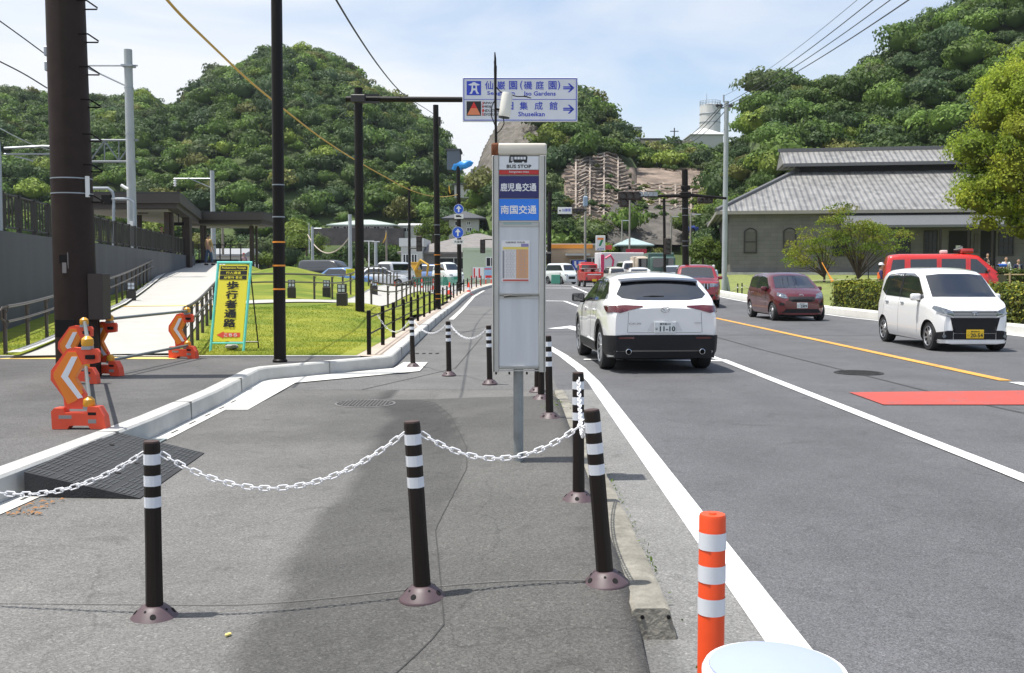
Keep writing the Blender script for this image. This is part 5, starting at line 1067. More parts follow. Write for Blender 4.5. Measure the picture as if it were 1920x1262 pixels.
# ---------------------------------------------------------------- orange barriers
ORP = mat('barrier_orange', (0.78, 0.085, 0.035), 0.5, var=0.06); ORL = mat('barrier_light_orange', (0.80, 0.22, 0.02), 0.5); LMP = mat('lamp_amber', (0.70, 0.34, 0.03), 0.35)
PIP = mat('pipe_grey', (0.20, 0.22, 0.22), 0.4, 0.5)
def barrier_leg(par, M, k_=1.0):
    """zigzag plate 0.46 wide 0.70 high standing across the bars"""
    def P(poly, y0, y1, m, nm, p=par):
        k = MB(); n = len(poly); vs = [(x, y0, z) for x, z in poly]+[(x, y1, z) for x, z in poly]
        k.add(vs, [tuple(range(n)), tuple(range(n, 2*n))[::-1]]+[(j, n+j, n+(j+1) % n, (j+1) % n) for j in range(n)], M); return k.build(nm, m, p, ang=20)
    base = P([(-0.23, 0), (-0.20, 0), (-0.10, 0.0), (-0.08, 0.03), (0.08, 0.03), (0.10, 0), (0.23, 0), (0.215, 0.11), (0.17, 0.19), (0.08, 0.195), (0.07, 0.14), (-0.12, 0.14), (-0.13, 0.18), (-0.21, 0.18), (-0.235, 0.15)], -0.055, 0.055, ORP, 'foot')
    body = P([(-0.13, 0.17), (0.06, 0.17), (0.05, 0.30), (-0.06, 0.44), (0.00, 0.55), (0.12, 0.56), (0.17, 0.57), (0.175, 0.66), (0.16, 0.685), (0.05, 0.69), (-0.04, 0.70), (-0.10, 0.685), (-0.24, 0.50), (-0.245, 0.42), (-0.14, 0.27)], -0.022, 0.022, ORP, 'upright')
    P([(-0.10, 0.21), (-0.03, 0.24), (0.035, 0.31), (-0.035, 0.44), (0.03, 0.55), (-0.02, 0.66), (-0.09, 0.66), (-0.215, 0.48), (-0.215, 0.44)], -0.030, 0.030, ORL, 'reflector_panel', body)
    P([(-0.01, 0.26), (0.03, 0.27), (-0.09, 0.45), (-0.005, 0.62), (-0.055, 0.62), (-0.15, 0.45)], -0.034, 0.034, REFL, 'white_chevron', body)
    for x0, x1, z0, z1 in ((0.07, 0.14, 0.60, 0.635), (-0.17, -0.06, 0.09, 0.12), (0.08, 0.15, 0.05, 0.085), (0.08, 0.15, 0.12, 0.145)): P([(x0, z0), (x1, z0), (x1, z1), (x0, z1)], -0.0565, 0.0565, HOLE if z0 > 0.1 else mat('slot_grey', (0.28, 0.27, 0.26), 0.8), 'slot', base if z0 < 0.3 else body)
    for z in (0.22, 0.74):
        MB().lathe([(0.045, 0), (0.052, 0.02), (0.048, 0.06), (0.02, 0.085)], n=14, M=M @ Matrix.Translation((0.07, 0, z-0.03))).build('lamp', LMP, par); MB().box((0.07, 0, z-0.045), (0.08, 0.07, 0.03), M=M).build('clamp', GREYM, par)
def barrier(label, A, B, rz):
    o = thing('barrier', label, 'barrier', (A.x, A.y, 0.194)); d = B-A
    for k_, P_ in enumerate((Vector((0, 0, 0)), Vector((d.x, d.y, 0)))): barrier_leg(o, Matrix.Translation(P_) @ Matrix.Rotation(rz, 4, 'Z'))
    T = Matrix.Rotation(rz, 4, 'Z') @ Vector((0.075, 0, 0))
    for z in (0.20, 0.735): MB().cyl(Vector((T.x, T.y, z)), Vector((d.x+T.x, d.y+T.y, z)), 0.020, n=12).build('bar', PIP, o)
    o['group'] = 'orange folding barriers'; return o
barrier('orange zigzag barrier running away from the camera in front of the brown pole', gp(153, 803, 0.194), gp(150, 719, 0.194), R(0))
barrier('orange zigzag barrier with two grey bars closing off the white ramp path', gp(199, 704, 0.194), gp(345, 671.5, 0.194), R(-12))

# ---------------------------------------------------------------- yellow pedestrian sign
Ys = 16.9; zs0 = lawn_z(at(430, 650, Ys).x, Ys); bx = at(425.5, 655, Ys).x
ps = thing('pedestrian_sign', 'yellow pedestrian passage board with a turquoise frame standing on the lawn', 'sign board', (bx, Ys, zs0))
S0 = [gp(394, 657, zs0), gp(459, 659, zs0)]
TQ = mat('frame_turquoise', (0.16, 0.68, 0.58), 0.4); YB = mat('board_yellow', (0.83, 0.74, 0.05), 0.5)
lean = 0.20
def yp(u, v, d=0.0):      # board coordinates: u across (metres), v up along the leaning face
    sk = 0.048; return Vector((u+v*sk, v*math.sin(lean)*1.0-d*math.cos(lean), v*math.cos(lean)+d*0.0-d*math.sin(lean)*0))
wb_ = (459-394)/F*16.2/1.0; hgt = (657-491)/F*17.0/math.cos(lean)*1.0
k = MB(); r_ = 0.017
k.tube([yp(-wb_/2, 0), yp(-wb_/2, hgt)], r_*1.3, 8); k.tube([yp(wb_/2, 0), yp(wb_/2, hgt)], r_*1.3, 8); k.tube([yp(-wb_/2-0.02, hgt), yp(wb_/2+0.02, hgt)], r_*1.3, 8); k.tube([yp(-wb_/2, 0.14), yp(wb_/2, 0.14)], r_, 8)
k.build('front_frame', TQ, ps)
k = MB(); k.tube([yp(-wb_/2+0.02, hgt-0.05), (-wb_/2+0.1, 0.62, 0)], 0.013, 6); k.tube([yp(wb_/2-0.02, hgt-0.05), (wb_/2+0.1, 0.62, 0)], 0.013, 6); k.tube([(-wb_/2+0.1, 0.58, 0.12), (wb_/2+0.1, 0.58, 0.12)], 0.013, 6); k.build('rear_frame', DARK, ps)
k = MB(); v0, v1 = 0.17, hgt-0.035; u0, u1 = -wb_/2+0.03, wb_/2-0.03
k.rings([[yp(u0, v0, 0.012), yp(u1, v0, 0.012), yp(u1, v0, 0.0), yp(u0, v0, 0.0)], [yp(u0, v1, 0.012), yp(u1, v1, 0.012), yp(u1, v1, 0.0), yp(u0, v1, 0.0)]]); bd = k.build('board', YB, ps, flat=True)
Ty = Matrix(((1, 0.048, 0, 0), (0, math.sin(lean), -math.cos(lean), 0), (0, math.cos(lean), math.sin(lean)*0+0.0, 0), (0, 0, 0, 1)))
def yr(u_0, v_0, u_1, v_1, m, nm, d=0.016): k = MB(); k.quad(yp(u_0, v_0, d), yp(u_1, v_0, d), yp(u_1, v_1, d), yp(u_0, v_1, d)); return k.build(nm, m, bd, flat=True)
def yt(body, u, v, w, h, m, bold, d=0.02): return text(body, (u, v, d), 0.1, m, bd, bold, rx=0.0, w=w, hh=h, M=Ty)
HB = v1-v0; WB = u1-u0
for i, (s, w) in enumerate((('Pedestrians Passage', 0.88), ('行人通道', 0.55), ('보행자 통로', 0.68))):
    vv = v1-HB*(0.045+0.062*i); yr(u0+0.02, vv-HB*0.026, u1-0.02, vv+HB*0.026, BLKS, 'caption_bar'); yt(s, (u0+u1)/2, vv, WB*w*0.93, HB*0.034, YB, 0.02)
for i, ch in enumerate('歩行者通路'): yt(ch, (u0+u1)/2+0.005, v1-HB*(0.27+0.123*i), WB*0.42, HB*0.112, BLKS, 0.04)
vv = v0+HB*0.085; k = MB(); k.add([yp(u0+0.05, vv, .016), yp(u0+0.17, vv-0.06, .016), yp(u0+0.17, vv+0.06, .016), yp(u0+0.17, vv-0.038, .016), yp(u1-0.05, vv-0.038, .016), yp(u1-0.05, vv+0.038, .016), yp(u0+0.17, vv+0.038, .016)], [(0, 1, 2), (3, 4, 5, 6)]); k.build('red_arrow', mat('arrow_red', (0.78, 0.09, 0.05), 0.5), bd, flat=True)
yt('こちら', (u0+u1)/2+0.04, vv, WB*0.45, 0.055, WHITE, 0.03)
sb_ = MB().ball((0, 0.3, 0.06), 0.09, 10, sq=(1.3, 1, 0.6)).build('sandbag', mat('sandbag', (0.35, 0.34, 0.32), 0.9)); sb_.location = (bx, Ys, zs0); tag(sb_, 'small pale sandbag under the yellow pedestrian board', 'sandbag')
# ================================================================ STATION SIDE: WALL, RAILS, FENCES
def on(px, py, zf, y0=14, y1=120):
    y = y0
    while y < y1:
        x = (px-960)/F*y*1.0; x = at(px, py, y).x; z = zf(x, y)
        if at(px, py, y).z <= z: return Vector((x, y, z))
        y += 0.1
    return Vector((x, y, z))
def wallx(y): return -10.25-(y-20)*0.2
WALLM = mat('station_wall', (0.088, 0.091, 0.10), 0.85, var=0.14, vscale=1.2, stretch=(1, 1, 0.15)); FEN = mat('fence_black', (0.016, 0.014, 0.013), 0.5)
sw = thing('retaining_wall', 'long dark grey station wall beside the left lawn', 'wall', (0, 0, 0)); ya, yb = 10.0, 56.0
k = MB(); k.add([(wallx(ya), ya, -0.1), (wallx(yb), yb, 0.5), (wallx(yb)-0.3, yb, 0.5), (wallx(ya)-0.3, ya, -0.1), (wallx(ya), ya, 2.37), (wallx(yb), yb, 2.37), (wallx(yb)-0.3, yb, 2.37), (wallx(ya)-0.3, ya, 2.37)], [(3, 2, 1, 0), (4, 5, 6, 7), (0, 1, 5, 4), (1, 2, 6, 5), (2, 3, 7, 6), (3, 0, 4, 7)][::1]); k.build('wall_face', WALLM, sw)
MB().add([(wallx(ya)-30, ya, 2.2), (wallx(ya)-0.31, ya, 2.2), (wallx(yb)-0.31, yb, 2.2), (wallx(yb)-3, yb+30, 2.2), (-60, yb+30, 2.2)], [(0, 1, 2, 3, 4)]).build('track_bed', mat('ballast', (0.15, 0.14, 0.125), 0.95, var=0.3, vscale=4))['kind'] = 'structure'
sf = thing('safety_fence', 'black barred fence along the top of the station wall', 'fence', (0, 0, 2.37))
for z in (0.80, 0.10): MB().tube([(wallx(ya)-0.12, ya, z), (wallx(yb)-0.12, yb, z)], 0.022, 6).build('rail', FEN, sf)
for y in frange(ya, yb, 1.25): MB().box((wallx(y)-0.12, y, 0.42), (0.09, 0.09, 0.84)).build('post', FEN, sf)
for y0_ in frange(ya, yb-1.25, 1.25)[:-1] if False else frange(ya, yb, 1.25)[:-1]:
    k = MB(); [k.box((wallx(y0_+q)-0.12, y0_+q, 0.45), (0.028, 0.028, 0.7)) for q in (0.25, 0.5, 0.75, 1.0)]; k.build('bars', FEN, sf)
def handrail(name, label, path, zf, step=1.5, group='handrails of the ramp and path', h=0.74, curl=True):
    o = thing(name, label, 'handrail', (0, 0, 0), group=group); pts = []; acc = 0; q = []
    for a, b in zip(path, path[1:]):
        n = max(1, int(math.dist(a, b)/0.25)); q += [(a[0]+(b[0]-a[0])*i/n, a[1]+(b[1]-a[1])*i/n) for i in range(n)]
    q.append(path[-1]); P3 = [Vector((x, y, zf(x, y))) for x, y in q]
    for dz, r in ((h, 0.025), (h-0.24, 0.021)): MB().tube([p+Vector((0.05, 0, dz)) for p in P3[::2]+[P3[-1]]], r, 8).build('rail', RAILM, o)
    d = 0; last = None
    for i, p in enumerate(P3):
        if last is None or (p-last).length >= step:
            k = MB(); k.cyl(p-Vector((0, 0, 0.1)), p+Vector((0, 0, h-0.04)), 0.033, n=10); k.build('post', RAILM, o)
            
            for dz in (h, h-0.24): kk = MB(); kk.tube([p+Vector((0.0, 0, dz-0.10)), p+Vector((0.03, 0, dz-0.10)), p+Vector((0.06, 0, dz-0.06)), p+Vector((0.05, 0, dz-0.01))], 0.008, 5); kk.build('bracket', RAILM, o)
            last = p
    if curl:
        p = P3[0]; MB().tube([p+Vector((0.05, 0, h)), p+Vector((0.03, -0.12, h-0.01)), p+Vector((0.02, -0.16, h-0.06)), p+Vector((0.02, -0.15, h-0.18)), p+Vector((0.04, -0.06, h-0.24))], 0.018, 7).build('rail_end', RAILM, o)
    return o
LR = [(xramp(y)-1.5, y) for y in frange(16.2, 56, 2)]
handrail('handrail', 'double handrail on the left side of the ramp climbing to the station', LR, lambda x, y: lawn_z(x, y)+0.04)
handrail('handrail', 'short double handrail on the right side of the ramp foot by the barrier', [(xramp(y)+1.38, y) for y in frange(16.2, 27, 2)], lambda x, y: lawn_z(x, y)+0.04, 1.35)
FR = offs(PP, -1.0)[2:]; 
handrail('handrail', 'long double handrail on the far side of the path in front of the grass mound', [(-7.9, 28.6)]+[p for p in FR if p[1] > 29.3], lambda x, y: lawn_z(x, y)+0.03, 1.6, curl=False)
NR = [p for p in offs(PP, 0.9) if p[1] > 30.5]
handrail('handrail', 'double handrail on the near side of the path towards the parking lot', NR, lambda x, y: lawn_z(x, y)+0.03, 1.7)
# kerb side fence
kf = thing('kerb_fence', 'low black post and rail fence following the curved kerb beside the lawn', 'fence', (0, 0, 0))
fy = [16.35, 18.5, 20.6, 23.0, 25.2, 27.5, 30, 32.5, 35, 37.5, 40, 43, 46, 49, 52, 55, 58, 61, 64, 67, 70]; P3 = [Vector((kx(y)-0.40, y, zr(y)+0.196)) for y in fy]
for p in P3: k = MB(); k.cyl(p, p+Vector((0, 0, 0.70)), 0.036, n=12); k.lathe([(0.037, 0.69), (0.03, 0.715), (0.01, 0.72)], p, 12); k.build('post', BLACKM, kf)
for dz in (0.60, 0.33): MB().tube([p+Vector((0, 0, dz)) for p in P3], 0.014, 6).build('rail', BLACKM, kf)
# low garden lanterns
LNW = mat('lantern_pane', (0.62, 0.66, 0.74), 0.4); LB = mat('lantern_body', (0.040, 0.035, 0.032), 0.6)
def lantern():
    o = thing('garden_lantern', 'x', 'lantern'); k = MB(); k.box((0, 0, 0.16), (0.26, 0.26, 0.34), 0.01); k.build('pedestal', LB, o)
    MB().box((0, 0, 0.45), (0.22, 0.22, 0.23), 0.008).build('lamp_head', LB, o)
    for dx in (-0.048, 0.048):
        for dz in (-0.05, 0.05): MB().box((dx, -0.112, 0.45+dz), (0.072, 0.006, 0.078)).build('pane', LNW, o)
    MB().box((0, 0, 0.335), (0.16, 0.16, 0.02)).build('neck', BLKS, o); return o
L0 = lantern()
for i, (px, py, lab) in enumerate([(641.6, 573, 'largest garden lantern on the near lawn left of the sign gantry pole'), (612.6, 557, 'garden lantern on the mound behind the handrail, next to the largest one'), (547, 559, 'garden lantern behind the handrail just right of the taped black pole'), (701, 553, 'garden lantern by the handrail right of the sign gantry pole'), (246, 566, 'garden lantern beside the left handrail of the ramp')]):
    o = L0 if i == 0 else dup(L0); p = on(px, py, lawn_z, 20); place(o, p, 0.1*i, lab); o['group'] = 'low garden lanterns'
# station canopy
SOF = mat('soffit', (0.36, 0.35, 0.32), 0.8); RFD = mat('canopy_roof', (0.028, 0.028, 0.032), 0.5); RFF = mat('canopy_fascia', (0.05, 0.042, 0.038), 0.6)
cn = thing('station_canopy', 'dark flat roofed station canopy on thick posts at the top of the ramp', 'canopy', (0, 0, 0))
pl_ = [(at(158, 360, 46).x, 46), (at(337, 360, 46).x, 46), (at(378, 388, 61).x, 61), (at(494, 390, 61).x, 61), (at(494, 390, 61).x, 66), (at(158, 360, 46).x, 66)]
MB().prism(pl_, 5.05, 5.12).build('roof_sheet', RFD, cn)
cxx, cyy = -22, 56; inn = [(x+(0.25 if x < -19.3 else -0.2), y+(0.2 if y < 65 else -0.2)) for x, y in pl_]
MB().prism(pl_, 4.62, 5.045).build('fascia', RFF, cn); MB().prism(inn, 4.40, 4.615).build('soffit', RFF, cn); inn2 = [(x+(0.6 if x < -19.3 else -0.9), y+(1.0 if y < 65 else -0.9)) for x, y in pl_]; MB().prism(inn2, 4.30, 4.395).build('ceiling', SOF, cn)
PST = mat('canopy_post', (0.05, 0.036, 0.03), 0.7)
for px, Y, w in ((314, 47.5, 0.22), (323, 47.6, 0.14), (351, 52, 0.38), (379, 61, 0.18), (385, 61.3, 0.12), (472, 62, 0.22), (481, 62.2, 0.12), (262, 50, 0.2)):
    x = at(px, 450, Y).x; z0 = 1.5; MB().box((x, Y, (4.3+z0)/2), (w, w, 4.3-z0)).build('post', PST, cn)
for px, py, Y, w, h in ((268, 396, 48, 0.45, 0.22), (335, 420, 49, 0.55, 0.16)):
    q = at(px, py, Y); o = thing('hanging_sign', 'small black hanging sign box under the canopy, %s' % ('left one' if px < 300 else 'right one'), 'sign', q); MB().box((0, 0, 0), (w, 0.12, h), 0.01).build('sign_box', HOLE, o); MB().cyl((0, 0, h/2), (0, 0, 4.3-q.z), 0.03, n=8).build('hanger', DARK, o)
# station forecourt behind the canopy: dark fence and pale building
ff = thing('platform_fence', 'dark barred fence at the station platform under the canopy', 'fence', (0, 0, 0)); k = MB()
for z in (2.2, 3.1): k.box((-19.7, 60, z), (7.5, 0.05, 0.06))
k.build('rail', FEN, ff)
for x in frange(-23.4, -16.0, 0.6): MB().box((x, 60, 2.5), (0.06, 0.06, 1.3)).build('post', FEN, ff)
MB().box((-19.8, 60.1, 1.9), (7.2, 0.08, 0.7)).build('kick_panel', WALLM, ff)
house('house', 'low white building seen under the far end of the canopy', 'house', 396, 452, 512, 478, 466, 85, 6, mat('wall_white', (0.62, 0.61, 0.58), 0.8), W2, 'gable', 0.4, [(0.1, 0.3, 0.2, 0.7)])
# railway poles behind the wall
PCON = mat('pole_concrete', (0.36, 0.39, 0.40), 0.8, var=0.15, vscale=3, stretch=(1, 1, 0.3), bump=0.1)
def conc_pole(label, px, pyt, pyb, Y, r, kind='pole', taper=0.85, m=None, cat='pole'):
    b = at(px, pyb, Y); t = at(px, pyt, Y); o = thing('concrete_pole', label, cat, b); MB().cyl((0, 0, -0.3), (0, 0, t.z-b.z), r, r*taper, n=16).build('shaft', m or PCON, o); return o
rp_ = conc_pole('thick pale concrete railway pole with a lattice arm left of the canopy', 249, 93, 470, 42, 0.19)
def rl(px, py, dy=0.0): v = at(px, py, 42+dy); l = rp_.location; return (v.x-l.x, v.y-l.y, v.z-l.z)
k = MB(); k.box((0, 0, rl(0, 124)[2]), (0.46, 0.46, 0.08)); k.build('collar', GREYM, rp_)
MB().cyl(rl(165, 123), rl(258, 123), 0.035, n=8).build('arm', GREYM, rp_); MB().cyl(rl(165, 128), rl(240, 163), 0.03, n=8).build('brace', GREYM, rp_)
LTG = mat('lattice_grey', (0.20, 0.22, 0.24), 0.6, 0.2); k = MB()
k.cyl(rl(158, 263), rl(259, 263), 0.045, n=6); k.cyl(rl(158, 303), rl(259, 303), 0.05, n=6)
for i in range(3): x = 250-i*27; k.cyl(rl(x, 264), rl(x-27 if i % 2 else x-27, 302), 0.03, n=5) if i % 2 == 0 else k.cyl(rl(x-27, 264), rl(x, 302), 0.03, n=5); k.cyl(rl(x-27, 264), rl(x-27, 302), 0.025, n=5)
k.build('lattice_beam', LTG, rp_)
for y in (165, 252): z = rl(0, y)[2]; MB().lathe([(0.19, z-0.02), (0.19, z+0.02)], n=16, cap=False).build('steel_band', GREYM, rp_)
MB().box(rl(247, 420, -0.25), (0.18, 0.03, 0.24)).build('number_plate', WHITE, rp_)
p2 = conc_pole('slim pale railway pole with an insulator arm rising behind the canopy', 401, 320, 500, 70, 0.17)
def r2(px, py): v = at(px, py, 70); l = p2.location; return (v.x-l.x, 0, v.z-l.z)
MB().cyl(r2(328, 335), r2(401, 335), 0.04, n=6).build('arm', GREYM, p2); MB().cyl(r2(352, 333), r2(398, 353), 0.035, n=6).build('brace', GREYM, p2)
q = r2(328, 343); MB().lathe([(0.04, 0.35), (0.12, 0.28), (0.05, 0.24), (0.12, 0.12), (0.05, 0.08), (0.12, -0.04), (0.05, -0.08), (0.1, -0.2), (0.02, -0.25)], q, 10).build('insulator', WHITE, p2)
cl = thing('railway_pole', 'curved grey railway pole cut by the left edge of the picture', 'pole', at(0, 372, 21)); q = cl.location
MB().tube([(-0.02, 0, -1.2), (0, 0, 0.9), (-0.02, 0, 1.2), (-0.16, 0, 1.4), (-0.4, 0, 1.42)], 0.055, 10).build('curved_tube', GREYM, cl)
for (x0, x1, y, nm, r) in ((8, 150, 276, 'railway_arm', 0.025), (8, 150, 289, 'railway_arm', 0.02)):
    v0, v1 = at(x0, y+2 if y == 276 else y, 22), at(x1, y, 22); MB().tube([v0-q, (v0+v1)/2-q+Vector((0, 0, 0.03 if y == 276 else 0)), v1-q], r, 6).build('arm', GREYM, cl)
MB().tube([at(28, 294, 22)-q, at(45, 297, 22)-q, at(62, 302, 22)-q], 0.015, 6).build('drop_arm', GREYM, cl)
lp = thing('platform_lamp', 'grey hooked tube poles with a black signal box right of the brown pole', 'pole', at(213, 470, 40)); q = lp.location
for x0, x1, yt in ((165, 213, 353), (190, 252, 373)): MB().tube([at(x0, yt, 40)-q, at(x1-10, yt, 40)-q, at(x1-2, yt+7, 40)-q, at(x1, yt+18, 40)-q, at(x1, 470, 40)-q], 0.06, 8).build('hooked_tube', GREYM, lp)
MB().box(at(200, 374, 40)-q, (0.38, 0.2, 0.4), 0.02).build('signal_box', HOLE, lp); MB().cyl(at(227, 347, 40)-q, at(240, 355, 40)-q, 0.06, n=8).build('lamp', WHITE, lp)
wire('overhead_wire', [at(-5, 238, 22), at(40, 262, 24), at(70, 275, 26), at(160, 300, 42)], 0.012, GREYM, 'grey catenary wire dropping from the left edge towards the lattice arm', 'wire')
# lamp poles in the lot
for (px, yt, yb_, Y, r, lab, m) in ((586.5, 425, 508, 88, 0.13, 'grey pole with a short arm in the parking lot, left of the gantry pole', PCON), (657, 402, 505, 84, 0.17, 'thick grey pole immediately left of the gantry pole', PCON), (725, 432, 505, 88, 0.09, 'thin brown pole with a yellow ribbon right of the gantry pole', mat('pole_tan', (0.22, 0.19, 0.16), 0.8)), (692, 452, 508, 90, 0.06, 'thin white lamp post in the parking lot', WHITE), (705, 453, 508, 92, 0.16, 'stubby grey concrete pole in the parking lot beside the thin lamp post', PCON), (580, 418, 470, 110, 0.06, 'thin far pole at the left end of the light string', PCON), (418, 395, 470, 74, 0.09, 'slim brown pole under the far end of the canopy', mat('pole_tan', (0.22, 0.19, 0.16), 0.8))):
    o = conc_pole(lab, px, yt, yb_, Y, r, m=m); h = at(px, yt, Y).z-o.location.z
    if px == 692 or px == 705: MB().box((0, 0, h), (0.9 if px == 692 else 0.7, 0.2, 0.08)).build('lamp_head', WHITE, o)
    if px == 586.5: MB().cyl((0, 0, h-0.15), (0.8, 0, h-0.15), 0.04, n=6).build('arm', GREYM, o)
    if px == 725: MB().tube([(0, -0.1, h-0.2), (-0.05, -0.12, h-0.6), (-0.3, -0.12, h-1.1)], [0.03, 0.06, 0.02], 5).build('ribbon', YEL, o)
wire('light_string', catenary(at(577, 440, 110), at(656, 443, 86), 1.7, 12), 0.05, mat('string_pale', (0.45, 0.38, 0.32), 0.7), 'pale sagging string between the two grey poles', 'string')
# netting, cones, boards at the lot
ORC = mat('cone_orange', (0.80, 0.07, 0.03), 0.5)
def cone():
    o = thing('traffic_cone', 'x', 'traffic cone'); MB().box((0, 0, 0.015), (0.38, 0.38, 0.03), 0.01).build('base', ORC, o); MB().lathe([(0.14, 0.02), (0.03, 0.70), (0.025, 0.71)], n=16).build('cone_body', ORC, o)
    MB().lathe([(0.106, 0.26), (0.080, 0.42)], n=16, cap=False).build('white_band', REFL, o); return o
C0 = cone()
for i, (px, py, lab) in enumerate([(707.5, 541, 'leftmost traffic cone of the row in the lot, near the garden lantern'), (740, 541, 'traffic cone between the lantern and the signal pole'), (778, 541, 'traffic cone just right of the black signal pole'), (791, 536, 'traffic cone farther back beside the green netting'), (812.5, 536, 'traffic cone left of the taped black pole, by the netting'), (843, 542, 'white collared traffic cone left of the blue signs pole'), (879, 543, 'traffic cone at the kerb end right of the blue signs pole'), (690, 541, 'traffic cone half hidden beside the gantry pole')]):
    o = C0 if i == 0 else dup(C0); p = gp(px, py, 0.36); y = 60-i*0.3 if i not in (3, 4) else 68; p = at(px, py, y); place(o, (p.x, y, zr(y)+0.02+0.08*(1-sm(53, 60, y))), 0.2*i, lab); o['group'] = 'orange traffic cones in the lot'
def opost():
    o = thing('guide_post', 'x', 'post'); MB().cyl((0, 0, 0), (0, 0, 0.8), 0.045, n=10).build('post', ORC, o); MB().lathe([(0.047, 0.5), (0.047, 0.6)], n=10, cap=False).build('white_band', REFL, o); return o
G0 = opost()
for i, px in enumerate((884, 893, 901, 911, 921)):
    o = G0 if i == 0 else dup(G0); y = 76+i*0.5; p = at(px, 530, y); place(o, (p.x, y, zr(y)+0.01), 0, 'orange guide post, %s of the row left of the bus stop cabinet' % ['leftmost', 'second', 'middle', 'fourth', 'rightmost'][i]); o['group'] = 'orange guide posts beyond the kerb end'
NETM = mat('net_green', (0.04, 0.30, 0.19), 0.7, alpha=0.75)
nt_ = thing('safety_net', 'green safety netting strung along the lot behind the cones', 'net', (0, 0, 0)); a = at(775, 520, 77); b = at(860, 520, 77); k = MB()
pts = frange(a.x, b.x, 0.3); k.rings([[(x, 77+0.05*math.sin(x*4), 0.47), (x, 77+0.05*math.cos(x*3), 1.15+0.08*abs(math.sin(x*1.3))-0.05)] for x in pts], False, closed=False); k.build('net_sheet', NETM, nt_)
for x in frange(a.x, b.x, 1.15): MB().cyl((x, 77.1, 0.4), (x, 77.1, 1.25), 0.03, n=6).build('stake', DARK, nt_)
for i, (x0, x1, y0, y1, mm, nm, lab) in enumerate(((885, 907, 501, 523, WHITE, 'notice_board', 'white notice board with red and blue writing by the green hall'), (908, 922, 501, 523, mat('board_sky', (0.35, 0.55, 0.75), 0.6), 'notice_board', 'blue and white poster board left edge of the bus stop cabinet'))):
    a = at(x0, y1, 80); b = at(x1, y0, 80); o = thing('notice_board', lab, 'notice board', ((a.x+b.x)/2, 80, a.z)); w, h = b.x-a.x, b.z-a.z
    bb = MB().box((0, 0, h/2), (w, 0.05, h)).build('board', mm, o); k = MB(); [k.box((x, 0.05, h/2-0.15), (0.04, 0.04, h+0.3)) for x in (-w/2+0.03, w/2-0.03)]; k.build('stand', GREYM, o)
    k = MB()
    if i == 0:
        for j in range(2): k.box((-w*0.3+j*w*0.42, -0.03, h/2), (w*0.12, 0.01, h*0.8)); k.box((-w*0.48, -0.03, h/2), (w*0.03, 0.01, h))
        k.build('red_writing', REDS, bb)
    else: k.box((0, -0.03, h*0.85), (w*0.9, 0.01, h*0.1)); k.box((0, -0.03, h*0.2), (w*0.7, 0.01, h*0.2)); k.build('poster_band', REDS, bb)
yb_ = thing('hand_written_board', 'small yellow handwritten board beside the gantry pole', 'sign board', at(657, 528, 60)); MB().box((0, 0, 0.55), (0.52, 0.03, 0.42)).build('board', YB, yb_); MB().box((0, 0, 0.05), (0.3, 0.03, 0.3)).build('lower_board', YB, yb_); MB().cyl((0, 0.03, -0.5), (0, 0.03, 0.7), 0.02, n=6).build('stake', GREYM, yb_)
k = MB(); [k.box((0, -0.02, 0.66-0.075*i), (0.4, 0.006, 0.03)) for i in range(4)]; k.build('writing', mat('ink_green', (0.1, 0.2, 0.05), 0.7), yb_)
# traffic signals
LEN = [mat('lens_dark', (0.05, 0.045, 0.04), 0.3)]
def signal(label, px, py, Y, n=3, horiz=True, s=0.34, par=None):
    o = thing('traffic_signal', label, 'traffic signal', at(px, py, Y)); w, h = (n*s+0.1, s+0.08) if horiz else (s+0.08, n*s+0.1)
    MB().box((0, 0, 0), (w, 0.22, h), 0.04).build('housing', mat('signal_brown', (0.035, 0.022, 0.018), 0.6), o)
    for i in range(n):
        d = (i-(n-1)/2)*s; p = Vector((d, -0.12, 0)) if horiz else Vector((0, -0.12, d)); MB().cyl(p, p+Vector((0, -0.02, 0)), s*0.40, n=16).build('lens', LEN[0], o)
        MB().rings([[p+Vector((s*0.43*math.cos(PI*j/10), yy, s*0.43*math.sin(PI*j/10))) for j in range(11)] for yy in (0, -0.2)], False, closed=False).build('visor', MATS['signal_brown'], o)
    return o
sp_ = black_pole('thick black signal pole with two arms left of the concrete power pole', (1284, 1286), 566, 48, 0.155, 318, (), silver=(391, 404, 452, 461))
def s2(px, py, dy=0.0): v = at(px, py, 48+dy); l = sp_.location; return (v.x-l.x, dy, v.z-l.z)
MB().cyl(s2(1196, 368), s2(1285, 367), 0.06, 0.09, n=10).build('arm', BLACKM, sp_); MB().cyl(s2(1285, 365), s2(1362, 372), 0.09, 0.06, n=10).build('arm', BLACKM, sp_)
k = MB(); k.box(s2(1285, 366), (0.5, 0.4, 0.28), 0.03); k.box(s2(1285, 352), (0.4, 0.3, 0.2), 0.03); k.build('clamp', BLACKM, sp_)
for i in range(4): q = s2(1202+i*9, 364, -0.1); MB().box(q, (0.2, 0.06, 0.2)).build('louvre', GREYM, sp_)
q = s2(1283, 323); MB().tube([s2(1285, 345), q, s2(1279, 321)], 0.05, 6).build('top_hook', BLACKM, sp_)
signal('three lamp dark signal hanging over the road from the thick signal pole', 1181, 367, 48); signal('single lamp arrow signal under the three lamp signal', 1170, 380, 48, 1)
signal('three lamp signal on the right arm, reddish, near the power pole', 1322, 376, 50, 3, s=0.22)
black_pole('slimmer black pole between the signal pole and the far trucks', (1245, 1247), 522, 70, 0.10, 372, (), silver=())
signal('vertical signal seen side on at the slimmer black pole', 1252, 462, 69.5, 3, False)
fp_ = black_pole('far black pole with a signal arm just right of the bus stop cabinet', (1031, 1029), 530, 95, 0.2, 360, ())
def s3(px, py): v = at(px, py, 95); l = fp_.location; return (v.x-l.x, 0, v.z-l.z)
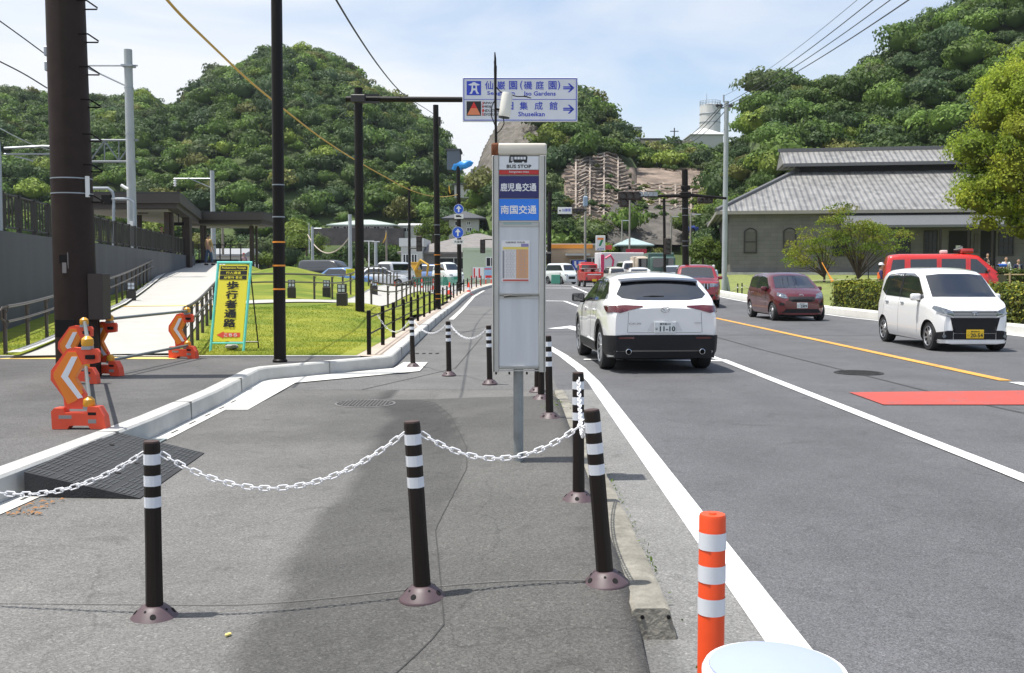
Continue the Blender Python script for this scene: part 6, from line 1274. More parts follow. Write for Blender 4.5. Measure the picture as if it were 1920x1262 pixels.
MB().cyl(s3(1029, 395), s3(1100, 394), 0.07, n=8).build('arm', BLACKM, fp_); signal('far three lamp signal on the arm right of the bus stop cabinet', 1085, 394.5, 94.8)
o = thing('lane_sign', 'small white and blue road sign on the far signal arm', 'sign', at(1059, 395, 94.7)); MB().box((0, 0, 0), (1.3, 0.06, 0.62), 0.01).build('sign_plate', WHITE, o); text('仙巌園', (0.15, -0.035, 0.05), 0.2, BLU, o, 0.01, w=0.8, hh=0.28); MB().box((-0.45, -0.035, 0.0), (0.16, 0.01, 0.12)).build('symbol', BLKS, o)
signal('vertical signal hanging from the signal pole in front of the depot', 786, 457, 73.5, 3, False); a = at(768, 466, 73.7); b = at(784, 466, 73.7); o = MB().cyl(a-P767.location, b-P767.location, 0.04, n=6).build('arm', BLACKM, P767)
signal('vertical signal left of the bus stop cabinet by the green hall', 905, 462, 82, 3, False); MB().tube([at(906, 449, 82)-P858.location, at(924, 449, 82)-P858.location], 0.04, 6).build('arm', BLACKM, P858)
# concrete power pole and wires on the right
pw = conc_pole('tall concrete power pole with insulators in front of the museum corner', 1357.5, 190, 560, 62, 0.165)
def s4(px, py, dy=0.0): v = at(px, py, 62+dy); l = pw.location; return (v.x-l.x, dy, v.z-l.z)
MB().cyl(s4(1357, 192), s4(1357, 178), 0.05, n=8).build('top_spike', GREYM, pw); MB().cyl(s4(1345, 203), s4(1371, 201), 0.05, n=6).build('crossarm', GREYM, pw)
for x in (1345, 1352, 1364, 1371): MB().lathe([(0.03, -0.1), (0.11, -0.05), (0.11, 0.05), (0.03, 0.12)], s4(x, 198), 8).build('insulator', DARK, pw)
MB().box(s4(1363, 565), (0.5, 0.5, 0.3), 0.05).build('guard', GREYM, pw)
gg = s4(1366, 552); MB().cyl(s4(1362, 520), s4(1370, 566), 0.1, n=8).build('stay_guard', GREYM, pw)
for i, ((xa, ya_), (xb, yb2), lab) in enumerate((((1371, 199), (1735, -22), 'outermost power wire running to the top right'), ((1366, 201), (1722, -12), 'third power wire of the sheaf to the top right'), ((1352, 203), (1672, -2), 'second power wire of the sheaf to the top right'), ((1347, 202), (1640, -3), 'first power wire of the sheaf to the top right'), ((1357, 180), (1612, -4), 'thin upper wire to the top right'))):
    A_, B_ = at(xa, ya_, 62), at(xb, yb2, 30); wire('power_wire', catenary(A_, B_, 0.25, 10), 0.016 if i < 4 else 0.009, WIR, lab, 'wire', 'power wires on the right')
for i, (xa, xb, yb2) in enumerate(((1347, 1250, 262), (1352, 1262, 262), (1364, 1275, 262))): wire('power_wire', catenary(at(xa, 203, 62), at(xb, yb2, 190), 1.2, 10), 0.028, WIR, 'wire from the power pole down to the ridge, %s' % ['left one', 'middle one', 'right one'][i], 'wire', 'power wires to the ridge')
o = conc_pole('small dark utility pole on the ridge left of the tank', 1264, 240, 285, 195, 0.12, m=DARK); MB().cyl((-0.8, 0, 3.9), (0.8, 0, 3.9), 0.08, n=6).build('crossarm', DARK, o)
for (px, yt, yb_, Y, r, lab) in ((1097, 352, 508, 108, 0.14, 'slender tan pole by the seven sign'), (1180, 372, 500, 104, 0.10, 'slender tan pole right of the seven sign'), (1166, 412, 470, 120, 0.09, 'short lamp pole above the white gabled house'), (1258, 405, 490, 120, 0.10, 'thin far pole behind the signal pole'), (1294, 400, 500, 90, 0.08, 'pale thin pole touching the thick signal pole')):
    o = conc_pole(lab, px, yt, yb_, Y, r, m=mat('pole_tan2', (0.30, 0.28, 0.25), 0.8)); h = at(px, yt, Y).z-o.location.z
    if px == 1097: MB().box((0, -0.1, at(px, 378, Y).z-o.location.z), (0.5, 0.5, 1.1), 0.1).build('transformer', mat('transformer', (0.25, 0.33, 0.42), 0.6), o)
    else: MB().cyl((0, 0, h-0.1), (0.9, 0, h-0.1), 0.05, n=5).build('arm', GREYM, o)
# ================================================================ VEHICLES
CGL = mat('car_glass', (0.012, 0.014, 0.017), 0.04, spec=0.9, coat=1.0); TYR = mat('tyre_rubber', (0.016, 0.016, 0.017), 0.75); RIM = mat('alloy', (0.42, 0.43, 0.45), 0.3, 0.85); RIMD = mat('wheel_dark', (0.03, 0.03, 0.032), 0.5, 0.4)
CLD = mat('cladding', (0.012, 0.012, 0.014), 0.6, spec=0.3); CHR = mat('chrome', (0.62, 0.63, 0.65), 0.12, 1.0); TLR = mat('tail_lamp_red', (0.085, 0.008, 0.010), 0.08, coat=1.0); HLG = mat('head_lamp', (0.22, 0.245, 0.27), 0.1, 0.7, var=0.6, vscale=14, coat=1.0); UND = mat('underbody', (0.01, 0.01, 0.01), 0.9)
PLW = mat('plate_white', (0.70, 0.72, 0.72), 0.5); PLY = mat('plate_yellow', (0.80, 0.52, 0.02), 0.5); INK = mat('plate_ink', (0.01, 0.03, 0.02), 0.5); SEAM = mat('panel_gap', (0.03, 0.03, 0.032), 0.7)
def paint(n, c, mtl=0.0): return mat('paint_'+n, c, 0.28, mtl, coat=1.0)
def ip(tab, x):
    if x <= tab[0][0]: return tab[0][1]
    for a, b in zip(tab, tab[1:]):
        if x <= b[0]: t = (x-a[0])/(b[0]-a[0]); return a[1]+(b[1]-a[1])*t
    return tab[-1][1]
def sip(tab, x, w=0.06): return (ip(tab, x-w)+2*ip(tab, x)+ip(tab, x+w))/4
def loft(sp):
    L_ = sp['L']; xs = [-L_/2+L_*(0.5-0.5*math.cos(PI*i/64))*1.0 for i in range(65)]; rs = []
    for x in xs:
        t, b, w, z0 = sip(sp['top'], x), sip(sp['belt'], x), sip(sp['hw'], x), ip(sp['bot'], x); b = min(b, t-0.004); g = t-b; tm = sp.get('tum', 0.36)
        cr = sp.get('crown', 0.05); wr = w*0.97-tm*g
        P = [(0, z0), (w*0.75, z0), (w*0.93, z0+0.015), (w*0.985, z0+0.10), (w*1.0, z0+0.35*(b-z0)), (w*1.0, z0+0.62*(b-z0)), (w*0.992, z0+0.86*(b-z0)), (w*0.975, b-0.012), (w*0.965, b)]
        e = 0.10 if g > 0.12 else 0.16
        P += [(w*0.965-tm*g*0.5, b+g*0.5), (w*0.965-tm*g*0.78, b+g*0.80), (wr-0.03, b+g*0.93), (wr-e, t-0.004), (wr*0.55, t+cr*0.55), (wr*0.28, t+cr*0.85), (0, t+cr)]
        q = P
        rs.append([(x, -y, z) for y, z in q]+[(x, y, z) for y, z in q[-2:0:-1]])
    return rs
class Car:
    def __init__(s, name, label, cat, sp, body_m, loc=(0, 0, 0), rz=0.0, group=None):
        s.o = thing(name, label, cat, loc, rz, group); s.sp = sp; k = MB(); k.rings(loft(sp)); me = bpy.data.meshes.new('body'); me.from_pydata(k.v, [], k.f)
        bm = bmesh.new(); bm.from_mesh(me); bmesh.ops.recalc_face_normals(bm, faces=bm.faces); bm.to_mesh(me); bm.free(); me.materials.append(body_m); me.materials.append(UND)
        ob = bpy.data.objects.new('body', me); COL.objects.link(ob); s.bvh0 = BVHTree.FromPolygons([v.co.copy() for v in me.vertices], [tuple(p.vertices) for p in me.polygons])
        r = sp['r']*1.13; cut = []
        for x in sp['ax']:
            k = MB(); k.cm = 1
            for sd in (-1, 1): k.cyl((x, sd*(sp['W']/2-0.30), sp['r']), (x, sd*(sp['W']/2+0.3), sp['r']), r, n=32); 
            m2 = bpy.data.meshes.new('cut'); m2.from_pydata(k.v, [], k.f); b2 = bmesh.new(); b2.from_mesh(m2); bmesh.ops.recalc_face_normals(b2, faces=b2.faces); b2.to_mesh(m2); b2.free(); m2.materials.append(body_m); m2.materials.append(UND); m2.polygons.foreach_set('material_index', k.m); c = bpy.data.objects.new('cut', m2); COL.objects.link(c); cut.append(c)
            md = ob.modifiers.new('b', 'BOOLEAN'); md.object = c; md.operation = 'DIFFERENCE'; md.solver = 'EXACT'
        bpy.context.view_layer.update(); dg = bpy.context.evaluated_depsgraph_get(); nm = bpy.data.meshes.new_from_object(ob.evaluated_get(dg)); nm.name = 'body'
        for c in cut: bpy.data.objects.remove(c)
        bpy.data.objects.remove(ob); nm.polygons.foreach_set('use_smooth', [True]*len(nm.polygons)); nm.set_sharp_from_angle(angle=R(38)); s.body = link('body', nm, s.o)
    def patch(s, poly, view, m, name, off=0.004, par=None, edge=0.09):
        """a part that follows the body: outline given in side (x,z), rear/front (y,z) or top (x,y) view"""
        bm = bmesh.new(); d3 = {'L': lambda u, v: (u, 3, v), 'R': lambda u, v: (u, -3, v), 'rear': lambda u, v: (-4, u, v), 'front': lambda u, v: (4, u, v), 'top': lambda u, v: (u, v, 4)}[view]
        dr = {'L': Vector((0, -1, 0)), 'R': Vector((0, 1, 0)), 'rear': Vector((1, 0, 0)), 'front': Vector((-1, 0, 0)), 'top': Vector((0, 0, -1))}[view]
        vs = [bm.verts.new(d3(*p)) for p in poly]; bm.faces.new(vs); bmesh.ops.triangulate(bm, faces=bm.faces[:])
        for _ in range(6):
            es = [e for e in bm.edges if e.calc_length() > edge]
            if not es: break
            bmesh.ops.subdivide_edges(bm, edges=es, cuts=1); bmesh.ops.triangulate(bm, faces=[f for f in bm.faces if len(f.verts) > 3])
        bad = []
        for v in bm.verts:
            h, n, i, d = s.bvh0.ray_cast(v.co, dr)
            if h is None: h, n, i, d = s.bvh0.find_nearest(v.co+dr*3)
            if n.dot(dr) > 0: n = -n
            v.co = h+(n-dr).normalized()*off
        me = bpy.data.meshes.new(name); bm.to_mesh(me); bm.free(); me.materials.append(m); me.polygons.foreach_set('use_smooth', [True]*len(me.polygons)); return link(name, me, par or s.o)
    def line(s, pts, view, name='panel_gap', r=0.004, m=None):
        dr = {'L': Vector((0, -1, 0)), 'R': Vector((0, 1, 0)), 'rear': Vector((1, 0, 0)), 'front': Vector((-1, 0, 0)), 'top': Vector((0, 0, -1))}[view]; o3 = {'L': lambda u, v: (u, 3, v), 'R': lambda u, v: (u, -3, v), 'rear': lambda u, v: (-4, u, v), 'front': lambda u, v: (4, u, v), 'top': lambda u, v: (u, v, 4)}[view]
        out = []
        for a, b in zip(pts, pts[1:]):
            n = max(1, int(math.dist(a, b)/0.06))
            for i in range(n+1):
                h = s.bvh0.ray_cast(Vector(o3(a[0]+(b[0]-a[0])*i/n, a[1]+(b[1]-a[1])*i/n)), dr)[0]
                if h is not None and (not out or (h-out[-1]).length > 0.01): out.append(h)
        if len(out) > 1: return MB().tube(out, r, 4).build(name, m or SEAM, s.o)
    def sym(s, poly, view, m, name, off=0.004, par=None, edge=0.09):
        s.patch(poly, view, m, name, off, par, edge); s.patch([(-u, v) for u, v in poly][::-1], view, m, name, off, par, edge)
    def both(s, poly, m, name, off=0.004, edge=0.09): return [s.patch(poly, v, m, name, off, None, edge) for v in 'LR']
    def wheels(s, spokes=5, rim=None, w=0.2, hub=None):
        sp = s.sp; r = sp['r']
        for x in sp['ax']:
            for sd in (-1, 1):
                y = sd*(sp['W']/2-0.035-w/2); T = Matrix.Translation((x, y, r)) @ Matrix.Rotation(-sd*PI/2, 4, 'X')
                wh = MB().lathe([(r*0.62, -w/2), (r*0.93, -w/2), (r, -w/2+0.03), (r, w/2-0.03), (r*0.94, w/2), (r*0.68, w/2+0.004), (r*0.66, w/2-0.02)], n=36, M=T, cap=False).build('wheel', TYR, s.o)
                MB().lathe([(r*0.67, w/2-0.0), (r*0.63, w/2-0.02), (r*0.60, w/2-0.06), (0.01, w/2-0.065)], n=32, M=T, cap=False).build('rim', RIMD, wh); k = MB()
                k.lathe([(r*0.69, w/2+0.002), (r*0.66, w/2+0.010), (r*0.62, w/2-0.004)], n=36, M=T, cap=False)
                for i in range(spokes):
                    a = 2*PI*i/spokes+0.3; k.rings([[Vector((math.cos(a)*q-math.sin(a)*t*wd, math.sin(a)*q+math.cos(a)*t*wd, zz)) for t, zz in ((-1, w/2-0.03+dz), (1, w/2-0.03+dz), (0.8, w/2+dz), (-0.8, w/2+dz))] for q, wd, dz in ((r*0.12, 0.022*5/spokes+0.012, -0.01), (r*0.64, 0.016*5/spokes+0.010, 0.0))], True, T)
                k.lathe([(r*0.17, w/2-0.04), (r*0.16, w/2-0.005), (0.01, w/2)], n=14, M=T); k.build('spokes', rim or RIM, wh)
        MB().box((0, 0, sp['r']*0.75), (abs(sp['ax'][1]-sp['ax'][0])+0.9, sp['W']-0.62, 0.16)).build('underbody', UND, s.o)
    def mirrors(s, x, z, m, y=None, base=None, sz=(0.12, 0.20, 0.14)):
        for sd in (-1, 1):
            yy = (y or s.sp['W']/2)+0.07; k = MB(); k.box((x, sd*yy, z), sz, 0.04, seg=3); o = k.build('mirror', m, s.o); MB().box((x, sd*(yy-0.10), z-0.07), (0.05, 0.14, 0.04), 0.01).build('mirror_foot', base or CLD, o)
            MB().box((x-sz[0]/2-0.002, sd*yy, z), (0.006, sz[1]*0.8, sz[2]*0.75), 0.002).build('mirror_glass', CGL, o)
    def handles(s, xs, z, m):
        for x in xs:
            for sd in (-1, 1):
                h = s.bvh0.ray_cast(Vector((x, sd*3, z)), Vector((0, -sd, 0)))[0]
                if h: MB().box((x, h.y+sd*0.012, z), (0.17, 0.03, 0.03), 0.01).build('door_handle', m, s.o)
    def plate(s, x, z, front, m, num, top='鹿児島330', kana='は', ink=None, w=0.33, h=0.165, hit=True):
        sgn = 1 if front else -1; q = MB().box((x, 0, z), (0.012, w, h), 0.004).build('number_plate', m, s.o); T = Matrix.Translation((x+sgn*0.0075, 0, z)) @ Matrix.Rotation(PI/2 if front else -PI/2, 4, 'Z')
        ink = ink or INK; k = text(num, (w*0.08, 0, -h*0.14), 0.1, ink, q, 0.03, w=w*0.72, hh=h*0.48, M=T); text(top, (0, 0, h*0.30), 0.05, ink, q, 0.02, w=w*0.5, hh=h*0.2, M=T)
        if kana: text(kana, (-w*0.40, 0, -h*0.14), 0.05, ink, q, 0.02, w=w*0.10, hh=h*0.24, M=T)
        return q
# ---- white crossover seen from behind
SPX = dict(L=4.395, W=1.795, r=0.345, ax=(-1.37, 1.285), tum=0.50, crown=0.035,
  top=[(-2.2, 0.93), (-2.13, 1.04), (-2.02, 1.10), (-1.92, 1.17), (-1.62, 1.405), (-1.5, 1.445), (-1.2, 1.485), (-0.5, 1.515), (0.0, 1.51), (0.4, 1.465), (1.12, 1.06), (1.3, 1.02), (1.9, 0.91), (2.1, 0.80), (2.2, 0.66)],
  belt=[(-2.2, 0.90), (-2.0, 1.03), (-1.4, 1.06), (-0.5, 1.01), (0.9, 0.95), (1.4, 0.91), (2.0, 0.82), (2.2, 0.6)],
  hw=[(-2.2, 0.735), (-2.14, 0.80), (-2.0, 0.845), (-1.6, 0.885), (-1.2, 0.895), (0.0, 0.882), (1.2, 0.895), (1.7, 0.87), (2.0, 0.80), (2.2, 0.60)],
  bot=[(-2.2, 0.25), (-1.8, 0.20), (1.9, 0.20), (2.2, 0.26)])
WPNT = paint('white', (0.80, 0.80, 0.80)); a = gp(1125, 693, 0.0); 
c = Car('white_suv', 'white crossover with black cladding driving away just right of the bus stop', 'car', SPX, WPNT, (0, 0, 0)); cx_ = (1.378+1.218)/2; hd = PI/2+math.atan2(0.16, 2.65)
ctr = Vector((0, 0, 0)); rlw = Vector((-1.37, 0.86, 0)); rot = Matrix.Rotation(hd, 3, 'Z'); tgt = Vector((1.40, 16.05, 0)); c.o.location = tgt-rot @ rlw; c.o.rotation_euler = (0, 0, hd)
c.wheels(10, RIM, 0.215)
c.patch([(-0.40, 1.105), (0.40, 1.105), (0.62, 1.135), (0.69, 1.19), (0.58, 1.36), (0.50, 1.405), (-0.50, 1.405), (-0.58, 1.36), (-0.69, 1.19), (-0.62, 1.135)], 'rear', CGL, 'rear_window', 0.006)
k = MB(); k.rings([[(-1.58, y*0.62, 1.452-0.03*y*y), (-1.72, y*0.60, 1.418-0.03*y*y), (-1.73, y*0.60, 1.398-0.03*y*y), (-1.60, y*0.61, 1.40-0.03*y*y)] for y in frange(-1, 1, 0.2)]); k.build('spoiler', paint('black', (0.02, 0.02, 0.024)), c.o)
for v in 'LR': c.patch([(-1.72, 1.12), (-1.62, 1.22), (-1.35, 1.36), (-0.9, 1.425), (-0.2, 1.445), (0.25, 1.42), (0.95, 1.02), (0.5, 1.035), (-0.9, 1.08)], v, CGL, 'side_window', 0.005)
for v in 'LR': c.patch([(-0.42, 1.07), (-0.36, 1.068), (-0.34, 1.44), (-0.42, 1.44)], v, CLD, 'pillar', 0.007); c.line([(-1.62, 1.1), (-0.9, 1.068), (0.6, 1.02)], v, 'belt_trim', 0.006, CHR)
c.patch([(0.45, -0.52), (1.02, -0.63), (1.02, 0.63), (0.45, 0.52)], 'top', CGL, 'windscreen', 0.006)
c.sym([(0.85, 1.015), (0.78, 0.93), (0.68, 0.915), (0.54, 0.955), (0.33, 1.005), (0.34, 1.02), (0.6, 1.03)], 'rear', TLR, 'tail_lamp', 0.012, edge=0.05)
for sd, v in ((1, 'L'), (-1, 'R')): c.patch([(-2.12, 0.92), (-2.12, 1.0), (-1.72, 1.01), (-1.85, 0.95), (-1.98, 0.915)], v, TLR, 'tail_lamp_side', 0.012, edge=0.05)
c.patch([(-0.80, 0.345), (-0.80, 0.575), (-0.60, 0.585), (0.60, 0.585), (0.80, 0.575), (0.80, 0.345), (0.5, 0.335), (-0.5, 0.335)], 'rear', CLD, 'rear_bumper', 0.02, edge=0.05)
k = MB(); k.rings([[(-2.17-0.055*(1-(y/0.78)**4), y, 0.352), (-2.185-0.055*(1-(y/0.78)**4), y, 0.335), (-2.205, y, 0.235), (-1.9, y, 0.215), (-1.9, y, 0.345)] for y in frange(-0.76, 0.76, 0.095)]); k.build('rear_diffuser', CLD, c.o)
for v in 'LR': c.patch([(-2.17, 0.27), (-2.17, 0.575), (-1.80, 0.56), (-1.80, 0.27)], v, CLD, 'bumper_corner', 0.016, edge=0.06)
c.sym([(0.47, 0.525), (0.70, 0.525), (0.70, 0.553), (0.47, 0.553)], 'rear', TLR, 'reflector', 0.028, edge=0.2)
for sd in (-1, 1): T = Matrix.Translation((-2.235, sd*0.56, 0.335)) @ Matrix.Rotation(-PI/2, 4, 'Y'); e = MB().lathe([(0.032, -0.08), (0.042, -0.06), (0.044, 0.03), (0.036, 0.034)], n=20, M=T, cap=False).build('exhaust_tip', CHR, c.o); MB().lathe([(0.036, 0.01), (0.002, 0.01)], n=20, M=T).build('pipe_mouth', HOLE, e)
c.line([(-0.57, 0.62), (-0.55, 0.98)], 'rear', r=0.003); c.line([(0.57, 0.62), (0.55, 0.98)], 'rear', r=0.003); c.line([(-0.56, 0.62), (0.56, 0.62)], 'rear', r=0.003); c.line([(-0.33, 1.00), (0.33, 1.00)], 'rear', r=0.003, m=mat('seam_grey', (0.3, 0.3, 0.3), 0.6))
c.patch([(-0.27, 0.64), (-0.20, 0.77), (0.20, 0.77), (0.27, 0.64)], 'rear', paint('white_shaded', (0.66, 0.66, 0.67)), 'plate_recess', 0.004)  # recess is a surface patch; its shade is painted as a greyer white
h_ = c.bvh0.ray_cast(Vector((-4, 0, 0.70)), Vector((1, 0, 0)))[0]; c.plate(h_.x-0.016, 0.70, False, PLW, '11-10', '鹿児島339', 'は')
for sd in (-1, 1): T = Matrix.Rotation(-PI/2, 4, 'Z')
hh_ = c.bvh0.ray_cast(Vector((-4, 0, 0.955)), Vector((1, 0, 0)))[0]; T = Matrix.Translation((hh_.x-0.012, 0, 0.965)) @ Matrix.Rotation(-PI/2, 4, 'Y')
k = MB(); k.tube([T @ Vector((0.05*math.sin(a)*0.8, 0.065*math.cos(a), 0)) for a in frange(0, 2*PI-0.3, 0.3)], 0.005, 6, closed=True); k.tube([T @ Vector(p) for p in ((0.022, -0.055, 0.002), (0.012, -0.03, 0.004), (-0.02, 0, 0.004), (0.012, 0.03, 0.004), (0.022, 0.055, 0.002))], 0.005, 6); k.build('emblem', CHR, c.o)
T = Matrix.Translation((hh_.x-0.022, 0.46, 0.755)) @ Matrix.Rotation(-PI/2, 4, 'Z'); text('CX-30', (0, 0, 0), 0.05, CHR, c.o, 0.04, name='badge_lettering', w=0.19, hh=0.03, M=T)
T = Matrix.Translation((hh_.x-0.022, -0.50, 0.765)) @ Matrix.Rotation(-PI/2, 4, 'Z'); MB().box((0, 0, 0), (0.11, 0.016, 0.004), M=T).build('badge', SEAM, c.o)
for v in 'LR':
    for x in SPX['ax']: 
        k_ = [(x+0.39*math.cos(a), 0.345+0.39*math.sin(a)) for a in frange(R(-15), R(195), R(14))]; k2_ = [(x+0.455*math.cos(a), 0.345+0.455*math.sin(a)) for a in frange(R(195), R(-15), -R(14)) or []] if False else [(x+0.455*math.cos(a), 0.345+0.455*math.sin(a)) for a in frange(R(-15), R(195), R(14))][::-1]
        c.patch(k_+k2_, v, CLD, 'arch_cladding', 0.010, edge=0.07)
    c.patch([(-0.95, 0.25), (0.88, 0.25), (0.88, 0.40), (-0.95, 0.40)], v, CLD, 'sill_cladding', 0.010)
    c.line([(-0.40, 0.42), (-0.38, 1.06)], v, r=0.003); c.line([(0.62, 0.42), (0.66, 1.0)], v, r=0.003); c.line([(-1.05, 0.80), (-0.98, 1.06)], v, r=0.003)
c.handles((-0.78, 0.28), 0.92, WPNT); c.mirrors(0.72, 1.08, CLD, 0.88, sz=(0.15, 0.22, 0.15))
w_ = MB().tube([(-1.99, -0.02, 1.155), (-1.99, 0.16, 1.165), (-1.985, 0.3, 1.155)], [0.016, 0.010, 0.006], 6).build('rear_wiper', HOLE, c.o); MB().box((-0.9, 0, 1.545), (0.14, 0.035, 0.05), 0.012).build('roof_fin', WPNT, c.o)
# ---- generic front-seen cars
def front_car(name, label, sp, m, loc, rz, win, wsc, lamps, grille, plates, lower=None, extra=None, mir=None, spokes=8, mirm=None, group=None):
    c = Car(name, label, 'car', sp, m, loc, rz, group); c.wheels(spokes); c.both(win, CGL, 'side_window', 0.005)
    c.patch(wsc, 'front', CGL, 'windscreen', 0.006); c.patch([(u*0.9, v+0.01) for u, v in wsc], 'rear', CGL, 'rear_window', 0.006)
    for l_ in lamps: c.sym(l_, 'front', HLG, 'head_lamp', 0.010, edge=0.05)
    for g_ in grille: c.patch(g_[0], 'front', g_[1], g_[2], g_[3] if len(g_) > 3 else 0.008, edge=0.06)
    if mir: c.mirrors(mir[0], mir[1], mirm or m, sp['W']/2-0.02)
    return c
def heading(ox, oy, fx, fy): return math.atan2(fy-oy, fx-ox)
def put(c, wheel_front, wheel_rear, side):
    """places a car by where its two wheels on one side touch the road"""
    f, b = Vector(wheel_front), Vector(wheel_rear); a = math.atan2(f.y-b.y, f.x-b.x); m = (f+b)/2; sp = c.sp; mid = (sp['ax'][0]+sp['ax'][1])/2
    rot = Matrix.Rotation(a, 3, 'Z'); off = rot @ Vector((mid, side*(sp['W']/2-0.12), 0)); c.o.location = Vector((m.x, m.y, zr(m.y)))-off; c.o.rotation_euler = (0, 0, a)
# white kei wagon
SPM = dict(L=3.395, W=1.475, r=0.285, ax=(-1.21, 1.245), tum=0.20, crown=0.03,
  top=[(-1.7, 0.95), (-1.66, 1.25), (-1.6, 1.50), (-1.45, 1.565), (-0.8, 1.60), (0.2, 1.59), (0.62, 1.53), (1.22, 1.02), (1.4, 0.97), (1.62, 0.87), (1.7, 0.74)],
  belt=[(-1.7, 0.9), (-1.2, 0.95), (0.9, 0.93), (1.3, 0.90), (1.6, 0.80), (1.7, 0.6)],
  hw=[(-1.7, 0.63), (-1.6, 0.70), (-1.2, 0.735), (1.2, 0.737), (1.5, 0.70), (1.65, 0.63), (1.7, 0.56)],
  bot=[(-1.7, 0.28), (-1.4, 0.19), (1.4, 0.16), (1.7, 0.15)])
c = front_car('white_minivan', 'small white boxy minivan with a yellow plate coming along the far lane', SPM, WPNT, (0, 0, 0), 0,
  [(-1.45, 1.14), (-1.33, 1.36), (-1.15, 1.47), (-0.6, 1.51), (0.2, 1.50), (0.52, 1.42), (0.98, 1.03), (0.85, 0.985), (-1.1, 1.03)],
  [(-0.62, 1.045), (0.62, 1.045), (0.56, 1.46), (0.3, 1.49), (-0.3, 1.49), (-0.56, 1.46)],
  [[(0.40, 0.68), (0.66, 0.76), (0.70, 0.83), (0.68, 0.88), (0.42, 0.78)]],
  [([(-0.40, 0.66), (0.40, 0.66), (0.42, 0.79), (-0.42, 0.79)], CLD, 'grille', 0.008), ([(-0.40, 0.36), (0.40, 0.36), (0.40, 0.50), (0.47, 0.655), (-0.47, 0.655), (-0.40, 0.50)], CLD, 'front_intake', 0.012), ([(-0.40, 0.24), (0.40, 0.24), (0.40, 0.355), (-0.40, 0.355)], CLD, 'lower_intake', 0.010), ([(0.41, 0.24), (0.68, 0.24), (0.68, 0.37), (0.52, 0.41), (0.41, 0.41)], CLD, 'fog_recess', 0.010), ([(-0.41, 0.24), (-0.41, 0.41), (-0.52, 0.41), (-0.68, 0.37), (-0.68, 0.24)], CLD, 'fog_recess', 0.010), ([(-0.66, 0.17), (0.66, 0.17), (0.66, 0.225), (-0.66, 0.225)], WPNT, 'front_lip', 0.03)], None, mir=(0.78, 1.03), spokes=8)
SILV = mat('trim_silver', (0.50, 0.51, 0.53), 0.25, 0.3)
for z in (0.68, 0.712, 0.744, 0.776): c.line([(-0.41, z), (0.41, z)], 'front', 'grille_bar', 0.0135, SILV)
c.line([(-0.67, 0.745), (-0.42, 0.655), (0.42, 0.655), (0.67, 0.745)], 'front', 'chrome_strip', 0.0165, SILV)
c.line([(-0.55, 1.05), (-0.1, 1.075)], 'front', 'wiper', 0.010, HOLE); c.line([(0.05, 1.05), (0.5, 1.075)], 'front', 'wiper', 0.010, HOLE)
h_ = c.bvh0.ray_cast(Vector((4, 0, 0.36)), Vector((-1, 0, 0)))[0]; c.plate(h_.x+0.03, 0.345, True, PLY, '20-54', '鹿児島580', 'い')
k = MB(); hz_ = c.bvh0.ray_cast(Vector((4, 0, 0.73)), Vector((-1, 0, 0)))[0]; k.tube([(hz_.x+0.028, -0.07, 0.755), (hz_.x+0.024, 0.0, 0.765), (hz_.x+0.024, 0.05, 0.745), (hz_.x+0.024, 0.02, 0.715), (hz_.x+0.022, -0.05, 0.705)], 0.008, 6); k.tube([(hz_.x+0.023, -0.02, 0.75), (hz_.x+0.023, -0.03, 0.70)], 0.008, 6); k.build('emblem', CHR, c.o)
for sd in (-1, 1): hq = c.bvh0.ray_cast(Vector((4, sd*0.58, 0.30)), Vector((-1, 0, 0)))[0]; MB().cyl(hq+Vector((0.0, 0, 0)), hq+Vector((0.018, 0, 0)), 0.035, n=14).build('fog_lamp', HLG, c.o)
for v in 'LR': c.patch([(-0.32, 1.01), (-0.26, 1.01), (-0.25, 1.505), (-0.33, 1.505)], v, CLD, 'pillar', 0.008); c.line([(-0.30, 0.3), (-0.29, 1.0)], v, r=0.003); c.line([(0.72, 0.32), (0.78, 0.96)], v, r=0.003); c.line([(-1.2, 0.62), (-1.1, 1.0)], v, r=0.003)
c.handles((-0.95, -0.08), 0.90, CHR); put(c, (gp(1744, 656, 0).x, gp(1744, 656, 0).y, 0), (gp(1666, 641, 0).x, gp(1666, 641, 0).y, 0), -1)
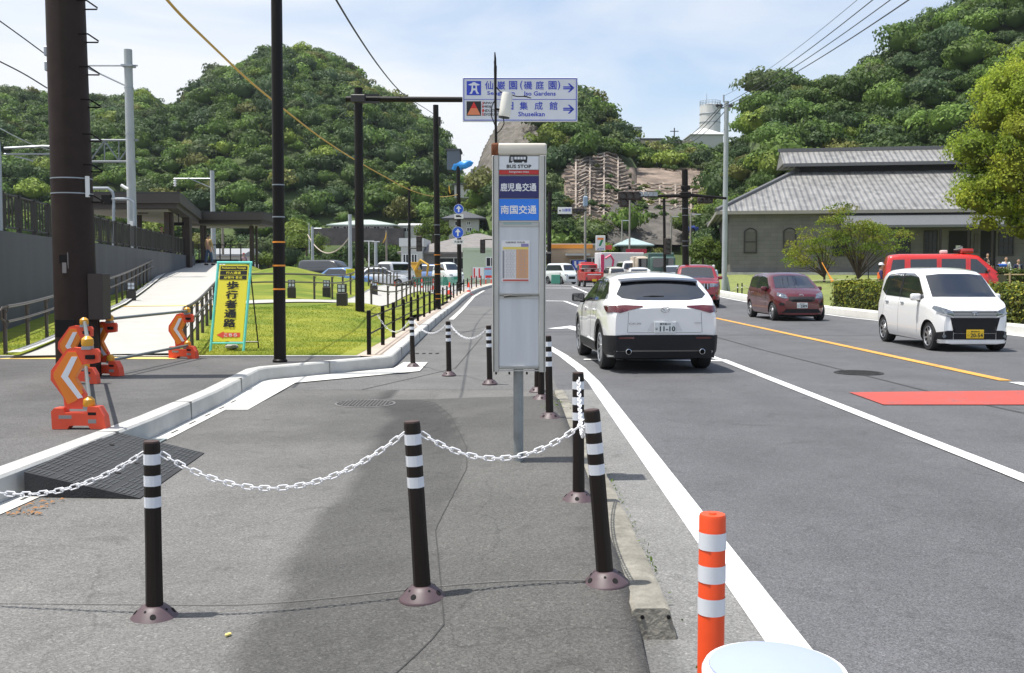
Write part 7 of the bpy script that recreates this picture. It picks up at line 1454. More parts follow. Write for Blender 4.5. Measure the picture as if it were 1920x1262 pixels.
# maroon hatchback
SPP = dict(L=3.65, W=1.665, r=0.29, ax=(-1.18, 1.31), tum=0.30, crown=0.03,
  top=[(-1.82, 0.9), (-1.76, 1.12), (-1.6, 1.38), (-1.4, 1.455), (-0.6, 1.495), (0.1, 1.485), (0.45, 1.42), (1.15, 1.0), (1.35, 0.95), (1.7, 0.80), (1.82, 0.64)],
  belt=[(-1.82, 0.86), (-1.3, 0.98), (0.7, 0.92), (1.2, 0.88), (1.7, 0.74), (1.82, 0.55)],
  hw=[(-1.82, 0.66), (-1.7, 0.76), (-1.3, 0.82), (1.1, 0.83), (1.5, 0.79), (1.72, 0.68), (1.82, 0.52)],
  bot=[(-1.82, 0.28), (-1.5, 0.20), (1.5, 0.18), (1.82, 0.20)])
MAR = paint('maroon', (0.115, 0.010, 0.016), 0.35)
c = front_car('maroon_hatchback', 'dark maroon compact hatchback coming towards the camera along the orange line', SPP, MAR, (0, 0, 0), 0,
  [(-1.5, 1.10), (-1.38, 1.30), (-1.1, 1.385), (-0.4, 1.415), (0.1, 1.40), (0.4, 1.33), (0.92, 1.0), (0.8, 0.965), (-1.1, 1.03)],
  [(-0.64, 1.02), (0.64, 1.02), (0.545, 1.37), (0.3, 1.41), (-0.3, 1.41), (-0.545, 1.37)],
  [[(0.42, 0.70), (0.60, 0.71), (0.73, 0.80), (0.70, 0.89), (0.48, 0.83)]],
  [([(-0.42, 0.66), (-0.30, 0.60), (0.30, 0.60), (0.42, 0.66), (0.40, 0.76), (-0.40, 0.76)], CLD, 'grille', 0.008), ([(-0.62, 0.26), (0.62, 0.26), (0.50, 0.38), (-0.50, 0.38)], CLD, 'lower_intake', 0.010), ([(0.55, 0.48), (0.70, 0.50), (0.66, 0.58), (0.55, 0.56)], CLD, 'fog_recess', 0.008), ([(-0.55, 0.48), (-0.55, 0.56), (-0.66, 0.58), (-0.70, 0.50)], CLD, 'fog_recess', 0.008)], None, mir=(0.72, 0.99))
c.line([(-0.56, 0.27), (0.56, 0.27)], 'front', 'chrome_strip', 0.009, MAR); h_ = c.bvh0.ray_cast(Vector((4, 0, 0.50)), Vector((-1, 0, 0)))[0]; c.plate(h_.x+0.02, 0.49, True, PLW, '·289', '鹿児島501', 'そ')
k = MB(); hz_ = c.bvh0.ray_cast(Vector((4, 0, 0.80)), Vector((-1, 0, 0)))[0]; k.tube([(hz_.x+0.012, 0.065*math.cos(a), 0.80+0.035*math.sin(a)) for a in frange(0, 2*PI-0.4, 0.4)], 0.007, 6, closed=True); k.tube([(hz_.x+0.014, 0.028*math.cos(a), 0.80+0.03*math.sin(a)) for a in frange(0, 2*PI-0.4, 0.4)], 0.006, 6, closed=True); k.build('emblem', CHR, c.o)
for v in 'LR': c.patch([(-0.42, 0.98), (-0.35, 0.98), (-0.36, 1.42), (-0.43, 1.42)], v, CLD, 'pillar', 0.008); c.line([(-0.38, 0.3), (-0.38, 0.98)], v, r=0.003); c.line([(0.68, 0.34), (0.72, 0.93)], v, r=0.003)
c.handles((-0.85, -0.05), 0.86, MAR); put(c, (gp(1451, 601, 0).x, gp(1451, 601, 0).y, 0), (gp(1411, 594.5, 0).x, gp(1411, 594.5, 0).y, 0), -1)
# red off-roader
SPL = dict(L=4.8, W=1.885, r=0.385, ax=(-1.4, 1.39), tum=0.24, crown=0.03,
  top=[(-2.4, 1.1), (-2.33, 1.5), (-2.2, 1.72), (-1.6, 1.79), (0.1, 1.80), (0.5, 1.74), (1.05, 1.24), (1.3, 1.20), (2.15, 1.10), (2.35, 0.98), (2.4, 0.8)],
  belt=[(-2.4, 1.05), (-2.0, 1.15), (0.9, 1.12), (1.3, 1.10), (2.2, 1.0), (2.4, 0.75)],
  hw=[(-2.4, 0.80), (-2.2, 0.90), (-1.4, 0.94), (1.4, 0.94), (2.0, 0.90), (2.3, 0.80), (2.4, 0.66)],
  bot=[(-2.4, 0.45), (-1.9, 0.32), (1.9, 0.32), (2.4, 0.34)])
REDC = paint('deep_red', (0.24, 0.006, 0.010))
c = front_car('red_offroader', 'red off roader with a barred grille queueing behind the white crossover', SPL, REDC, (0, 0, 0), 0,
  [(-2.1, 1.25), (-2.0, 1.60), (-1.5, 1.68), (0.1, 1.70), (0.42, 1.62), (0.85, 1.20), (0.6, 1.17), (-1.8, 1.2)],
  [(-0.72, 1.25), (0.72, 1.25), (0.64, 1.66), (0.4, 1.70), (-0.4, 1.70), (-0.64, 1.66)],
  [[(0.44, 0.86), (0.78, 0.90), (0.80, 1.02), (0.44, 1.02)]],
  [([(-0.42, 0.78), (0.42, 0.78), (0.44, 1.02), (-0.44, 1.02)], CLD, 'grille', 0.008), ([(-0.55, 0.42), (0.55, 0.42), (0.62, 0.56), (-0.62, 0.56)], CLD, 'lower_intake', 0.01)], None, mir=(0.72, 1.25), spokes=6)
for y in frange(-0.36, 0.36, 0.144): c.line([(y, 0.80), (y, 1.01)], 'front', 'grille_bar', 0.022, CHR)
h_ = c.bvh0.ray_cast(Vector((4, 0, 0.66)), Vector((-1, 0, 0)))[0]; c.plate(h_.x+0.02, 0.655, True, PLW, '·1 23', '鹿児島300', 'さ'); c.handles((-0.95, 0.0), 1.04, REDC)
for sd in (-1, 1): hq = c.bvh0.ray_cast(Vector((4, sd*0.7, 0.52)), Vector((-1, 0, 0)))[0]; MB().cyl(hq, hq+Vector((0.02, 0, 0)), 0.05, n=14).build('fog_lamp', HLG, c.o)
p = at(1322, 577, 43); c.o.location = (p.x-0.12, 44.6, zr(44)); c.o.rotation_euler = (0, 0, R(-97))
# red van behind the hedge
SPV = dict(L=5.0, W=1.80, r=0.34, ax=(-1.45, 1.30), tum=0.16, crown=0.04,
  top=[(-2.5, 1.3), (-2.45, 1.85), (-2.35, 2.06), (-1.9, 2.12), (1.0, 2.12), (1.4, 2.05), (2.15, 1.35), (2.4, 1.12), (2.5, 0.9)],
  belt=[(-2.5, 1.15), (-2.0, 1.22), (1.6, 1.20), (2.1, 1.12), (2.5, 0.8)],
  hw=[(-2.5, 0.80), (-2.3, 0.88), (2.0, 0.88), (2.3, 0.82), (2.5, 0.68)],
  bot=[(-2.5, 0.35), (-2.1, 0.28), (2.1, 0.26), (2.5, 0.3)])
FRED = paint('fire_red', (0.58, 0.018, 0.014))
c = Car('fire_van', 'bright red fire service van with roof lamp and horn parked behind the hedge', 'van', SPV, FRED); c.wheels(5)
for v in 'LR':
    for poly in ([(-2.3, 1.35), (-2.2, 1.88), (-1.7, 1.90), (-1.7, 1.35)], [(-1.45, 1.35), (-1.45, 1.90), (-0.35, 1.92), (-0.35, 1.35)], [(-0.15, 1.35), (-0.15, 1.92), (0.85, 1.92), (0.85, 1.35)], [(1.05, 1.30), (1.05, 1.92), (1.3, 1.90), (1.85, 1.36), (1.75, 1.28)]): c.patch(poly, v, CGL, 'side_window', 0.006)
    c.line([(-0.25, 0.4), (-0.25, 1.95)], v, r=0.004); c.line([(0.95, 0.4), (0.95, 1.95)], v, r=0.004)
c.patch([(-0.74, 1.36), (0.74, 1.36), (0.66, 1.98), (-0.66, 1.98)], 'front', CGL, 'windscreen', 0.006); c.sym([(0.45, 0.85), (0.78, 0.90), (0.78, 1.05), (0.5, 1.0)], 'front', HLG, 'head_lamp', 0.01); c.patch([(-0.4, 0.5), (0.4, 0.5), (0.42, 0.85), (-0.42, 0.85)], 'front', CLD, 'grille', 0.008); c.mirrors(1.75, 1.42, FRED, 0.9)
MB().box((0.05, 0.1, 2.24), (0.28, 0.5, 0.16), 0.04, seg=2).build('white_roof_lamp', mat('lamp_dome', (0.75, 0.62, 0.60), 0.3), c.o); k = MB(); k.lathe([(0.07, 0), (0.09, 0.12), (0.22, 0.36)], M=Matrix.Translation((0.45, 0, 2.3)) @ Matrix.Rotation(PI/2, 4, 'Y'), n=16, cap=False); k.build('roof_horn', BLKS, c.o)
MB().box((0.95, 0, 2.27), (0.5, 1.2, 0.22), 0.06, seg=2).build('red_light_bar', mat('lightbar_red', (0.45, 0.012, 0.012), 0.2, coat=1.0), c.o)
b_ = at(1765, 560, 46); c.o.location = (b_.x, 46.0, 0.18); c.o.rotation_euler = (0, 0, R(-14))
# small stand-alone vehicles, far away
def boxcar(name, label, cat, L_, W_, Hh, col, style='sedan', mtl=0.0, group=None):
    T_ = {'sedan': [(-.5, .50), (-.46, .62), (-.34, .66), (-.20, .97), (.08, 1.0), (.26, .66), (.45, .56), (.5, .42)], 'van': [(-.5, .6), (-.48, .93), (-.42, 1.0), (.2, 1.0), (.30, .94), (.42, .58), (.48, .50), (.5, .4)], 'hatch': [(-.5, .6), (-.46, .82), (-.38, .96), (0.0, 1.0), (.12, .95), (.30, .62), (.46, .54), (.5, .4)], 'pickup': [(-.5, .50), (-.08, .50), (-.06, .92), (-.02, 1.0), (.26, 1.0), (.32, .94), (.46, .55), (.5, .42)]}[style]
    sp = dict(L=L_, W=W_, r=0.19*Hh if Hh < 1.7 else 0.32, ax=(-L_*0.31, L_*0.31), tum=0.26, crown=0.03, top=[(x*L_, z*Hh-0.03) for x, z in T_], belt=[(-.5*L_, .5*Hh), (.2*L_, .60*Hh), (.5*L_, .40*Hh)], hw=[(-.5*L_, W_*.42), (-.44*L_, W_*.49), (.4*L_, W_*.49), (.5*L_, W_*.38)], bot=[(-.5*L_, .2), (.5*L_, .18)])
    c = Car(name, label, cat, sp, paint('c%02d%02d%02d' % tuple(int(v*99) for v in col), col, mtl), group=group); c.wheels(5)
    b = 0.64*Hh; tz = 0.93*Hh-0.03
    xa = {'sedan': (-.27, -.19, .08, .22), 'van': (-.44, -.42, .22, .36), 'hatch': (-.42, -.36, .06, .25), 'pickup': (-.04, -.03, .26, .38)}[style]; c.both([(xa[0]*L_, b), (xa[1]*L_, tz), (xa[2]*L_, tz), (xa[3]*L_, b)], CGL, 'side_window', 0.006)
    w = W_/2*0.72; c.patch([(-w, b+.02), (w, b+.02), (w*.88, tz), (-w*.88, tz)], 'front', CGL, 'windscreen', 0.006); c.patch([(-w, b+.02), (w, b+.02), (w*.88, tz-.03), (-w*.88, tz-.03)], 'rear', CGL, 'rear_window', 0.006)
    c.sym([(W_*.26, .40*Hh), (W_*.42, .40*Hh), (W_*.42, .47*Hh), (W_*.28, .46*Hh)], 'front', HLG, 'head_lamp', 0.01); c.sym([(W_*.32, .44*Hh), (W_*.42, .44*Hh), (W_*.42, .56*Hh), (W_*.34, .56*Hh)], 'rear', TLR, 'tail_lamp', 0.01)
    c.patch([(-W_*.22, .24*Hh), (W_*.22, .24*Hh), (W_*.22, .36*Hh), (-W_*.22, .36*Hh)], 'front', CLD, 'grille', 0.008); return c
def setcar(c, px, Y, rz, z=None): p = at(px, 520, Y); c.o.location = (p.x, Y, zr(Y)+0.01 if z is None else z); c.o.rotation_euler = (0, 0, R(rz))
lot = 'vehicles parked in the lot'
setcar(boxcar('black_wagon', 'black wagon parked behind the grass mound at the left of the lot', 'car', 4.6, 1.8, 1.75, (0.02, 0.022, 0.026), 'van', group=lot), 610, 84, -25, 0.75)
setcar(boxcar('blue_sedan', 'low blue and white sedan in front of the black wagon', 'car', 4.4, 1.7, 1.45, (0.10, 0.22, 0.45), 'sedan', group=lot), 643, 74, -15)
setcar(boxcar('silver_sedan', 'silver sedan right of the gantry pole', 'car', 4.5, 1.75, 1.48, (0.50, 0.52, 0.55), 'sedan', 0.4, lot), 702, 86, -10)
setcar(boxcar('white_sedan', 'white sedan side on in the lot behind the cones', 'car', 4.5, 1.75, 1.45, (0.70, 0.71, 0.72), 'sedan', group=lot), 712, 77, 5)
setcar(boxcar('silver_minivan', 'silver minivan with a dark rear window facing away in the lot', 'van', 4.4, 1.7, 1.85, (0.60, 0.61, 0.62), 'van', group=lot), 743, 80, 70)
setcar(boxcar('blue_van', 'pale blue van behind the excavator', 'van', 3.9, 1.7, 1.7, (0.16, 0.26, 0.50), 'van', group=lot), 804, 88, -15)
setcar(boxcar('green_tinted_truck', 'white pickup parked left of the blue signs pole behind the netting', 'pickup', 3.4, 1.5, 1.85, (0.66, 0.70, 0.68), 'hatch', group=lot), 840, 82, -60)
setcar(boxcar('grey_car', 'grey car partly hidden behind the excavator', 'car', 4.2, 1.7, 1.5, (0.25, 0.27, 0.30), 'hatch', group=lot), 775, 90, 10)
# yellow excavator
ex = thing('excavator', 'yellow excavator standing in the lot behind the signal pole', 'excavator', (at(772, 520, 83).x, 83, zr(83)+0.01), R(-35)); ex.scale = (0.8,)*3; YM = mat('machine_yellow', (0.50, 0.29, 0.02), 0.45)
for sd in (-1, 1): k = MB(); k.tube([(-1.0, sd*0.7, 0.25), (1.0, sd*0.7, 0.25)], 0.25, 10); k.box((0, sd*0.7, 0.25), (2.0, 0.35, 0.48), 0.05); k.build('track', TYR, ex)
MB().box((-0.2, 0, 0.95), (1.9, 1.5, 0.75), 0.12, seg=2).build('engine_house', YM, ex); cb2 = MB().box((0.4, 0.3, 1.75), (0.9, 0.8, 0.95), 0.08, seg=2).build('cab', YM, ex); MB().box((0.4, 0.3, 1.82), (0.93, 0.7, 0.6), 0.02).build('window', CGL, cb2); MB().box((0.4, 0.3, 2.26), (1.0, 0.9, 0.08), 0.02).build('roof', YM, cb2)
MB().tube([(0.6, -0.35, 1.2), (1.5, -0.35, 2.5), (2.5, -0.35, 2.0)], [0.16, 0.15, 0.1], 8).build('boom', YM, ex); MB().tube([(2.5, -0.35, 2.05), (2.3, -0.35, 0.9)], [0.12, 0.08], 8).build('dipper', YM, ex); MB().box((2.15, -0.35, 0.65), (0.45, 0.5, 0.45), 0.1).build('bucket', DARK, ex)
# road traffic beyond the crossover
tr = thing('fire_pickup', 'small red fire pickup truck driving away in the distance left of the crossover', 'truck', (at(1110, 538, 74).x, 76, zr(75)), R(98))
MB().box((-0.55, 0, 0.78), (1.9, 1.42, 0.62), 0.03).build('bed', FRED, tr); cc = MB().box((0.95, 0, 1.05), (1.1, 1.4, 1.35), 0.14, seg=3).build('cab', FRED, tr); MB().box((0.39, 0, 1.42), (0.02, 1.1, 0.42), 0.0).build('rear_window', CGL, cc); k = MB(); k.box((0.95, 0, 1.42), (0.7, 1.412, 0.4), 0.02); k.build('side_window', CGL, cc)
for sd in (-1, 1):
    for x in (-0.95, 0.95): wq = MB().cyl((x, sd*0.55, 0.27), (x, sd*0.70, 0.27), 0.27, n=18).build('wheel', TYR, tr); MB().cyl((x, sd*0.70, 0.27), (x, sd*0.705, 0.27), 0.15, n=14).build('rim', RIM, wq)
    MB().box((-1.51, sd*0.58, 0.62), (0.02, 0.12, 0.22)).build('tail_lamp', TLR, tr)
MB().box((-1.51, 0, 0.92), (0.02, 1.0, 0.07)).build('white_stripe', WHITE, tr); MB().box((-1.515, 0, 0.50), (0.02, 0.34, 0.17)).build('number_plate', PLY, tr); k = MB(); k.box((-0.3, 0, 1.35), (1.6, 1.3, 0.06)); k.box((-0.5, 0.3, 1.2), (1.2, 0.3, 0.3), 0.08); k.box((-0.5, -0.3, 1.2), (1.2, 0.35, 0.25), 0.08); k.build('pump_gear', mat('hose_grey', (0.4, 0.35, 0.33), 0.7), tr)
MB().box((1.0, 0, 1.78), (0.3, 1.0, 0.14), 0.04).build('light_bar', MATS['lightbar_red'], tr); MB().box((0, 0, 0.38), (2.9, 1.2, 0.14)).build('chassis', UND, tr)
setcar(boxcar('white_kei_truck', 'white kei truck with an open bed facing the camera at the far left kerb', 'truck', 3.4, 1.48, 1.8, (0.66, 0.69, 0.68), 'van'), 1052, 88, -60)
setcar(boxcar('white_station_wagon', 'white station wagon directly beyond the crossover roof', 'car', 4.4, 1.7, 1.5, (0.74, 0.74, 0.75), 'hatch'), 1197, 68, -92)
setcar(boxcar('white_van', 'white van with a dark rear window left of the beige tank lorry', 'van', 4.4, 1.7, 1.95, (0.68, 0.68, 0.70), 'van'), 1175, 84, 93); setcar(boxcar('cream_car', 'cream car waiting between the fire pickup and the white van', 'car', 3.6, 1.5, 1.5, (0.55, 0.53, 0.48), 'hatch'), 1150, 78, 95)
setcar(boxcar('silver_wagon', 'silver car behind the slimmer black pole', 'car', 4.4, 1.7, 1.6, (0.45, 0.48, 0.50), 'hatch'), 1262, 76, -95)
def lorry(label, px, Y, rz, w, h, L_, colb, name='lorry'):
    o = thing(name, label, 'lorry', (at(px, 520, Y).x, Y, zr(Y)), R(rz)); MB().box((-0.6, 0, 0.55+h/2), (L_-1.8, w, h), 0.05).build('cargo_box', mat(name+'_box%d' % px, colb, 0.5), o); cb = MB().box((L_/2-0.6, 0, 1.35), (1.5, w*0.92, 1.75), 0.15, seg=3).build('cab', mat(name+'_cab%d' % px, tuple(v*0.9 for v in colb), 0.4), o)
    MB().box((L_/2+0.17, 0, 1.75), (0.03, w*0.78, 0.7), 0.01).build('windscreen', CGL, cb); MB().box((L_/2+0.17, 0, 0.85), (0.03, w*0.5, 0.25)).build('grille', CLD, cb); MB().box((0, 0, 0.48), (L_, w*0.6, 0.14)).build('chassis', UND, o)
    for sd in (-1, 1):
        for x in (-L_*0.3, L_*0.3): MB().cyl((x, sd*(w/2-0.3), 0.4), (x, sd*(w/2-0.03), 0.4), 0.4, n=18).build('wheel', TYR, o)
        MB().box((L_/2+0.17, sd*w*0.36, 0.9), (0.03, 0.25, 0.16)).build('head_lamp', HLG, cb)
    return o
o = lorry('white advertising lorry with a big pink letter at the crossing', 1172, 96, 12, 2.1, 2.3, 6.0, (0.72, 0.70, 0.72)); PNK = mat('ad_pink', (0.72, 0.05, 0.16), 0.5)
T = Matrix.Translation((-0.6, -1.06, 1.75)); k = MB(); k.tube([T @ Vector(p) for p in ((-1.7, 0, 0.55), (-1.2, 0, 0.85), (-0.9, 0, 0.4), (-1.1, 0, -0.9))], 0.10, 6); k.build('pink_letter', PNK, o); text('お', (-0.35, -1.065, 1.75), 0.5, PNK, o, 0.02, w=0.5, hh=0.5); MB().box((-2.55, -1.0, 1.7), (0.3, 0.14, 1.9)).build('pink_band', PNK, o)
o = MB().box((0, 0, 0), (2.0, 0.25, 1.15)).build('heart_banner', mat('banner_crimson', (0.40, 0.02, 0.045), 0.5)); ht = thing('heart_banner', 'crimson banner with a white heart outline above the traffic', 'banner', at(1193, 478, 99)); o.name = 'banner_sheet'; o.parent = ht
k = MB(); k.tube([(0.22*s_*1.0-0.45, -0.14, z_) for s_, z_ in ((0, 0.12), (-0.6, 0.25), (-1, 0.08), (0, -0.28), (1, 0.08), (0.6, 0.25))], 0.03, 5, closed=True); k.build('heart_outline', WHITE, ht); MB().cyl((0, 0.05, -4), (0, 0.05, 0), 0.05, n=6).build('stake', GREYM, ht)
lorry('beige tank lorry facing the camera beyond the white wagon', 1209, 82, -92, 2.0, 1.75, 5.2, (0.50, 0.42, 0.33), 'tank_lorry'); lorry('dark green canvas lorry left of the slimmer black pole', 1236, 80, -92, 2.0, 2.0, 5.4, (0.07, 0.13, 0.11), 'green_lorry')
o = thing('blue_site_board', 'blue board with white writing behind the white kei truck', 'sign board', at(1086, 506, 100)); MB().box((0, 0, 0.45), (1.35, 0.1, 0.95)).build('board', BLUS, o); k = MB(); k.add([(-0.5, -0.056, 0.85), (-0.5, -0.056, 0.55), (-0.33, -0.056, 0.2), (-0.15, -0.056, 0.2), (-0.15, -0.056, 0.45), (-0.3, -0.056, 0.5), (-0.3, -0.056, 0.85)], [tuple(range(7))]); k.build('white_figure', WHITE, o, flat=True); MB().box((0.25, -0.055, 0.6), (0.6, 0.02, 0.45)).build('white_panel', PLW, o); MB().box((0, 0.02, -0.4), (0.08, 0.08, 1.0)).build('post', GREYM, o)
o = thing('green_sheet', 'green sheet hung on the fence at the far left kerb', 'sheet', (at(1042, 520, 84).x, 84, zr(84))); MB().box((0, 0, 0.45), (0.75, 0.06, 0.75), 0.02).build('sheet', mat('sheet_green', (0.10, 0.38, 0.26), 0.6), o); MB().cyl((0.36, 0, 0), (0.36, 0, 1.0), 0.03, n=6).build('stake', DARK, o)
o = thing('orange_lamp', 'round orange lamp low on the far black pole right of the bus stop', 'lamp', at(1027, 512, 90)); MB().ball((0, 0, 0), 0.22, 12).build('globe', LMP, o)
parked_blue = boxcar('blue_car', 'blue car parked on the hillside terrace above the round tree', 'car', 4.2, 1.7, 1.4, (0.05, 0.08, 0.35), 'sedan'); p = at(1316, 437, 125); parked_blue.o.location = p
# ================================================================ TREES, HEDGES, PEOPLE
BARK = mat('bark', (0.075, 0.055, 0.042), 0.95, bump=0.6, bscale=18, var=0.3, vscale=8)
def foliage(name, puffs, nper, ls, cols, m, parent, seed, flat=0.85, core=0.55, spread=0.5):
    r = np.random.default_rng(seed); Vs, Cs, SV, SF, SC = [], [], [], [], []; no = 0; cols = np.array(cols)
    for (x, y, z, rad) in puffs:
        n = int(nper*(rad**2)); d = unit(r, n); d[:, 2] = np.where(d[:, 2] < -0.3, -d[:, 2], d[:, 2]); rr_ = (0.72+0.36*r.random((n, 1)))*(1+0.18*np.sin(3*d[:, :1]*2.2+x)+0.12*np.sin(5*d[:, 1:2]+z)); P = d*rad*rr_; P[:, 2] *= flat; P += np.array([x, y, z])
        Nn = d+unit(r, n)*spread; Nn /= np.linalg.norm(Nn, axis=1, keepdims=True); c = cols[r.integers(len(cols))]*r.uniform(0.85, 1.15)
        Vs.append(quads_on(r, P, Nn, np.full(n, ls))); Cs.append(c[None]*(0.65+0.7*r.random((n, 1))))
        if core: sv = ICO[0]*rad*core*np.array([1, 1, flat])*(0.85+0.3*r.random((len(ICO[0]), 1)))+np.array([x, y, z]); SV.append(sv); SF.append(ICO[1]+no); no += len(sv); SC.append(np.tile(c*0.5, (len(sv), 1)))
    return leaf_mesh(name, np.concatenate(Vs), np.concatenate(Cs), m, parent, solid=(np.concatenate(SV), np.concatenate(SF), np.concatenate(SC)) if core else None)
def limbs(trunk_pts, ends, r0, parent):
    MB().tube(trunk_pts, [r0*(1-0.45*i/(len(trunk_pts)-1)) for i in range(len(trunk_pts))], 9).build('trunk', BARK, parent); t = Vector(trunk_pts[-1]); b0 = Vector(trunk_pts[len(trunk_pts)//2])
    for i, e in enumerate(ends):
        e = Vector(e); s = b0.lerp(t, (i % 4)/3.0); mid = s.lerp(e, 0.5)+Vector((0.05*((i*7) % 5-2), 0.05*((i*3) % 5-2), 0.12)); MB().tube([s, mid, e], [r0*0.42, r0*0.25, r0*0.08], 6).build('limb', BARK, parent)
# big bright tree at the right edge
YG = [(0.29, 0.38, 0.045), (0.34, 0.42, 0.048), (0.22, 0.31, 0.04), (0.38, 0.43, 0.052)]
q = at(1952, 520, 48); bt = thing('broadleaf_tree', 'big yellow green broadleaf tree at the right edge in front of the museum', 'tree', (q.x, 48, land(q.x, 48))); rr = random.Random(21); pf = []
cz = at(1950, 262, 48).z-bt.location.z
for i in range(150):
    u = unit(np.random.default_rng(100+i), 1)[0]; f = rr.uniform(0.62, 0.90) if i > 14 else rr.uniform(0.1, 0.5); zz = u[2]
    pf.append((u[0]*4.6*f-0.15, u[1]*3.8*f, cz-0.55+zz*5.0*f*(1.0 if zz > 0 else 0.92), rr.uniform(0.62, 1.15)))
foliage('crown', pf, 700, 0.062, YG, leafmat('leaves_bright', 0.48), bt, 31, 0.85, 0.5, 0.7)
limbs([(0, 0, -0.1), (0.05, 0, 1.2), (-0.1, 0, 2.4), (0.05, 0, 3.8)], [(p[0]*0.8, p[1]*0.8, p[2]-0.3) for p in pf[15:29]], 0.30, bt)
# two small airy maples on the museum lawn
MPC = [(0.19, 0.25, 0.036), (0.22, 0.26, 0.036), (0.15, 0.22, 0.036), (0.24, 0.24, 0.040)]
def maple(label, px, pyb, Y, spots, seed, r0=0.09):
    b = at(px, pyb, Y); b.z = land(b.x, Y); o = thing('maple_tree', label, 'tree', b); pf = []
    rr = random.Random(seed)
    for sx, sy, n in spots:
        for _ in range(int(n*1.3)): v = at(sx+rr.uniform(-14, 14), sy+rr.uniform(-7, 7), Y)-b; pf.append((v.x, rr.uniform(-1.3, 1.3), v.z, rr.uniform(0.32, 0.62)))
    foliage('crown', pf, 300, 0.058, MPC, leafmat('leaves_maple', 0.5), o, seed, 0.60, 0, 1.2)
    hz = max(p[2] for p in pf); limbs([(0, 0, -0.1), (0.03, 0, 0.3), (-0.02, 0, 0.55)], [(p[0]*0.92, p[1]*0.9, p[2]-0.06) for p in pf[::3]], r0, o); return o
maple('small airy yellow green maple in front of the museum, left and lower one', 1545, 521, 64, [(1490, 480, 5), (1505, 465, 6), (1525, 452, 8), (1550, 440, 6), (1500, 492, 5), (1540, 470, 6), (1570, 455, 5), (1518, 440, 3), (1480, 494, 3), (1515, 500, 3), (1545, 490, 3), (1570, 480, 3), (1530, 478, 3)], 5)
maple('taller airy maple with forked pale trunk in front of the museum entrance roof', 1608, 521, 63, [(1560, 415, 7), (1590, 400, 6), (1570, 394, 3), (1620, 425, 8), (1650, 432, 8), (1680, 440, 5), (1600, 440, 6), (1640, 455, 6), (1670, 462, 4), (1580, 450, 4), (1700, 446, 2), (1590, 425, 4), (1620, 470, 4), (1600, 478, 3), (1650, 476, 4), (1570, 440, 3), (1635, 445, 4)], 6, 0.11)
def bush_tree(label, px, pyb, Y, w, h, cols, seed, n=16, ls=0.09, nper=420, name='round_tree', cat='tree', zb=None):
    b = at(px, pyb, Y); o = thing(name, label, cat, b if zb is None else (b.x, Y, zb)); rr = random.Random(seed); pf = []; W = w/F*Y/2; Hh = h/F*Y
    for i in range(n): a = rr.uniform(0, 2*PI); q = rr.uniform(0, 0.75)**0.7; pf.append((W*q*math.cos(a), W*q*math.sin(a)*0.8, Hh*(0.35+0.5*rr.random()*(1.1-q)), W*rr.uniform(0.32, 0.5)))
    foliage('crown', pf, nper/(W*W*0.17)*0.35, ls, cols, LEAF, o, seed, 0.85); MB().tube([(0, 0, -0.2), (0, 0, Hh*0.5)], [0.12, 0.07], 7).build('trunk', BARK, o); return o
DG = [(0.045, 0.085, 0.020), (0.060, 0.105, 0.022), (0.038, 0.070, 0.020)]; MG = [(0.10, 0.15, 0.022), (0.12, 0.17, 0.025), (0.085, 0.13, 0.022)]
bush_tree('rounded green street tree behind the thick signal pole', 1318, 508, 84, 78, 76, MG, 41, 22, 0.08, 900)
bush_tree('dark bushy tree behind the black wagon left of the gantry pole', 640, 512, 112, 62, 62, DG, 42, 18, 0.12, 700)
bush_tree('dark pine shaped shrub at the left end of the lot', 585, 512, 112, 46, 34, DG, 43, 12, 0.12, 500); bush_tree('small dark tree right of the stubby pole in the lot', 738, 512, 112, 34, 44, DG, 44, 12, 0.12, 500)
bush_tree('green tree between the pale blue roofed house and the beige lorry', 1222, 505, 112, 40, 42, MG, 45, 12, 0.1, 500); bush_tree('low green tree in front of the white gabled house', 1158, 485, 122, 50, 24, MG, 46, 12, 0.1, 500)
bush_tree('dark tree right behind the far signal pole by the shop', 1060, 462, 122, 66, 62, DG, 47, 18, 0.12, 700); bush_tree('leafy tree below the house with the dark hipped roof', 812, 455, 124, 74, 52, MG, 48, 18, 0.12, 700); bush_tree('green bush right of the canopy end by the low white building', 505, 503, 78, 60, 28, MG, 49, 14, 0.07, 600)
bush_tree('green bush on the bank left of the dark garden wall', 575, 478, 128, 70, 46, MG, 50, 16, 0.12, 600); bush_tree('green bushes under the dark garden wall', 690, 490, 128, 90, 30, DG, 51, 16, 0.12, 600)
for i, (px, py, w, h) in enumerate(((1110, 440, 80, 44), (1290, 430, 80, 40), (1090, 470, 60, 30))): bush_tree('%s scrub clump on the slope below the concrete grid' % ['green left', 'right hand', 'lowest'][i], px, py+10, 126, w, h, MG, 60+i, 14, 0.12, 500, 'scrub', 'bush')
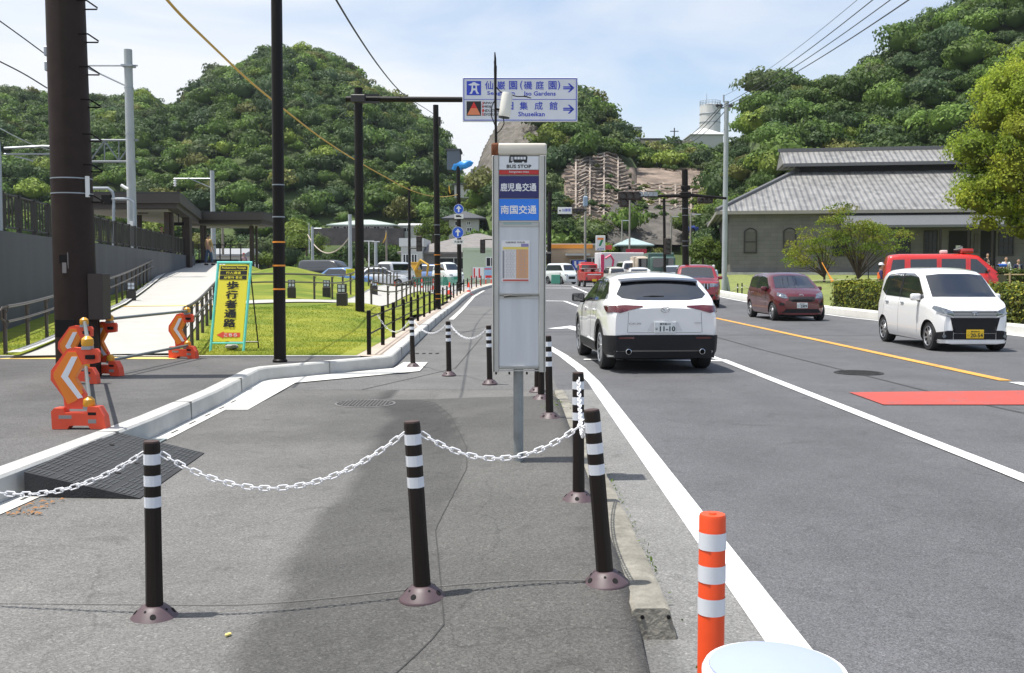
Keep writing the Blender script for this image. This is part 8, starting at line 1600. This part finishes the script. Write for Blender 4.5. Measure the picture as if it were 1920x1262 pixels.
# hedges
def hedge(label, path, h, w, zf, cols, seed, ls=0.05, n=16000):
    o = thing('hedge', label, 'hedge', (0, 0, 0)); r = np.random.default_rng(seed); L_ = sum(math.dist(a, b) for a, b in zip(path, path[1:])); P, Nn = [], []
    seg = [(a, b, math.dist(a, b)) for a, b in zip(path, path[1:])]; k = MB()
    for a, b, l in seg:
        t = Vector((b[0]-a[0], b[1]-a[1], 0)).normalized(); nn = Vector((t.y, -t.x, 0)); m = int(n*l/L_)
        for i in range(m):
            s = r.random(); side = r.integers(0, 4); base = Vector((a[0], a[1], 0))+t*(s*l); hh = h*(0.93+0.16*nz(base.x*2, base.y*2, 1.0, seed)+0.10*nz(base.x*6, base.y*6, 1.0, seed)); v = r.random()
            if side < 2: p = base+nn*((w/2)*(1 if side == 0 else -1)*(1+0.12*r.normal())); p.z = zf(base.x, base.y)+v*hh; q = nn*(1 if side == 0 else -1)+Vector((0, 0, 0.4))
            else: p = base+nn*(w*(v-0.5)); p.z = zf(base.x, base.y)+hh+0.07*abs(r.normal())-0.02; q = Vector((0, 0, 1))
            P.append(tuple(p)); Nn.append(tuple(q.normalized()))
        z0 = zf(*a); z1 = zf(*b); q = nn*w*0.42; A, B = Vector((a[0], a[1], 0)), Vector((b[0], b[1], 0)); k.rings([[A-q+Vector((0, 0, z0-.05)), A+q+Vector((0, 0, z0-.05)), A+q+Vector((0, 0, z0+h*.88)), A-q+Vector((0, 0, z0+h*.88))], [B-q+Vector((0, 0, z1-.05)), B+q+Vector((0, 0, z1-.05)), B+q+Vector((0, 0, z1+h*.88)), B-q+Vector((0, 0, z1+h*.88))]])
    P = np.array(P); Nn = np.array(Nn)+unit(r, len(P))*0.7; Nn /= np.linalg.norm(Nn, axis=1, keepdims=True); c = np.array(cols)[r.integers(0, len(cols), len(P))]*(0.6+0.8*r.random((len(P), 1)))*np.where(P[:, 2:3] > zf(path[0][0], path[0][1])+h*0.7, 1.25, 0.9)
    leaf_mesh('leaves', quads_on(r, P, Nn, np.full(len(P), ls)), c, leafmat('leaves_hedge', 0.3), o); k.build('branches', mat('hedge_core', (0.03, 0.035, 0.012), 0.95), o); return o
HC = [(0.10, 0.125, 0.018), (0.17, 0.19, 0.022), (0.06, 0.09, 0.018), (0.26, 0.25, 0.03), (0.08, 0.11, 0.02)]
hz_ = lambda x, y: 0.2+zr(y)
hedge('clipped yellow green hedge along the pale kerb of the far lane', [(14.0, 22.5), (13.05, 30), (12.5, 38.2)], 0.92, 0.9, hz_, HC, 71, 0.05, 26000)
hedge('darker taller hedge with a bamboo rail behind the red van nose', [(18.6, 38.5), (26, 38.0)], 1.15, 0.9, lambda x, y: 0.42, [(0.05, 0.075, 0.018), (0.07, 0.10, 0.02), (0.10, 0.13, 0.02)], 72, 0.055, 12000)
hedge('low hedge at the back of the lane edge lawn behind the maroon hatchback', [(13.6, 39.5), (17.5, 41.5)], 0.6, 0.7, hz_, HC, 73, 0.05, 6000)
bf = thing('bamboo_fence', 'tan bamboo rail fence in front of the darker hedge', 'fence', (0, 0, 0)); BAM = mat('bamboo', (0.36, 0.28, 0.15), 0.6)
for z in (1.42, 0.95): MB().tube([(18.4, 37.95, z), (26.2, 37.45, z)], 0.025, 8).build('rail', BAM, bf)
for x in (18.6, 19.4, 21, 22.6, 24.2): MB().cyl((x, 37.93-(x-18.4)*0.064, 0.1), (x, 37.93-(x-18.4)*0.064, 1.5), 0.035, n=8).build('post', BAM, bf)
# rope posts and a leaning pole on the lawn
RPW = mat('rope', (0.62, 0.56, 0.44), 0.8); rp = []
for i, (px, lab) in enumerate(((1383, 'left of the two short black rope posts on the verge by the power pole'), (1391, 'right of the two short black rope posts on the verge by the power pole'), (1452, 'short black rope post farther right on the museum lawn edge'))):
    p = at(px, 558, 55); o = thing('rope_post', lab, 'post', (p.x, 55, land(p.x, 55)), group='rope posts'); MB().cyl((0, 0, 0), (0, 0, 0.75), 0.035, n=8).build('post', BLACKM, o); MB().lathe([(0.036, 0.5), (0.036, 0.56)], n=8, cap=False).build('white_band', REFL, o); rp.append(Vector((p.x, 55, land(p.x, 55)+0.68)))
wire('rope', catenary(at(1362, 552, 60), rp[0], 0.12, 8), 0.018, RPW, 'rope from the power pole foot to the left rope post', 'rope'); wire('rope', catenary(rp[1], rp[2], 0.3, 8), 0.018, RPW, 'rope sagging between the right rope post and the lawn edge post', 'rope'); wire('rope', [rp[2], rp[2]+Vector((3.5, 3, 0.1)), rp[2]+Vector((9, 5, 0.2))], 0.018, RPW, 'straight rope along the lawn behind the hedge', 'rope')
a = at(1541, 492, 60); b = at(1561, 528, 59.5); o = MB().tube([a, a.lerp(b, 0.6), b], [0.03, 0.035, 0.10], 8).build('leaning_pole', mat('pole_orange', (0.75, 0.30, 0.03), 0.5)); tag(o, 'orange pole leaning on the lawn under the lower maple', 'pole')
k = MB(); k.box((0, 0, 0.35), (0.05, 0.05, 0.7)); o = k.build('marker_stake', DARK, loc=at(1628, 522, 62)); tag(o, 'short dark stake on the lawn beside the taller maple', 'stake')

# ---------------------------------------------------------------- people
SKN = mat('skin', (0.52, 0.31, 0.22), 0.55); HR = mat('hair_black', (0.012, 0.010, 0.009), 0.6)
def skinned(name, V, E, rad, m, parent, sub=1, root=0):
    me = bpy.data.meshes.new(name); me.from_pydata([tuple(v) for v in V], E, []); o = bpy.data.objects.new(name, me); COL.objects.link(o); o.modifiers.new('s', 'SKIN'); sk = me.skin_vertices[0].data if me.skin_vertices else None
    if sk is None: return None
    for i, r in enumerate(rad): sk[i].radius = (r, r) if not isinstance(r, tuple) else r; sk[i].use_root = (i == root)
    if sub: sb = o.modifiers.new('u', 'SUBSURF'); sb.levels = sub; sb.render_levels = sub
    bpy.context.view_layer.update(); nm = bpy.data.meshes.new_from_object(o.evaluated_get(bpy.context.evaluated_depsgraph_get())); bpy.data.objects.remove(o); nm.materials.clear(); nm.materials.append(m); nm.polygons.foreach_set('use_smooth', [True]*len(nm.polygons)); return link(name, nm, parent)
def person(label, loc, rz, shirt, trousers, h=1.68, arms=None, hair=HR, hat=None, step=0.0, head_turn=0, jacket=None):
    o = thing('person', label, 'person', loc, rz, 'people'); k_ = h/1.70; o.scale = (k_,)*3
    A = arms or {-1: ((-0.24, 0.0, 1.14), (-0.25, -0.06, 0.90)), 1: ((0.24, 0.0, 1.14), (0.25, -0.06, 0.90))}
    V = [(0, 0, 0.94), (0, 0.0, 1.10), (0, 0.01, 1.30), (0, 0.01, 1.43), (0, 0.0, 1.50), (0, -0.01, 1.60)]; Rr = [0.125, 0.115, 0.135, 0.07, 0.052, 0.05]; E = [(0, 1), (1, 2), (2, 3), (3, 4), (4, 5)]
    SV = [(0, 0, 0.90), (0, 0, 1.10), (0, 0.01, 1.30), (0, 0.01, 1.43)]; SR = [(0.165, 0.125), (0.155, 0.115), (0.17, 0.12), (0.075, 0.07)]; SE = [(0, 1), (1, 2), (2, 3)]; TV = [(0, 0, 0.95), (0, 0, 0.88)]; TR = [0.13, 0.125]; TE = [(0, 1)]
    for sd in (-1, 1):
        i = len(V); el, wr = A[sd]; el, wr = Vector(el), Vector(wr); hd = wr+(wr-el).normalized()*0.07; V += [(sd*0.17, 0.01, 1.39), el, wr, hd]; Rr += [0.055, 0.040, 0.028, 0.032]; E += [(2, i), (i, i+1), (i+1, i+2), (i+2, i+3)]
        dn = (wr-el).normalized(); sw_ = dn.cross(Vector((0, 1, 0.1))).normalized()
        for j, (off_, ln) in enumerate(((-0.030, 0.060), (-0.010, 0.072), (0.010, 0.068), (0.028, 0.052))):
            n_ = len(V); b0 = hd+dn*0.02+sw_*off_; V += [b0, b0+dn*ln*0.6+Vector((0, -0.012, 0)), b0+dn*ln+Vector((0, -0.03, 0))]; Rr += [0.010, 0.009, 0.008]; E += [(i+3, n_), (n_, n_+1), (n_+1, n_+2)]
        n_ = len(V); V += [wr+dn*0.03+Vector((0, -0.035, 0)), wr+dn*0.075+Vector((0, -0.05, 0))]; Rr += [0.011, 0.009]; E += [(i+3, n_), (n_, n_+1)]
        i = len(SV); SV += [(sd*0.17, 0.01, 1.385), el, el.lerp(wr, 0.85)]; SR += [0.072, 0.054, 0.042]; SE += [(2, i), (i, i+1), (i+1, i+2)]
        i = len(V); st = step*sd; V += [(sd*0.09, 0, 0.88), (sd*0.10, -0.02+st*0.5, 0.50), (sd*0.10, st, 0.09), (sd*0.11, st-0.14, 0.04)]; Rr += [0.095, 0.06, 0.038, 0.035]; E += [(0, i), (i, i+1), (i+1, i+2), (i+2, i+3)]
        i = len(TV); TV += [(sd*0.09, 0, 0.84), (sd*0.10, -0.02+st*0.5, 0.50), (sd*0.10, st, 0.11)]; TR += [0.105, 0.078, 0.062]; TE += [(1, i), (i, i+1), (i+1, i+2)]
        MB().box((sd*0.11, st-0.06, 0.045), (0.09, 0.26, 0.09), 0.03, seg=2).build('shoe', BLKS, o)
    skinned('body', V, E, Rr, SKN, o); skinned('shirt', SV, SE, SR, shirt, o); skinned('trousers', TV, TE, TR, trousers, o)
    hd = bpy.data.objects.new('head', None); hm_ = MB(); hm_.rings([[(rx_*math.cos(2*PI*j/16), yc+ry_*math.sin(2*PI*j/16), z) for j in range(16)] for rx_, ry_, yc, z in ((0.03, 0.035, -0.04, 1.495), (0.052, 0.065, -0.025, 1.52), (0.066, 0.082, -0.015, 1.56), (0.074, 0.092, -0.005, 1.61), (0.075, 0.095, 0.0, 1.65), (0.062, 0.080, 0.005, 1.69), (0.03, 0.04, 0.01, 1.712))])
    bpy.data.objects.remove(hd); T = Matrix.Rotation(head_turn, 4, 'Z'); hm_.v = [tuple(T @ Vector(p)) for p in hm_.v]; hm_.tube([T @ Vector(p) for p in ((0, -0.085, 1.625), (0, -0.108, 1.597), (0, -0.092, 1.585))], [0.008, 0.014, 0.008], 6)
    for sd in (-1, 1): hm_.ball(T @ Vector((sd*0.076, 0.0, 1.605)), 0.02, 8, sq=(0.5, 0.8, 1.2))
    he = hm_.build('head', SKN, o, ang=60)
    for sd in (-1, 1): MB().ball(T @ Vector((sd*0.028, -0.083, 1.622)), 0.009, 6).build('eye', BLKS, he)
    MB().box(T @ Vector((0, -0.086, 1.562)), (0.04, 0.01, 0.008), 0.003).build('mouth', mat('lips', (0.35, 0.12, 0.10), 0.5), he)
    k = MB(); k.rings([[T @ Vector((rx_*math.cos(2*PI*j/16), yc+ry_*math.sin(2*PI*j/16), z)) for j in range(16)] for rx_, ry_, yc, z in ((0.070, 0.070, 0.035, 1.56), (0.081, 0.083, 0.025, 1.62), (0.082, 0.090, 0.015, 1.66), (0.072, 0.086, 0.008, 1.70), (0.035, 0.045, 0.01, 1.728))]); k.build('hair', hair, o, ang=60)
    if hat: k = MB(); k.lathe([(0.115, 1.655), (0.105, 1.665), (0.100, 1.70), (0.075, 1.745), (0.02, 1.76)], (0, 0, 0), 18); k.box((0, -0.115, 1.658), (0.13, 0.08, 0.012), 0.004); k.build('helmet', hat, o)
    return o
def cloth(n, c): return mat('cloth_'+n, c, 0.85, var=0.1, vscale=12)
SUITG = cloth('grey', (0.10, 0.105, 0.12)); NAV = cloth('navy', (0.015, 0.02, 0.06)); WSH = cloth('white', (0.66, 0.67, 0.70)); BLKC = cloth('black', (0.015, 0.015, 0.017)); JEAN = cloth('denim', (0.06, 0.10, 0.17)); TAN_ = cloth('tan', (0.42, 0.30, 0.13)); FFN = cloth('fire_navy', (0.03, 0.02, 0.09)); ORV = cloth('orange_vest', (0.80, 0.16, 0.03)); HELW = mat('helmet_white', (0.78, 0.78, 0.8), 0.3); PBL = cloth('pale_blue', (0.40, 0.52, 0.62))
def gpt(px, Y): x = at(px, 500, Y).x; return (x, Y, land(x, Y)+0.02)
UP = {-1: ((-0.27, -0.12, 1.20), (-0.14, -0.27, 1.40)), 1: ((0.27, -0.12, 1.20), (0.14, -0.27, 1.42))}
ff_ = person('person in navy work clothes with an orange vest and white helmet beside the red van', (at(1652, 500, 42.5).x, 42.5, 0.16), R(75), FFN, FFN, 1.70, None, HR, HELW, 0.12)
k = MB(); k.rings([[(0.175*math.cos(2*PI*j/14), 0.01+0.135*math.sin(2*PI*j/14), z) for j in range(14)] for z in (1.08, 1.2, 1.34)], False); k.build('vest', ORV, ff_)
def man(px, Y, rz, lab, sh, tr_, arms=None, tie=None, lapel=False, h=1.7, hair=HR, turn=0):
    o = person(lab, gpt(px, Y), R(rz), sh, tr_, h, arms, hair, None, 0.03, turn)
    if lapel: MB().add([(-0.05, -0.135, 1.42), (0.05, -0.135, 1.42), (0.0, -0.150, 1.08)], [(0, 2, 1)]).build('shirt_front', WSH, o)
    if tie: MB().add([(-0.012, -0.141, 1.40), (0.012, -0.141, 1.40), (0.018, -0.155, 1.16), (0, -0.157, 1.12), (-0.018, -0.155, 1.16)], [(0, 4, 3, 2, 1)]).build('tie', tie, o)
    return o
TIE = cloth('tie_blue', (0.05, 0.12, 0.40))
man(1832, 56, -20, 'person in a grey suit with a pale blue tie at the left of the group', SUITG, SUITG, None, TIE, True, 1.74, turn=0.4)
man(1853, 54, 10, 'person in a white shirt with bowed dark hair in the group behind the hedge', WSH, BLKC, UP, h=1.55)
cm = man(1873, 54.5, 25, 'person in black holding a camera up in the group behind the hedge', BLKC, BLKC, UP, h=1.58)
man(1886, 58, -15, 'person in a white shirt standing directly behind the blue covered camera', WSH, BLKC, None, h=1.76)
man(1909, 56, 0, 'person in a navy suit with a pale tie at the right of the group', NAV, NAV, None, PBL, True, 1.70)
man(1851, 66, 5, 'person in dark clothes standing higher behind the group near the doorway', BLKC, BLKC, None, h=1.74)
man(1797, 70, 30, 'person in dark clothes in the museum doorway, left one', BLKC, BLKC, None, h=1.70); man(1812, 62, -30, 'person in dark grey clothes between the doorway and the grey suited one', SUITG, BLKC, None, h=1.66)
p = Vector(gpt(1875.5, 53.6)); o = thing('video_camera', 'video camera under a bright blue cover held among the people', 'camera', (p.x+0.1, 53.6, p.z+1.44)); MB().box((0, 0, 0), (0.42, 0.3, 0.16), 0.05, seg=2).build('rain_cover', mat('cover_blue', (0.03, 0.14, 0.62), 0.5, bump=0.4, bscale=20), o); MB().cyl((-0.2, -0.05, 0), (-0.32, -0.05, 0), 0.05, n=12).build('lens', BLKS, o)
person('person in a pale blue shirt with white hair behind the red off roader', gpt(1338, 60), R(160), PBL, BLKC, 1.68, None, mat('hair_white', (0.6, 0.6, 0.6), 0.6))
x = at(392, 500, 55.5).x; person('person in a tan top and jeans walking down at the top of the ramp', (x, 55.5, lawn_z(xramp(55.5), 55.5)+0.04), R(150), TAN_, JEAN, 1.68, None, HR, None, 0.15)
person('person in black standing on the platform behind the barred fence', (at(304, 470, 52).x, 52, 2.21), R(40), BLKC, BLKC, 1.6); person('person with a dark red cap at the far end of the canopy', (at(457, 480, 72).x, 72, 1.3), R(20), cloth('mauve', (0.30, 0.2, 0.25)), BLKC, 1.5, None, HR, mat('cap_red', (0.25, 0.02, 0.04), 0.7))
# small litter and weeds near the camera
lf = MB(); rr = random.Random(9)
for i in range(26): x, y = -3.05+rr.uniform(-0.12, 0.12), 6.45+rr.uniform(-0.2, 0.25); a = rr.uniform(0, PI); s = rr.uniform(0.012, 0.028); lf.quad((x-s*math.cos(a), y-s*math.sin(a), 0.022), (x+s*math.sin(a)*.5, y-s*math.cos(a)*.5, 0.028), (x+s*math.cos(a), y+s*math.sin(a), 0.024), (x-s*math.sin(a)*.5, y+s*math.cos(a)*.5, 0.034))
tag(lf.build('dry_leaves', mat('dry_leaf', (0.30, 0.15, 0.06), 0.8)), 'small drift of dry brown leaves at the foot of the pale kerb by the ramp', 'leaves', kind='stuff')
def weeds(cx, cy, n, label, spread, seed, z=0.0, hgt=0.09):
    r = np.random.default_rng(seed); P = np.stack([cx+r.normal(0, spread[0], n), cy+r.normal(0, spread[1], n), z+r.random(n)*hgt], 1); N_ = unit(r, n); N_[:, 2] = abs(N_[:, 2]); o = leaf_mesh('weeds', quads_on(r, P, N_, np.full(n, 0.014), 0.35), np.array([(0.12, 0.2, 0.03)])*(0.7+0.6*r.random((n, 1))), LEAF); tag(o, label, 'weeds', kind='stuff')
weeds(0.44, 10.4, 60, 'green weeds growing between the bollards and the far end of the kerb block', (0.08, 0.2), 1, 0.12, 0.10); weeds(0.73, 6.2, 70, 'thin moss and weeds along the road side foot of the kerb block', (0.012, 1.2), 2, 0.01, 0.02)
o = MB().tube([(-0.98, 8.72, 0.03), (-0.85, 8.76, 0.034), (-0.72, 8.80, 0.032)], 0.005, 5).build('twig', BARK); tag(o, 'thin dark twig lying on the asphalt near the manhole cover', 'twig')
o = MB().box((0, 0, 0.008), (0.03, 0.014, 0.012), 0.004, rz=0.9).build('scrap', mat('scrap_yellow', (0.8, 0.66, 0.22), 0.6), loc=(gp(428, 1192, 0.02).x, gp(428, 1192, 0.02).y, 0.018)); tag(o, 'tiny yellow and white scrap on the asphalt near the front left bollard', 'litter')
# ================================================================ AIR
hz = bpy.data.materials.new('air'); hz.use_nodes = True; t = hz.node_tree; t.nodes.clear(); ho = t.nodes.new('ShaderNodeOutputMaterial'); pv = t.nodes.new('ShaderNodeVolumePrincipled')
pv.inputs['Color'].default_value = (0.80, 0.88, 1.0, 1); pv.inputs['Density'].default_value = 0.00013; pv.inputs['Anisotropy'].default_value = 0.3; t.links.new(pv.outputs[0], ho.inputs['Volume'])
o = MB().box((0, 1470, 60), (5200, 3100, 125)).build('haze', hz, flat=True); o['kind'] = 'stuff'; o['label'] = 'thin summer haze in the air'
